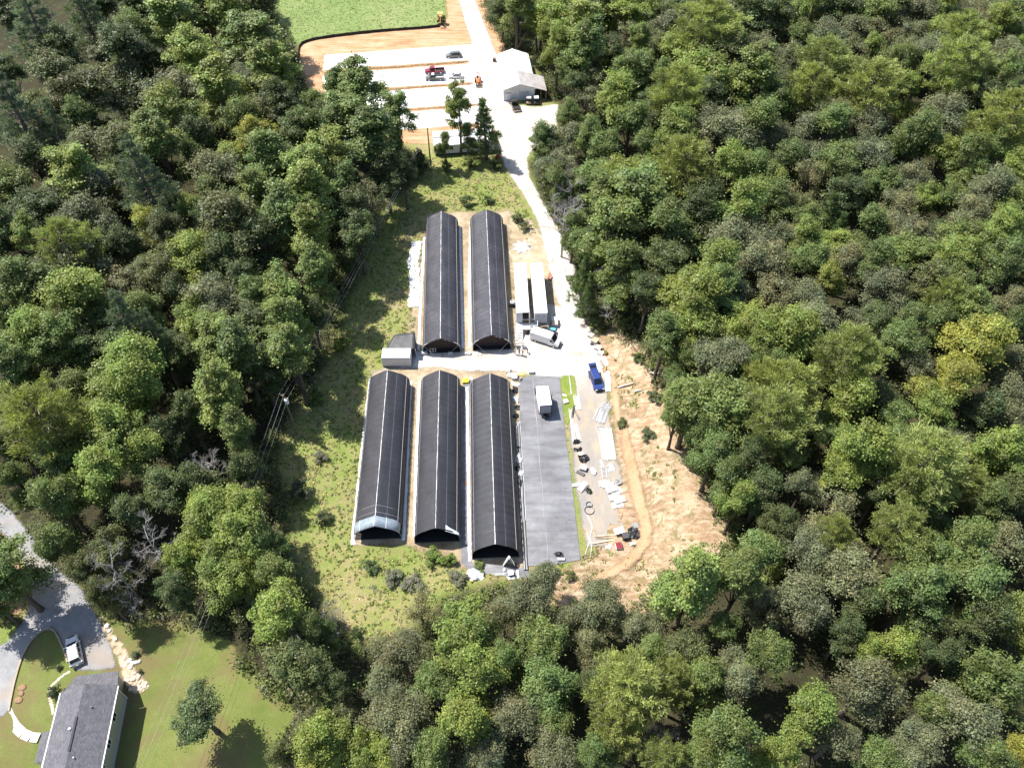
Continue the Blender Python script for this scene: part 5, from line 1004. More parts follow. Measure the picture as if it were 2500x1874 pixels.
# ================================================================== VEHICLES
TRIM = mat('black trim', (.018, .018, .019), .6, var=.2)
HEADL = mat('headlamp lens', (.75, .76, .76), .15, var=.05, spec=.8); TAILL = mat('tail lamp lens', (.35, .02, .015), .2, var=.1)
CHROME = mat('chrome', (.65, .65, .66), .2, metal=.8, var=.05)
def ring(x, hw, zb, zt, r=.13):
    return [(x, -hw, zb + .12), (x, -hw * 1.0, (zb + zt) / 2), (x, -hw + .03, zt - r), (x, -hw + r, zt), (x, hw - r, zt), (x, hw - .03, zt - r), (x, hw, (zb + zt) / 2), (x, hw, zb + .12), (x, hw - .12, zb), (x, -hw + .12, zb)]
def face_panel(mb, A, B, C, D, u0, u1, v0, v1, off=.012):
    A, B, C, D = map(Vector, (A, B, C, D)); nrm = (B - A).cross(D - A); nrm.normalize()
    def bl(u, v): return (A * (1 - u) + B * u) * (1 - v) + (D * (1 - u) + C * u) * v
    q = [bl(u0, v0), bl(u1, v0), bl(u1, v1), bl(u0, v1)]
    mb.add([p + nrm * off for p in q] + [p - nrm * .01 for p in q], [(0, 1, 2, 3), (7, 6, 5, 4), (0, 4, 5, 1), (1, 5, 6, 2), (2, 6, 7, 3), (3, 7, 4, 0)])
def cabin(t, pm, xr, xf, xrt, xft, hwb, hwt, zb, zt, nside=2, name='cabin', rear=True):
    c = MB(); b8 = [(xr, -hwb, zb), (xf, -hwb, zb), (xf, hwb, zb), (xr, hwb, zb), (xrt, -hwt, zt), (xft, -hwt, zt), (xft, hwt, zt), (xrt, hwt, zt)]
    c.add(b8, [(3, 2, 1, 0), (4, 5, 6, 7), (0, 1, 5, 4), (1, 2, 6, 5), (2, 3, 7, 6), (3, 0, 4, 7)]); cb = c.build(name, pm, t, bevel=.07)
    w = MB(); face_panel(w, b8[1], b8[2], b8[6], b8[5], .08, .92, .1, .88, .03); w.build('windshield', glass_mat(), t)
    if rear: w = MB(); face_panel(w, b8[3], b8[0], b8[4], b8[7], .1, .9, .2, .85, .03); w.build('rear_window', glass_mat(), t)
    for s, (A, B, C, D) in ((-1, (b8[0], b8[1], b8[5], b8[4])), (1, (b8[2], b8[3], b8[7], b8[6]))):
        for i in range(nside):
            a, b_ = .07 + i * .88 / nside, .07 + (i + 1) * .88 / nside - .04; w = MB(); face_panel(w, A, B, C, D, a, b_, .18, .84, .025); w.build('side_window', glass_mat(), t)
    return cb
def wheels(t, xs, hw, r=.34, w=.24):
    for x in xs:
        for s in (-1, 1): wheel_part((x, s * (hw - w * .4), r), r, w, t)
def lamps(t, xf, xr, hw, z, zr):
    for s in (-1, 1):
        l = MB(); l.box((xf - .03, s * (hw - .28), z), (.1, .36, .16)); l.build('headlight', HEADL, t, bevel=.02)
        l = MB(); l.box((xr + .03, s * (hw - .16), zr), (.09, .2, .34)); l.build('tail_light', TAILL, t, bevel=.02)
def mirrors(t, x, hw, z, m):
    for s in (-1, 1): q = MB(); q.box((x, s * (hw + .12), z), (.14, .24, .16)); q.build('mirror', m, t, bevel=.03)
def bumpers(t, xf, xr, hw, m):
    for x in (xf, xr): q = MB(); q.box((x, 0, .48), (.16, hw * 1.86, .26)); q.build('bumper', m, t, bevel=.04)
    q = MB(); q.box((xr - .09 if xr < 0 else xr + .09, 0, .62), (.03, .34, .16)); q.build('licence_plate', WHITE, t)
    q = MB(); q.box((xf + .02, 0, .72), (.1, hw * 1.0, .18)); q.build('grille', TRIM, t)
def car(label, px, py, hd, color, L=4.6, W=1.84, H=1.68, style='suv', group=None, cname='car', nm='parked_car', open_hatch=False, trim=None):
    t = thing(nm, label, cname, G(px, py), hd, group); pm = paint(color[0], color[1]); hw = W / 2; f, r = L / 2, -L / 2; zh = .98 if style == 'suv' else .86
    zb = .26 if style == 'sedan' else .34
    b = MB(); b.loft([ring(r + .02, hw * .86, zb + .16, zh - .1), ring(r + .18, hw * .97, zb, zh + .02), ring(r + L * .3, hw, zb, zh + .04), ring(f - L * .3, hw, zb, zh + .02), ring(f - L * .14, hw * .97, zb, zh - .06), ring(f - .12, hw * .9, zb + .04, zh - .2), ring(f, hw * .8, zb + .14, zh - .32)]); b.build('body', pm, t, smooth=False, bevel=.03)
    if style == 'suv':
        cabin(t, pm, r + .12, f - L * .22, r + .5, f - L * .42, hw * .93, hw * .74, zh - .02, H, 3)
        for s in (-1, 1): q = MB(); q.bar((r + .7, s * hw * .64, H + .05), (f - L * .46, s * hw * .64, H + .05), .05, .06); q.build('roof_rail', TRIM, t)
    else:
        cabin(t, pm, r + L * .12, f - L * .24, r + L * .27, f - L * .43, hw * .92, hw * .68, zh - .02, H, 2)
    wheels(t, (f - L * .19, r + L * .19), hw); lamps(t, f, r, hw, zh - .3, zh - .15); mirrors(t, f - L * .32, hw, zh + .1, pm); bumpers(t, f, r, hw, trim or pm)
    for s in (-1, 1):
        for x in (-.35, .55): q = MB(); q.box((x, s * (hw + .004), zh - .14), (.18, .03, .04)); q.build('door_handle', CHROME, t)
    if open_hatch:
        q = MB(); q.add([(r + .5, -hw * .72, H + .02), (r + .5, hw * .72, H + .02), (r - .75, hw * .76, H + .42), (r - .75, -hw * .76, H + .42)], [(0, 1, 2, 3)]); o = q.build('tailgate', pm, t); so = o.modifiers.new('t', 'SOLIDIFY'); so.thickness = .07
        q = MB(); q.add([(r + .2, -hw * .6, H + .16), (r + .2, hw * .6, H + .16), (r - .3, hw * .6, H + .32), (r - .3, -hw * .6, H + .32)], [(0, 1, 2, 3)]); q.build('tailgate_window', glass_mat(), o)
    return t
def pickup(label, px, py, hd, color, L=5.6, W=1.95, H=1.85, roof=None, bedm=None, group=None):
    t = thing('pickup_truck', label, 'pickup truck', G(px, py), hd, group); pm = paint(*color); hw = W / 2; f, r = L / 2, -L / 2; zh = 1.08; zb = .42; xb = -.15
    b = MB(); b.loft([ring(xb, hw, zb, zh), ring(f - L * .26, hw, zb, zh), ring(f - .15, hw * .95, zb, zh - .1), ring(f, hw * .88, zb + .1, zh - .22)]); b.build('body', pm, t, bevel=.03)
    cabin(t, pm, xb + .05, f - L * .2, xb + .2, f - L * .33, hw * .93, hw * .76, zh - .02, H, 2)
    if roof: q = MB(); q.box(((xb + .2 + f - L * .33) / 2, 0, H + .012), (f - L * .33 - xb - .35, hw * 1.4, .03)); q.build('roof_panel', roof, t, bevel=.02)
    for s in (-1, 1): q = MB(); q.box(((r + xb) / 2, s * (hw - .05), .78), (xb - r, .1, .66)); q.build('bed_side', pm, t, bevel=.03)
    q = MB(); q.box((r + .05, 0, .8), (.09, W - .2, .56)); q.build('tailgate', pm, t, bevel=.02); q = MB(); q.box(((r + xb) / 2, 0, .58), (xb - r - .1, W - .2, .08)); q.build('bed_floor', bedm or TRIM, t)
    wheels(t, (f - L * .18, r + L * .2), hw, .38, .27); lamps(t, f, r, hw, zh - .3, .95); mirrors(t, f - L * .3, hw, zh + .15, TRIM); bumpers(t, f + .03, r - .05, hw, CHROME)
    return t
gcars = 'vehicles parked in the white stone lot'
car('grey-green estate car alone in the first parking bay', 1108, 140, rad(184), ('grey green', (.16, .17, .155)), 4.7, 1.85, 1.62, 'suv', gcars)
pickup('dark red pickup truck with black bed in the second parking bay', 1062, 178, rad(185), ('dark red', (.25, .012, .03)), group=gcars)
pickup('grey-green pickup truck with white roof beside the red pickup', 1062, 195, rad(184), ('pewter green', (.12, .14, .125)), 5.2, 1.85, 1.75, WHITE, WHITE, gcars)
car('small white sedan right of the two pickups', 1113, 190, rad(184), ('white', (.72, .72, .71)), 4.3, 1.72, 1.42, 'sedan', gcars)
pickup('dark olive pickup truck parked nose-in at the metal building', 1257, 262, rad(103), ('olive black', (.05, .05, .032)), 5.4, 1.95, 1.85)
car('blue SUV with raised tailgate standing on the yard gravel', 1455, 934, rad(-77), ('deep blue', (.025, .05, .2)), 4.75, 1.9, 1.75, 'suv', open_hatch=True, nm='suv', trim=TRIM)
car('white and silver SUV parked on the house driveway', 186, 1592, rad(120), ('pearl white', (.70, .70, .70)), 4.6, 1.85, 1.68, 'suv', nm='suv', trim=paint('silver', (.45, .45, .46)))
def van():
    t = thing('cargo_van', 'white high-roof cargo van facing right before the deck stairs', 'van', G(1332, 834), rad(-24)); pm = paint('van white', (.68, .68, .685)); L, hw, H = 6.0, 1.0, 2.5; f, r = 3.0, -3.0
    b = MB(); b.loft([ring(r, hw * .94, .42, H - .12, .2), ring(r + .1, hw, .36, H, .22), ring(f - 2.0, hw, .36, H, .22), ring(f - 1.62, hw, .36, H - .1, .22), ring(f - .92, hw * .98, .36, 1.45, .2), ring(f - .2, hw * .92, .38, 1.12, .2), ring(f, hw * .84, .45, .95, .15)]); b.build('body', pm, t, bevel=.03)
    w = MB(); face_panel(w, (f - .86, -hw * .9, 1.42), (f - .86, hw * .9, 1.42), (f - 1.6, hw * .82, H - .16), (f - 1.6, -hw * .82, H - .16), .06, .94, .08, .92, .07); w.build('windshield', glass_mat(), t)
    for s in (-1, 1):
        q = MB(); q.add([(f - 1.75, s * (hw + .012), 1.38), (f - .98, s * (hw + .004), 1.38), (f - 1.45, s * (hw + .004), 1.98), (f - 1.75, s * (hw + .012), 2.02)], [(0, 1, 2, 3)]); o = q.build('side_window', glass_mat(), t); so = o.modifiers.new('t', 'SOLIDIFY'); so.thickness = .03; so.offset = 0
        q = MB(); q.box((-.6, s * (hw + .005), 1.3), (1.5, .02, .05)); q.build('door_rail', mat('grey seam', (.4, .4, .41), .6), t)
        q = MB(); q.box((-.7, s * (hw + .006), .62), (3.0, .03, .12)); q.build('side_moulding', TRIM, t)
    wheels(t, (f - .95, r + 1.15), hw, .36, .25); lamps(t, f - .04, r, hw, .95, 1.2); mirrors(t, f - 1.0, hw, 1.5, TRIM); bumpers(t, f - .04, r, hw, TRIM)
van()
def box_truck():
    t = thing('box_truck', 'white box truck facing away on the black ground cloth', 'truck', Vector((6.05, 86.2, 0)), rad(97)); pm = paint('van white', (.68, .68, .685)); hw = 1.1; L = 4.4
    b = MB(); b.box((L / 2, 0, 2.05), (L, 2 * hw, 2.4)); bo = b.build('cargo_box', mat('white truck box', (.8, .8, .8), .45, var=.04), t, bevel=.04)
    q = MB(); q.box((-.03, 0, 2.0), (.05, 2 * hw - .3, 2.0)); q.build('rear_door', mat('grey-blue roller door', (.32, .33, .37), .5, var=.08), t)
    for s in (-1, 1): q = MB(); q.box((-.03, s * (hw - .07), 2.05), (.07, .12, 2.4)); q.build('door_post', BLACK, t)
    q = MB(); q.box((-.03, 0, 3.2), (.07, 2 * hw, .1)); q.build('door_header', BLACK, t); q = MB(); q.box((-.05, 0, .95), (.06, .5, .12)); q.build('door_latch', BLACK, t)
    c = MB(); c.loft([ring(L + .06, hw * .86, .5, 2.15, .15), ring(L + .7, hw * .86, .5, 2.12, .15), ring(L + 1.25, hw * .84, .5, 1.35, .15), ring(L + 1.95, hw * .78, .55, 1.15, .15)]); c.build('cab', pm, t, bevel=.03)
    w = MB(); face_panel(w, (L + 1.28, -hw * .78, 1.32), (L + 1.28, hw * .78, 1.32), (L + .72, hw * .74, 2.08), (L + .72, -hw * .74, 2.08), .06, .94, .06, .9, .06); w.build('windshield', glass_mat(), t)
    for s in (-1, 1): q = MB(); q.box((L + .55, s * (hw * .86 + .01), 1.68), (.7, .02, .5)); q.build('side_window', glass_mat(), t)
    mirrors(t, L + .95, hw * .95, 1.6, TRIM); wheels(t, (L + 1.2, 1.0), hw, .38, .28); q = MB(); q.box((L / 2 + .4, 0, .68), (L + 2.4, .9, .22)); q.build('chassis', BLACK, t); q = MB(); q.box((-.12, 0, .55), (.14, 1.9, .14)); q.build('bumper', STEEL, t); lamps(t, L + 1.93, -.08, hw * .8, .95, .8)
box_truck()
def tractor(label, px, py, hd, m, S=1., hoe=False, nm='tractor'):
    t = thing(nm, label, 'tractor' if not hoe else 'backhoe', G(px, py), hd); t.scale = (S, S, S)
    h = MB(); h.loft([ring(.1, .36, .55, 1.25, .1), ring(1.1, .34, .55, 1.2, .1), ring(1.45, .3, .6, 1.08, .1)]); h.build('hood', m, t, bevel=.02)
    c = MB(); c.box((-.35, 0, .62), (1.1, .5, .35)); c.build('chassis', BLACK, t, bevel=.03); s_ = MB(); s_.box((-.55, 0, 1.0), (.45, .5, .14)).box((-.78, 0, 1.25), (.1, .5, .45)); s_.build('seat', BLACK, t, bevel=.04)
    for s in (-1, 1):
        q = MB(); q.box((-.6, s * .58, 1.08), (.95, .34, .08)); q.build('fender', m, t, bevel=.03); wheel_part((-.6, s * .62, .58), .58, .34, t); wheel_part((1.05, s * .52, .36), .36, .24, t)
        q = MB(); q.bar((.35, s * .48, 1.15), (1.75, s * .45, .75), .09, .12).bar((1.75, s * .45, .75), (2.05, s * .45, .35), .09, .12); q.build('loader_arm', m, t)
    bk_ = MB(); bk_.loft([[(2.0, y, .15), (2.6, y, .12), (2.55, y, .2), (2.15, y, .28), (2.1, y, .7), (2.02, y, .68)] for y in (-.75, .75)]); bk_.build('bucket', mat('worn steel bucket', (.2, .17, .13), .6, var=.3), t)
    st = MB(); st.tube([(.05, 0, 1.2), (-.15, 0, 1.42)], .03, 6); st.tube([(-.15 + .14 * math.cos(a) * .4, .17 * math.sin(a), 1.42 + .14 * math.cos(a)) for a in [i * math.pi / 6 for i in range(13)]], .02, 5); st.build('steering_wheel', BLACK, t)
    for x in (-.95, ) if not hoe else (-.95, .15):
        for s in (-1, 1): q = MB(); q.bar((x, s * .5, 1.05), (x, s * .48, 2.1), .07, .07); q.build('roll_bar', BLACK, t)
    q = MB(); q.bar((-.95, -.5, 2.12), (-.95, .5, 2.12), .07, .07); q.build('roll_bar_top', BLACK, t)
    if hoe:
        q = MB(); q.box((-.4, 0, 2.17), (1.3, 1.2, .08)); q.build('canopy', m, t, bevel=.03)
        bm = MB(); bm.bar((-1.1, 0, .7), (-1.7, 0, 2.1), .22, .3).bar((-1.7, 0, 2.1), (-2.35, 0, 1.0), .18, .24); bm.build('boom', m, t); q = MB(); q.loft([[(-2.3, y, .95), (-2.55, y, .6), (-2.2, y, .4), (-2.05, y, .75)] for y in (-.3, .3)]); q.build('digging_bucket', BLACK, t)
        for s in (-1, 1): q = MB(); q.bar((-1.2, s * .45, .6), (-1.75, s * 1.0, .1), .12, .14); q.build('stabiliser', m, t)
    return t
tractor('small orange tractor with loader standing at the lot edge', 1167, 203, rad(-82), mat('orange paint', (.55, .16, .04), .5, var=.15), 1.15)
tractor('yellow backhoe loader at the corner of the green field', 1077, 56, rad(92), mat('dusty yellow paint', (.48, .32, .10), .6, var=.25), 1.5, True, 'backhoe')
# ================================================================== PEOPLE beside the upper right greenhouse
SKIN = mat('skin', (.42, .26, .18), .6, var=.05)
def skin_mesh(nm, joints, edges, radii, m, parent, sub=1):
    me = bpy.data.meshes.new(nm); me.from_pydata(joints, edges, []); me.materials.append(m); o = obj(nm, me, parent); o.modifiers.new('skin', 'SKIN'); s = o.modifiers.new('sub', 'SUBSURF'); s.levels = sub; s.render_levels = sub
    for i, r_ in enumerate(radii):
        q = r_ if isinstance(r_, tuple) else (r_, r_); me.skin_vertices[0].data[i].radius = q
    me.skin_vertices[0].data[0].use_root = True
    return o
def person(label, px, py, hd, shirt, pants, hair, lean=0., arms='down', hat=None, H=1.72):
    t = thing('person', label, 'person', G(px, py) + Vector((0, 0, .055)), hd); t.scale = (H / 1.75,) * 3
    k = lean; J = {'pel': (0, 0, .95), 'waist': (.25 * k, 0, 1.12), 'chest': (.62 * k, 0, 1.36 - .08 * k), 'neck': (.8 * k, 0, 1.5 - .14 * k), 'head': (.95 * k, 0, 1.66 - .2 * k)}
    a = {'down': ((.02, .25, 1.18), (.08, .27, .92)), 'front': ((.2, .25, 1.15), (.46, .2, 1.08)), 'reach': ((.36, .24, 1.1), (.62, .2, .86))}[arms]
    js = [J['pel'], J['waist'], J['chest'], J['neck'], J['head'], (J['head'][0], 0, J['head'][2] + .11)]; ed = [(0, 1), (1, 2), (2, 3), (3, 4), (4, 5)]; ra = [(.15, .12), (.13, .11), (.17, .12), .055, (.085, .1), (.06, .07)]
    for s in (-1, 1):
        n = len(js); sh = (J['chest'][0], s * .19, J['chest'][2] + .05); el = (a[0][0] + J['waist'][0] * .6, s * a[0][1], a[0][2]); wr = (a[1][0] + J['waist'][0] * .6, s * a[1][1], a[1][2])
        js += [sh, el, wr]; ed += [(2, n), (n, n + 1), (n + 1, n + 2)]; ra += [.062, .047, .033]
        n = len(js); js += [(0, s * .1, .9), (.03, s * .11, .5), (-.02, s * .12, .09), (.14, s * .13, .04)]; ed += [(0, n), (n, n + 1), (n + 1, n + 2), (n + 2, n + 3)]; ra += [.095, .062, .045, .04]
        hp = Vector(wr); d = (hp - Vector(el)).normalized(); sd_ = Vector((0, 1, 0)); h_ = MB(); h_.bar(hp, hp + d * .09, .075, .03)
        for f_ in range(4): p0 = hp + d * .085 + sd_ * (.028 - f_ * .019); h_.tube([p0, p0 + d * .04, p0 + d * (.07 - .006 * abs(f_ - 1.3)) + Vector((.015, 0, -.01))], [.009, .0085, .007], 5)
        p0 = hp + d * .03 + Vector((.03, -s * .02, 0)); h_.tube([p0, p0 + d * .035 + Vector((.02, -s * .012, 0)), p0 + d * .06 + Vector((.022, -s * .012, 0))], [.011, .01, .008], 5); h_.build('hand', SKIN, t)
    skin_mesh('body', js, ed, ra, SKIN, t)
    sj = [J['waist'], J['chest'], (J['neck'][0], 0, J['neck'][2] - .03), (.0, 0, .93)]; se = [(0, 1), (1, 2), (0, 3)]; sr = [(.155, .13), (.195, .14), (.075, .075), (.175, .145)]
    for s in (-1, 1): n = len(sj); sj += [(J['chest'][0], s * .2, J['chest'][2] + .05), (a[0][0] * .7 + J['waist'][0] * .6, s * .26, a[0][2] + .06)]; se += [(1, n), (n, n + 1)]; sr += [.08, .066]
    skin_mesh('shirt', sj, se, sr, shirt, t)
    pj = [(0, 0, .98)]; pe = []; pr_ = [(.17, .14)]
    for s in (-1, 1): n = len(pj); pj += [(0, s * .1, .86), (.03, s * .11, .5), (-.02, s * .12, .12)]; pe += [(0, n), (n, n + 1), (n + 1, n + 2)]; pr_ += [.112, .08, .068]
    skin_mesh('trousers', pj, pe, pr_, pants, t)
    hx, hz = J['head'][0], J['head'][2]; q = MB(); q.lump((hx - .015, 0, hz + .07), (.22, .2, .24), 3, 12, .05, flat=True); q.build('hat' if hat else 'hair', hat or hair, t, smooth=True)
    fc = MB(); fc.tube([(hx + .1, 0, hz + .03), (hx + .13, 0, hz - .005), (hx + .1, 0, hz - .015)], [.008, .016, .012], 6); fc.build('nose', SKIN, t)
    ey = MB(); [ey.lump((hx + .1, s * .034, hz + .035), (.02, .026, .018), 1, 8, 0, flat=False) for s in (-1, 1)]; ey.build('eyes', BLACK, t)
    mo = MB(); mo.box((hx + .098, 0, hz - .05), (.012, .05, .012)); mo.build('mouth', mat('lips', (.3, .12, .1), .6), t)
    er = MB(); [er.lump((hx, s * .098, hz + .015), (.05, .02, .06), 2, 8, .05, flat=False) for s in (-1, 1)]; er.build('ears', SKIN, t)
def cloth(n, c): return mat(n, c, .85, var=.12, scale=6)
person('person in tan shirt and tan trousers nearest the greenhouse corner', 1257, 865, rad(20), cloth('tan shirt', (.48, .34, .18)), cloth('khaki trousers', (.42, .33, .22)), cloth('brown hair', (.06, .035, .02)))
person('person in dark clothes standing behind the one in red', 1267.5, 866, rad(-30), cloth('charcoal shirt', (.05, .05, .055)), cloth('dark trousers', (.06, .055, .05)), cloth('black hair', (.015, .012, .01)))
person('person in red shirt with white cap and pale trousers', 1276, 868, rad(160), cloth('red shirt', (.34, .05, .05)), cloth('pale trousers', (.55, .5, .45)), cloth('brown hair', (.06, .035, .02)), hat=WHITE)
person('person in blue shirt bending forward beside the van', 1288, 861, rad(190), cloth('blue shirt', (.09, .12, .24)), cloth('grey trousers', (.17, .17, .18)), cloth('dark hair', (.03, .02, .015)), lean=.6, arms='reach')
# ================================================================== SMALL THINGS
LUM = mat('sawn lumber', (.55, .42, .28), .8, var=.2, scale=3, stretch=(1, 1, 4)); GREYW = mat('grey weathered boards', (.42, .39, .35), .85, var=.25, scale=3)
GALV = mat('bright galvanized tube', (.68, .69, .7), .35, metal=.35, var=.1); BAGB = mat('black bin plastic', (.025, .025, .028), .3, var=.4, scale=8, bmp=.9, spec=.6)
BAGW = mat('white bag plastic', (.66, .66, .65), .4, var=.12, scale=5, bmp=.7)
def rack():
    t = thing('wooden_rack', 'open wooden rack behind the four people', 'rack', G(1266, 850), rad(5))
    for a, b in (((-.9, 0, 0), (-.9, 0, 1.5)), ((.9, 0, 0), (.9, 0, 1.5)), ((-.9, .7, 0), (-.9, .7, 1.5)), ((.9, .7, 0), (.9, .7, 1.5)), ((-.9, 0, 1.45), (.9, 0, 1.45)), ((-.9, .7, 1.45), (.9, .7, 1.45)), ((-.9, 0, .7), (.9, 0, .7)), ((-.9, .7, .7), (.9, .7, .7)), ((-.9, 0, 1.45), (-.9, .7, 1.45)), ((.9, 0, 1.45), (.9, .7, 1.45))): q = MB(); q.bar(a, b, .09, .09); q.build('rail', mat('brown lumber', (.3, .22, .15), .85), t)
    for z, x, w in ((.78, -.3, .9), (1.5, .35, .6)): q = MB(); q.box((x, .35, z), (w, .6, .06)); q.build('shelf_board', GREYW, t)
rack()
def ladder(a, b, w, label, m, n=8, z=.12, nm='ladder'):
    A, B = G(*a), G(*b); t = thing(nm, label, 'ladder', A); d = B - A; d.z = 0; L = d.length; d.normalize(); s = Vector((-d.y, d.x, 0)) * w / 2; up = Vector((0, 0, z))
    for k in (-1, 1): q = MB(); q.bar(s * k + up, d * L + s * k + up, .06, .09); q.build('side_rail', m, t)
    for i in range(n): p = d * (L * (i + .5) / n) + up; q = MB(); q.bar(p - s, p + s, .05, .04); q.build('rung', m, t)
    return t
ladder((1232, 860), (1252, 856), .45, 'white ladder lying at the corner of the upper right greenhouse', WHITE, 6)
def aframe():
    t = thing('step_ladder', 'white A-frame ladder standing open in the glossy greenhouse mouth', 'ladder', G(1243, 1378), rad(0)); top = 2.4
    for y, nm in ((-.0, 'front'), ):
        for s in (-1, 1):
            for k in (-1, 1): q = MB(); q.bar((s * .95, k * .3, 0), (s * .06, k * .2, top), .1, .06); q.build('side_rail', WHITE, t)
            for i in range(5): z = .3 + i * .42; x = s * (.95 - .89 * z / top); q = MB(); q.bar((x, -.28, z), (x, .28, z), .06, .05); q.build('rung', WHITE, t)
    for k in (-1, 1): q = MB(); q.bar((-.45, k * .25, 1.15), (.45, k * .25, 1.15), .04, .04); q.build('spreader', STEEL, t)
    q = MB(); q.box((0, 0, top + .02), (.3, .5, .06)); q.build('top_cap', WHITE, t)
    q = MB(); q.add([(-.98, -.3, .06), (-.98, .3, .06), (-.12, .22, top - .1), (-.12, -.22, top - .1)], [(0, 1, 2, 3)]); o = q.build('panel', WHITE, t); so = o.modifiers.new('t', 'SOLIDIFY'); so.thickness = .03
aframe()
def slat_tray(px, py, rz, size, label, m=WHITE, n=7, z=0., tilt=0., group=None, nm='slatted_bench'):
    t = thing(nm, label, 'bench panel', G(px, py) + Vector((0, 0, z + .06)), rz, group); t.rotation_euler = (tilt, 0, rz); x, y = size
    for s in (-1, 1): q = MB(); q.box((s * (x / 2 - .03), 0, .06), (.06, y, .12)); q.build('rail', m, t)
    for i in range(n): q = MB(); q.box((0, -y / 2 + y * (i + .5) / n, .14), (x, y / n * .55, .035)); q.build('slat', m, t)
    return t
def bags(px, py, size, label, m=BAGB, seed=0, n=4, nm='plastic_heap', cat='plastic heap'):
    t = thing(nm, label, cat, G(px, py)); rr = random.Random(seed * 7 + 3)
    for i in range(n): q = MB(); s = rr.uniform(.5, .8); q.lump((rr.uniform(-.28, .28) * size[0], rr.uniform(-.28, .28) * size[1], size[2] * .1), (size[0] * s, size[1] * s, size[2] * rr.uniform(.9, 1.4)), seed + i, 14, .4); q.build('bag', m, t)
    return t
def flat_sheet(pts, label, m=PLASTIC, seed=0, nm='plastic_sheet', cat='plastic sheet', hz=.14):
    rr = random.Random(seed); W_ = [G(*p) for p in pts]; c = sum(W_, Vector()) / len(W_); rings = []; n = len(W_) * 4; out = []
    for i in range(len(W_)):
        a, b = W_[i], W_[(i + 1) % len(W_)]; out += [a.lerp(b, k / 4) for k in range(4)]
    for f in (1., .78, .5, .2): rings.append([c.lerp(p, f * rr.uniform(.93, 1.06)) + Vector((0, 0, .09 + rr.uniform(0, hz))) for p in out])
    q = MB(); q.loft(rings, cap=True); o = q.build(nm, m); return tag(o, label, cat)
def pipes(a, b, n, w, r, label, m=GALV, seed=0, bend=0., cat='pipe bundle', nm='pipe_bundle', layers=2):
    A, B = G(*a), G(*b); d = B - A; L = Vector((d.x, d.y)).length; rz = math.atan2(d.y, d.x); t = thing(nm, label, cat, A, rz); rr = random.Random(seed)
    for i in range(n):
        y = (i / max(1, n - 1) - .5) * w + rr.uniform(-.04, .04); z = .1 + r + (i % layers) * r * 1.8; x0, x1 = rr.uniform(-.25, .15), L + rr.uniform(-.3, .3)
        pts = [(x0, y, z), (L * .55, y + rr.uniform(-.04, .04), z), (x1, y + bend + rr.uniform(-.06, .06), z)]; q = MB(); q.tube(pts, r, 5); q.build('pipe', m, t)
    for x in (.2 * L, .75 * L): q = MB(); q.box((x, 0, .05), (.1, w + .2, .09)); q.build('bearer', WOOD, t)
    return t
def crate(px, py, rz, size, label, m, top=None, group=None, slats=5, nm='wooden_crate'):
    t = thing(nm, label, 'crate', G(px, py), rz, group); x, y, h = size
    for s in (-1, 1):
        for k in range(3): q = MB(); q.box((0, s * (y / 2 - .02), h * (k + .5) / 3), (x, .04, h / 3 * .82)); q.build('board', m, t); q = MB(); q.box((s * (x / 2 - .02), 0, h * (k + .5) / 3), (.04, y - .1, h / 3 * .82)); q.build('board', m, t)
    for i in range(slats): q = MB(); q.box((-x / 2 + x * (i + .5) / slats, 0, h + .02), (x / slats * .86, y, .04)); q.build('slat', top or m, t)
    return t
gcr = 'wooden crates in a row at the foot of the bank'
crate(1443, 822, rad(-38), (1.1, 1.1, .6), 'dark grey wooden crate, topmost of the crate row', GREYW, group=gcr)
crate(1452, 836, rad(-38), (1.25, 1.2, .8), 'tan-topped wooden crate, second of the crate row', GREYW, LUM, gcr)
crate(1460, 852, rad(-35), (1.2, 1.1, .55), 'white-topped crate, third of the crate row', GREYW, WHITE, gcr)
crate(1466, 864, rad(-35), (1.15, 1.0, .4), 'slatted pallet crate, lowest of the crate row beside the orange tub', LUM, WHITE, gcr)
bags(1444, 842, (1.0, .8, .5), 'black junk heap beside the second crate', BAGB, 2, 3)
t = thing('tub', 'orange plastic tub with weeds beside the slatted crate', 'tub', G(1478, 864)); q = MB(); q.tube([(0, 0, 0), (0, 0, .5)], [.35, .45], 14); q.build('pail', mat('orange plastic', (.7, .2, .03), .5), t); q = MB(); q.lump((0, 0, .5), (.8, .8, .5), 4, 12, .35); q.build('weeds', mat('weed green', (.10, .14, .04), .9, var=.4), t)
flat_sheet([(1466, 868), (1478, 872), (1486, 890), (1480, 898), (1470, 885)], 'white plastic sheet crumpled just below the crate row', seed=3)
flat_sheet([(1476, 905), (1488, 908), (1492, 930), (1490, 955), (1474, 955), (1478, 930), (1472, 915)], 'long white plastic sheet beside the blue SUV', seed=4, hz=.2)
pipes((1474, 958), (1482, 930), 8, .9, .03, 'loose white tubes under the sheet by the blue SUV', WHITE, 6)
t = thing('wood_post', 'orange-brown wood post lying above the blue SUV sheet', 'wood post', G(1477, 905), rad(75)); q = MB(); q.box((.5, 0, .2), (1.5, .22, .22)); q.build('beam', mat('orange wood', (.5, .25, .1), .8), t); q = MB(); q.box((-.35, .1, .2), (.3, .5, .3)); q.build('block', mat('orange wood', (.5, .25, .1), .8), t)
pipes((1483, 870), (1512, 881), 3, .25, .03, 'bent white pipe poking onto the bank from the crate row', WHITE, 8, .3)
flat_sheet([(1501, 866), (1510, 854), (1512, 862), (1508, 874), (1502, 876)], 'pale tan slab leaning on the clay bank', mat('pale slab', (.55, .45, .33), .9), 9, 'stone_slab', 'slab', .25)
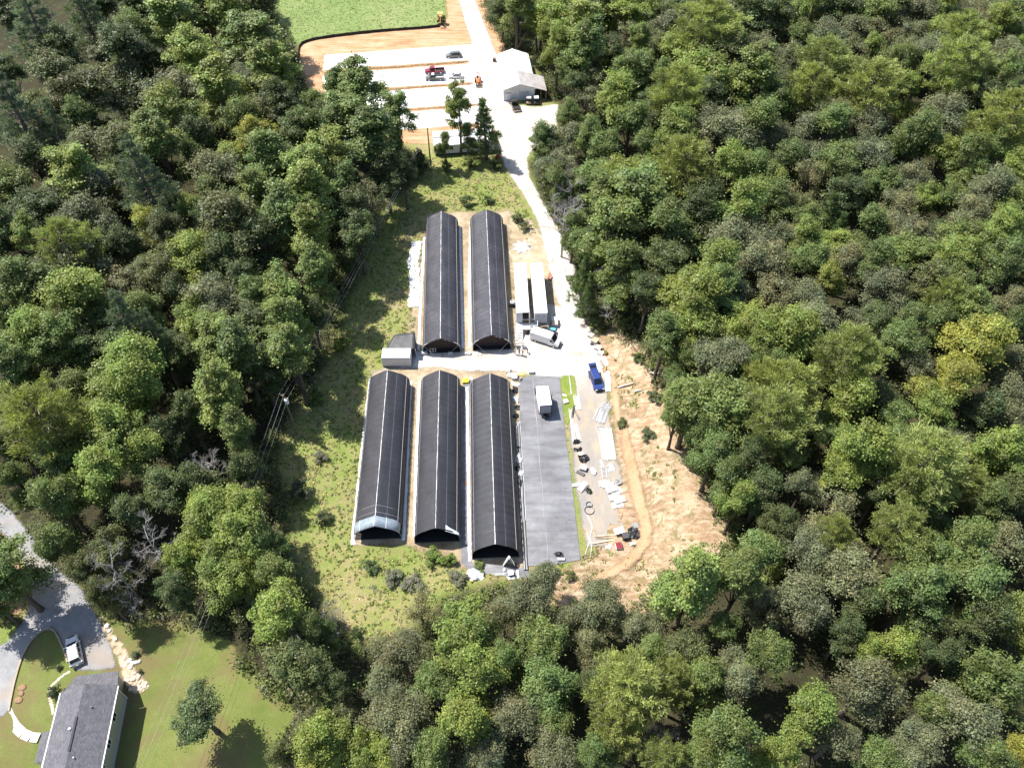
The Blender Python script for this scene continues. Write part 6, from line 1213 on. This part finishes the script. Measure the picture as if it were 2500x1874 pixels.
for (a, b, r_, lab) in (((1507, 950), (1545, 938), .16, 'pale log, longest of three, on the clay bank'), ((1547, 960), (1565, 955), .15, 'short pale log right of the longer one on the bank'), ((1585, 914), (1632, 920), .2, 'pale log lying at the wood edge above the bank')):
    A, B = G(*a), G(*b); t = thing('log', lab, 'log', A); q = MB(); d = B - A; q.tube([Vector((0, 0, r_ + .3)), d * .5 + Vector((0, .05, r_ + .3)), d + Vector((0, 0, r_ + .3))], [r_, r_ * .95, r_ * .85], 9); q.build('trunk', mat('bleached log', (.58, .52, .44), .85, var=.2, scale=3), t); q = MB(); q.tube([d * .4 + Vector((0, 0, r_ + .35)), d * .45 + Vector((.1, .25, r_ + .6))], [.06, .02], 5); q.build('branch_stub', DEADWOOD, t)
A, B = G(1672, 975), G(1680, 930)
# pipes and racking right of the yard
pipes((1462, 1030), (1478, 985), 26, 2.1, .035, 'bent galvanized pipe bundle, upper one on the gravel strip', GALV, 11, -.5, layers=3)
pipes((1490, 1122), (1478, 1048), 26, 2.0, .04, 'wide stack of long white tubes beside the dirt track', WHITE, 12, 0, layers=2)
pipes((1474, 1120), (1463, 1050), 4, .5, .035, 'four white tubes left of the wide white stack', WHITE, 13)
ladder((1468, 1052), (1467, 1040), 1.7, 'grey metal frame between the two tube stacks', GALV, 3, nm='pipe_rack')
bags(1489, 1136, (1.0, .8, .4), 'white sack at the foot of the wide tube stack', BAGW, 21, 3, 'sack', 'sack'); bags(1493, 1147, (1.2, .8, .4), 'torn white sack above the grey tarp', BAGW, 24, 3, 'sack', 'sack')
bags(1471, 1140, (.7, .5, .4), 'small white bag at the top of the metal racking', BAGW, 27, 2, 'sack', 'sack')
ladder((1477, 1168), (1474, 1143), .75, 'galvanized ladder-like racking leading to the bench pile', GALV, 8, nm='metal_rack')
gbn = 'white slatted bench panels piled beside the dirt track'
for i, (px, py, rz, lab) in enumerate(((1476, 1180, 8, 'topmost white bench panel of the pile'), (1484, 1186, -3, 'second white bench panel, right of the topmost'), (1493, 1196, 20, 'white slatted panel in the middle of the pile'), (1505, 1200, 24, 'white slatted panel at the right of the pile'), (1500, 1215, 14, 'white slatted panel below the middle'), (1512, 1222, 18, 'white slatted panel lower right of the pile'), (1508, 1233, 10, 'lowest white slatted panel of the pile'))): slat_tray(px, py, rad(rz), (1.9, 1.15), lab, WHITE, 9, .12 * (i % 3), rad(4 * (i % 2)), gbn)
flat_sheet([(1500, 1172), (1512, 1170), (1520, 1182), (1508, 1186)], 'grey tarp beside the white bench pile', mat('grey tarp', (.3, .3, .32), .6), 31, 'tarp', 'tarp', .35)
t = slat_tray(1422, 1190, rad(-38), (.85, 2.0), 'white curved slatted panel beside the ground cloth', WHITE, 12, .3, rad(12)); slat_tray(1408, 1184, rad(-80), (.6, 1.6), 'small white slatted strip at the ground cloth edge', WHITE, 10)
bags(1437, 1198, (.9, 1.3, .8), 'dark rolled plastic beside the curved white panel', BAGB, 34, 3)
# black and white heaps along the ground cloth
bags(1408, 1078, (1.3, 1.0, .9), 'black plastic heap below the white tubes, topmost of three', BAGB, 41); bags(1411, 1098, (1.4, .9, .7), 'black plastic heap, middle of three with a white bag', BAGB, 45); bags(1425, 1122, (2.0, 1.4, 1.0), 'largest black plastic heap beside the ground cloth', BAGB, 49, 6)
bags(1411, 1090, (.8, .5, .5), 'white bag between the upper two black heaps', BAGW, 53, 2, 'sack', 'sack'); flat_sheet([(1410, 1105), (1420, 1103), (1430, 1116), (1418, 1120)], 'white plastic under the largest black heap', seed=55)
flat_sheet([(1441, 1143), (1446, 1140), (1456, 1152), (1453, 1162), (1444, 1156)], 'white plastic bag right of the grey tubs', seed=57, hz=.3)
px_box('grey plastic tub below the largest black heap', 'plastic_tub', 'tub', 1424, 1145, (1.1, .9, .55), mat('grey plastic', (.3, .3, .31), .5), rad(-20), lid=mat('light grey plastic', (.5, .5, .5), .5)); px_box('dark flat tray beside the grey tub', 'plastic_tray', 'tray', 1417, 1156, (1.5, .6, .25), mat('charcoal plastic', (.1, .1, .1), .5), rad(-32))
pipes((1412, 1000), (1406, 966), 12, 1.1, .035, 'white tubes on the grass strip above the black poles', WHITE, 61); pipes((1402, 1078), (1392, 1000), 7, .5, .035, 'long white tubes along the edge of the ground cloth', WHITE, 63); pipes((1416, 1078), (1404, 1036), 8, .6, .035, 'white tubes pointing at the topmost black heap', WHITE, 64)
pipes((1396, 1020), (1402, 992), 5, .35, .04, 'black poles laid across the white tubes', BLACK, 65); pipes((1414, 1024), (1400, 998), 3, .2, .04, 'crossing black poles beside the grass strip', BLACK, 66)
pipes((1395, 965), (1389, 918), 2, .12, .035, 'thin white pipe lying along the bright grass strip', WHITE, 67)
px_box('white and red cardboard box on the grass strip', 'cardboard_box', 'box', 1381, 981, (.9, .9, .35), mat('pale cardboard', (.62, .58, .56), .8, dirt=(.45, .15, .13)), rad(20)); px_box('small white board lying on the grass strip', 'board', 'board', 1378, 965, (.8, .45, .08), WHITE, rad(-25))
flat_sheet([(1464, 1124), (1468, 1123), (1473, 1134), (1476, 1142), (1472, 1143), (1468, 1134)], 'thin white plastic scrap on the gravel strip', seed=68)
STRIP = pxpoly([(1366, 918), (1402, 916), (1410, 980), (1404, 1000), (1384, 1040), (1377, 1030)]); grass_m = ground_mat('bright grass strip', [(.38, (.12, .18, .03)), (.5, (.17, .22, .045)), (.62, (.26, .24, .08))], (.2, .8, 4.), feather=(.5, .4, 1.2)); sheet('lawn', STRIP, .062, grass_m, 1.)
# hose, coils, junk at the lower right of the yard
def coil(px, py, R_, label, m, turns=4, rw=.035):
    t = thing('hose_coil', label, 'hose', G(px, py)); q = MB(); pts = []; rr = random.Random(int(px))
    for i in range(turns * 18 + 1): a = i * math.pi / 9; pts.append(((R_ + rr.uniform(-.05, .05)) * math.cos(a), (R_ + rr.uniform(-.05, .05)) * math.sin(a), .1 + .03 * (i // 18)))
    q.tube(pts, rw, 5); q.build('hose', m, t); return t
coil(1439, 1246, .78, 'large coil of black hose on the worn gravel', BLACK, 3); coil(1438, 1232, .5, 'smaller blue-black hose coil above the large coil', mat('blue hose', (.05, .12, .17), .4), 5)
q = MB(); pts = [G(*p) + Vector((0, 0, .11)) for p in ((1434, 1258), (1444, 1278), (1446, 1290), (1440, 1312), (1445, 1332), (1441, 1362))]; q.tube(pts, .055, 6); o = q.build('white_hose', PLASTIC); tag(o, 'white hose winding down from the black hose coil', 'hose')
q = MB(); pts = [G(*p) + Vector((0, 0, .11)) for p in ((1433, 1300), (1440, 1322), (1431, 1345), (1428, 1362))]; q.tube(pts, .045, 6); o = q.build('white_hose', PLASTIC); tag(o, 'short white hose beside the lower corner of the ground cloth', 'hose')
for a, b, w, lab in (((1442, 1328), (1500, 1318), .24, 'long timber beam below the white table'), ((1451, 1310), (1503, 1306), .2, 'upper timber beam left of the white table'), ((1449, 1290), (1456, 1312), .16, 'dark timber crossing the beam end'), ((1455, 1314), (1498, 1314), .12, 'thin dark board between the two beams')):
    A, B = G(*a), G(*b); t = thing('timber_beam', lab, 'timber', A); q = MB(); q.bar(Vector((0, 0, .16)), B - A + Vector((0, 0, .16)), w, .16); q.build('board', WOOD if 'dark' in lab else LUM, t); q = MB(); q.box((B - A) * .5 + Vector((0, 0, .04)), (.3, .12, .08)); q.build('bearer', WOOD, t)
def table():
    t = thing('folding_table', 'white folding table among the junk below the bench pile', 'table', G(1510, 1300), rad(18)); q = MB(); q.box((0, 0, .74), (1.6, 1.15, .05)); q.build('tabletop', PLASTIC, t, bevel=.02)
    for x in (-.65, .65):
        for y in (-.45, .45): q = MB(); q.bar((x, y, 0), (x * .95, y, .72), .04, .04); q.build('leg', STEEL, t)
table()
bags(1548, 1302, (2.2, 1.9, .9), 'wide heap of black plastic right of the white table', BAGB, 71, 7); px_box('black plastic bin below the white table', 'plastic_bin', 'bin', 1526, 1313, (1.0, .95, .8), BLACK, rad(10), lid=mat('charcoal lid', (.06, .06, .065), .5))
t = crate(1510, 1336, rad(8), (1.0, 1.1, .7), 'white crate holding red things below the beams', WHITE, mat('dark red goods', (.22, .02, .03), .6), slats=3, nm='crate'); bags(1486, 1335, (1.1, 1.2, .5), 'white plastic bag left of the white crate', BAGW, 75, 3, 'sack', 'sack')
px_box('small white box below the black heap', 'box', 'box', 1545, 1328, (.9, .5, .3), WHITE, rad(15)); px_box('white square fan box above the black heap', 'fan_box', 'fan box', 1551, 1284, (.9, .9, .3), WHITE, rad(5), lid=mat('grey grille', (.25, .25, .25), .6))
pipes((1515, 1268), (1523, 1248), 1, .05, .03, 'thin dark pipe leaning above the white table', BLACK, 81); pipes((1526, 1244), (1539, 1254), 2, .1, .03, 'short white pipe below the bench pile', WHITE, 82); pipes((1553, 1270), (1553, 1236), 2, .1, .03, 'thin white pipe right of the bench pile', WHITE, 83)
bags(1366, 1356, (1.3, 1.1, .7), 'black junk pile on the ground cloth lower corner', BAGB, 85, 5); px_box('pale blue-grey crate below the black junk pile', 'plastic_crate', 'crate', 1370, 1366, (1.1, .45, .35), mat('pale blue plastic', (.5, .53, .58), .5))
# along the right side of the glossy greenhouse
gsd = 'plastic bags beside the glossy greenhouse'
for i, (px, py, sx, sy, m, lab) in enumerate(((1259, 952, 1.3, 1.6, BAGB, 'tangle of black pots, topmost beside the glossy greenhouse'), (1259, 975, 1.0, 1.5, BAGW, 'white bag below the black pots'), (1261, 995, 1.2, 1.2, BAGB, 'black wire tangle below the upper white bag'), (1260, 1015, 1.1, 1.1, BAGB, 'folded black plastic below the wire tangle'), (1266, 1036, .7, .8, BAGW, 'small white bag halfway up the glossy greenhouse'), (1267, 1098, .9, 1.1, BAGB, 'lone black bag beside the glossy greenhouse'), (1268, 1120, 1.2, 1.6, BAGW, 'large white bag below the lone black bag'), (1265, 1145, 1.0, 1.2, BAGB, 'dark bag behind the lower white bags'), (1272, 1155, 1.1, 1.6, BAGW, 'long white bag, lowest of the white bags'), (1270, 1180, 1.1, 1.5, BAGB, 'black wire heap, lowest beside the glossy greenhouse'))): bags(px, py, (sx, sy, .6), lab, m, 100 + i * 5, 4, 'plastic_bag', 'plastic bag')
for i, (x0, x1) in enumerate(((1258, 1281), (1266, 1287))):
    A, B = G(x0, 1040 - i * 10), G(x1, 1392); t = thing('rolled_film', ('inner', 'outer')[i] + ' grey film roll laid along the glossy greenhouse', 'film roll', A, 0, 'grey film rolls'); d = B - A; q = MB(); rr = random.Random(i); q.tube([d * (k / 14) + Vector((rr.uniform(-.05, .05), 0, .2)) for k in range(15)], [.16 + rr.uniform(-.03, .03) for _ in range(15)], 7); q.build('roll', mat('dark grey film', (.14, .14, .15), .4, var=.3, scale=1.5), t); q = MB(); q.tube([Vector((.25, 0, .12)), d * .5 + Vector((.3, 0, .12)), d * .7 + Vector((.25, 0, .12))], .05, 5); q.build('loose_edge', PLASTIC, t)
# head of the ground cloth: racks, bins
slat_tray(1240, 906, rad(80), (1.1, .9), 'grey slatted stand left of the white cooler', GALV, 5, .3); slat_tray(1243, 918, rad(75), (1.0, .8), 'white slatted stand below the grey one', WHITE, 5, .2)
px_box('white lidded cooler at the head of the ground cloth', 'cooler', 'cooler', 1256, 922, (1.0, 1.2, .6), WHITE, 0., lid=WHITE); px_box('white box standing above the ground cloth corner', 'box', 'box', 1297, 910, (.95, .7, .6), WHITE, 0., lid=WHITE)
bags(1268, 928, (1.2, .7, .5), 'clutter of pots right of the white cooler', mat('mixed pots', (.2, .21, .19), .6, var=.6, scale=6), 161, 5); q = flat_sheet([(1248, 930), (1260, 936), (1272, 938), (1262, 944), (1250, 940)], 'white scrap sheet below the white cooler', seed=163)
flat_sheet([(1264, 912), (1282, 908), (1282, 916), (1266, 918)], 'patch of dry yellow straw above the ground cloth', mat('dry straw', (.45, .38, .15), .95, var=.3), 164, 'straw_patch', 'straw', .05)
# by the open mouths of the lower greenhouses
bags(1163, 1400, (2.4, 2.0, .7), 'crumpled white plastic heap at the corner of the glossy greenhouse', BAGW, 171, 6); ladder((1146, 1412), (1170, 1407), .9, 'yellow ladder lying on white boards below the glossy greenhouse', mat('yellow paint', (.75, .62, .05), .5), 5)
flat_sheet([(1134, 1408), (1152, 1406), (1174, 1411), (1168, 1414), (1140, 1411)], 'white boards under the yellow ladder', WHITE, 172, 'white_boards', 'boards', .05)
bags(1231, 1389, (.7, .7, .5), 'small white bag on grass below the glossy greenhouse', BAGW, 173, 2, 'sack', 'sack'); px_box('grey bucket box with white lid on the grass below the greenhouse', 'bucket_box', 'box', 1247, 1402, (.8, .8, .6), mat('dark grey plastic', (.12, .12, .125), .5), .2, lid=WHITE); flat_sheet([(1236, 1408), (1256, 1406), (1258, 1414), (1242, 1416)], 'white sheet under the grey bucket box', seed=174)
pipes((1203, 1404), (1236, 1402), 4, .3, .03, 'white pipes left of the grey bucket box', WHITE, 175); px_box('narrow white plank standing right of the bucket box', 'plank', 'plank', 1264, 1400, (.35, 1.6, .12), WHITE, .1); ladder((1250, 1377), (1268, 1384), .6, 'black grid tray at the corner of the glossy greenhouse', BLACK, 9, nm='grid_tray')
px_box('red-brown debris in the middle cloth strip', 'debris', 'debris', 1138, 1180, (.3, .9, .15), mat('rust brown', (.25, .1, .05), .9)); 
# between the two rows
px_box('yellow plastic barrow tub between the lower greenhouses', 'barrow_tub', 'tub', 1137, 932, (1.2, .9, .5), mat('bright yellow plastic', (.85, .75, .03), .4), .1); bags(1148, 926, (.9, 1.0, .5), 'white and black cans right of the yellow tub', BAGW, 181, 4, 'cans', 'cans')
px_box('grey sided bin left of the upper left greenhouse mouth', 'bin', 'bin', 1036, 864, (1.2, .7, .5), mat('galv tub', (.45, .45, .45), .5), .1, lid=mat('pale mesh', (.55, .54, .52), .6)); bags(1099, 864, (1.0, .7, .5), 'white round bag before the upper left greenhouse', BAGW, 184, 2, 'sack', 'sack'); bags(1144, 862, (1.3, 1.3, .8), 'large white sack between the two upper greenhouses', BAGW, 186, 3, 'sack', 'sack'); bags(1166, 864, (1.3, .9, .5), 'low white sack before the upper right greenhouse', BAGW, 188, 3, 'sack', 'sack')
# behind the trailers: white star-shaped sheet, fan unit, cart, blue bin, generator
q = MB(); c = G(1274, 604); rr = random.Random(9); n = 16; q.loft([[c + Vector((math.cos(2 * math.pi * i / n) * r_ * (1.0 if i % 2 else .62), math.sin(2 * math.pi * i / n) * r_ * (1.1 if i % 2 else .7), .1 + z + rr.uniform(0, .12))) for i in range(n)] for r_, z in ((2.2, 0), (1.3, .15), (.4, .3))]); o = q.build('plastic_sheet', PLASTIC); tag(o, 'jagged white plastic sheet spread above the box trailers', 'plastic sheet')
bags(1290, 602, (1.2, .8, .5), 'grey scrap beside the jagged white sheet', mat('grey scrap', (.3, .3, .3), .6, var=.5), 191, 3); bags(1270, 632, (1.0, .9, .4), 'pale tan sack above the open box trailer', mat('tan sack', (.62, .54, .42), .8), 193, 2, 'sack', 'sack')
def fan_unit():
    t = thing('fan_unit', 'dark fan unit with white ring between greenhouse and trailer', 'fan unit', G(1251, 746), 0); q = MB(); q.box((0, 0, .5), (1.1, 1.0, .9)); q.build('casing', mat('dark steel casing', (.08, .085, .09), .5), t, bevel=.04); q = MB(); q.tube([(.42 * math.cos(a), .15 + .42 * math.sin(a), .99) for a in [i * math.pi / 9 for i in range(19)]], .07, 6); q.build('ring', WHITE, t)
    for a in range(4): q = MB(); q.box((.16 * math.cos(a * 1.57), .15 + .16 * math.sin(a * 1.57), .97), (.34, .12, .02), a * 1.57); q.build('blade', mat('grey blade', (.4, .4, .4), .5), t)
    q = MB(); q.box((.65, 0, .4), (.2, .5, .5)); q.build('control_box', STEEL, t)
fan_unit()
def small_trailer():
    t = thing('utility_trailer', 'small white utility trailer with tan deck beside the closed trailer', 'trailer', G(1354, 790), rad(90)); q = MB(); q.box((0, 0, .75), (2.3, 1.3, .35)); q.build('bed', WHITE, t, bevel=.03); q = MB(); q.box((-.55, 0, .94), (1.1, 1.2, .05)); q.build('deck', mat('tan deck', (.55, .4, .3), .8), t)
    for s in (-1, 1): wheel_part((-.2, s * .72, .34), .34, .2, t); q = MB(); q.box((-.2, s * .72, .74), (.9, .26, .05)); q.build('fender', BLACK, t)
    q = MB(); q.bar((1.15, 0, .6), (2.2, 0, .45), .1, .1); q.build('drawbar', BLACK, t); q = MB(); q.bar((-1.15, -.6, .5), (-1.5, .4, .15), .06, .06); q.build('ramp', STEEL, t)
small_trailer()
t = px_box('bin heaped with bright blue plastic beside the white van', 'bin', 'bin', 1350, 812, (1.0, .85, .95), BLACK, rad(-10)); q = MB(); q.lump((0, 0, 1.05), (1.05, .9, .25), 6, 14, .2); q.build('contents', mat('sky blue plastic', (.03, .40, .75), .4, dirt=(.5, .7, .8), scale=5), t)
bags(1288, 815, (1.1, .9, .6), 'black clutter at the rear of the white van', BAGB, 195, 3); t = flat_sheet([(1338, 672), (1344, 669), (1348, 678), (1345, 686), (1336, 684)], 'faded red and tan tarp beside the closed box trailer', mat('faded tarp', (.5, .3, .24), .8, dirt=(.4, .03, .06), scale=1.), 197, 'tarp', 'tarp', .5)
# ================================================================== SILT FENCE
def silt_fence():
    pts = [G(*p) for p in ((734, 182), (731, 166), (729, 148), (729, 128), (731, 117), (738, 108), (750, 103), (765, 99), (800, 93), (840, 87.5), (880, 83), (920, 79), (960, 76), (1000, 73), (1040, 70), (1082, 65))]; t = thing('silt_fence', 'low black silt fence curving round the parking lot edge', 'fence', pts[0]); o0 = pts[0]; fine = []; rr = random.Random(2)
    for a, b in zip(pts[:-1], pts[1:]):
        n = max(1, int((b - a).length / .9)); fine += [a.lerp(b, k / n) - o0 for k in range(n)]
    rings = [[p + Vector((rr.uniform(-.06, .06), rr.uniform(-.06, .06), z * rr.uniform(.92, 1.05))) for z in (0., .45, .85)] for p in fine]; q = MB(); q.loft(rings, cap=False, closed=False); o = q.build('fabric', mat('black silt fabric', (.022, .022, .024), .7, var=.3), t); so = o.modifiers.new('t', 'SOLIDIFY'); so.thickness = .05
    for k in range(0, len(fine), 2): q = MB(); q.box(tuple(fine[k] + Vector((.06, .06, .5))), (.05, .05, 1.0)); q.build('stake', WOOD, t)
silt_fence()
# ================================================================== POLES AND WIRES
POLEW = mat('weathered pole wood', (.20, .15, .11), .9, var=.25, scale=4)
def pole(base, h, label, trans=False, arm=True):
    t = thing('utility_pole', label, 'utility pole', base); q = MB(); q.tube([(0, 0, -.3), (0, 0, h)], [.19, .13], 10); q.build('shaft', POLEW, t)
    if arm:
        q = MB(); q.box((0, 0, h - .6), (2.2, .12, .14), rad(-35)); q.build('crossarm', POLEW, t)
        for s in (-1, 0, 1): q = MB(); q.cyl((s * .95 * math.cos(rad(35)), -s * .95 * math.sin(rad(35)), h - .42), .07, .22, 8); q.build('insulator', WHITE, t)
    if trans: q = MB(); q.cyl((.3, -.25, h - 1.5), .34, 1.1, 14); q.build('transformer', mat('pale grey can', (.7, .71, .72), .4), t, bevel=.05); q = MB(); q.cyl((.3, -.25, h - .85), .06, .25, 8); q.build('bushing', WHITE, t)
    return t
p1 = G(1052, 406); pole(p1, 10.5, 'slim wooden pole standing left of the mobile home', arm=False)
p2 = GZ(691, 962, 11.0); p2.z = tz(p2.x, p2.y); pole(p2, 11.0, 'utility pole with white transformer in the dark wood edge', True)
p3 = Vector((-46.5, 15.0, 0)); 
def wire(a, b, sag, label, r_=.018, m=None):
    a, b = Vector(a), Vector(b); q = MB(); n = 22; q.tube([a.lerp(b, k / n) - Vector((0, 0, 4 * sag * (k / n) * (1 - k / n))) for k in range(n + 1)], r_, 4); o = q.build('power_line', m or mat('aluminium cable', (.36, .36, .36), .5)); return tag(o, label, 'power line', 'overhead wires from the transformer pole')
u = Vector((math.cos(rad(-35)), math.sin(rad(-35)), 0)) 
for s, nm in ((-1, 'left'), (0, 'middle'), (1, 'right')):
    wire(p2 + u * s * .95 + Vector((0, 0, 10.7)), p1 + u * s * .25 + Vector((0, 0, 10.3)), 1.4, nm + ' wire of the upper span over the meadow shade', .011)
    wire(p2 + u * s * .95 + Vector((0, 0, 10.7)), p3 + u * s * .9 + Vector((0, 0, 9.0)), 1.8, nm + ' wire of the lower span over the house lawn', .02 if s == 0 else .011)
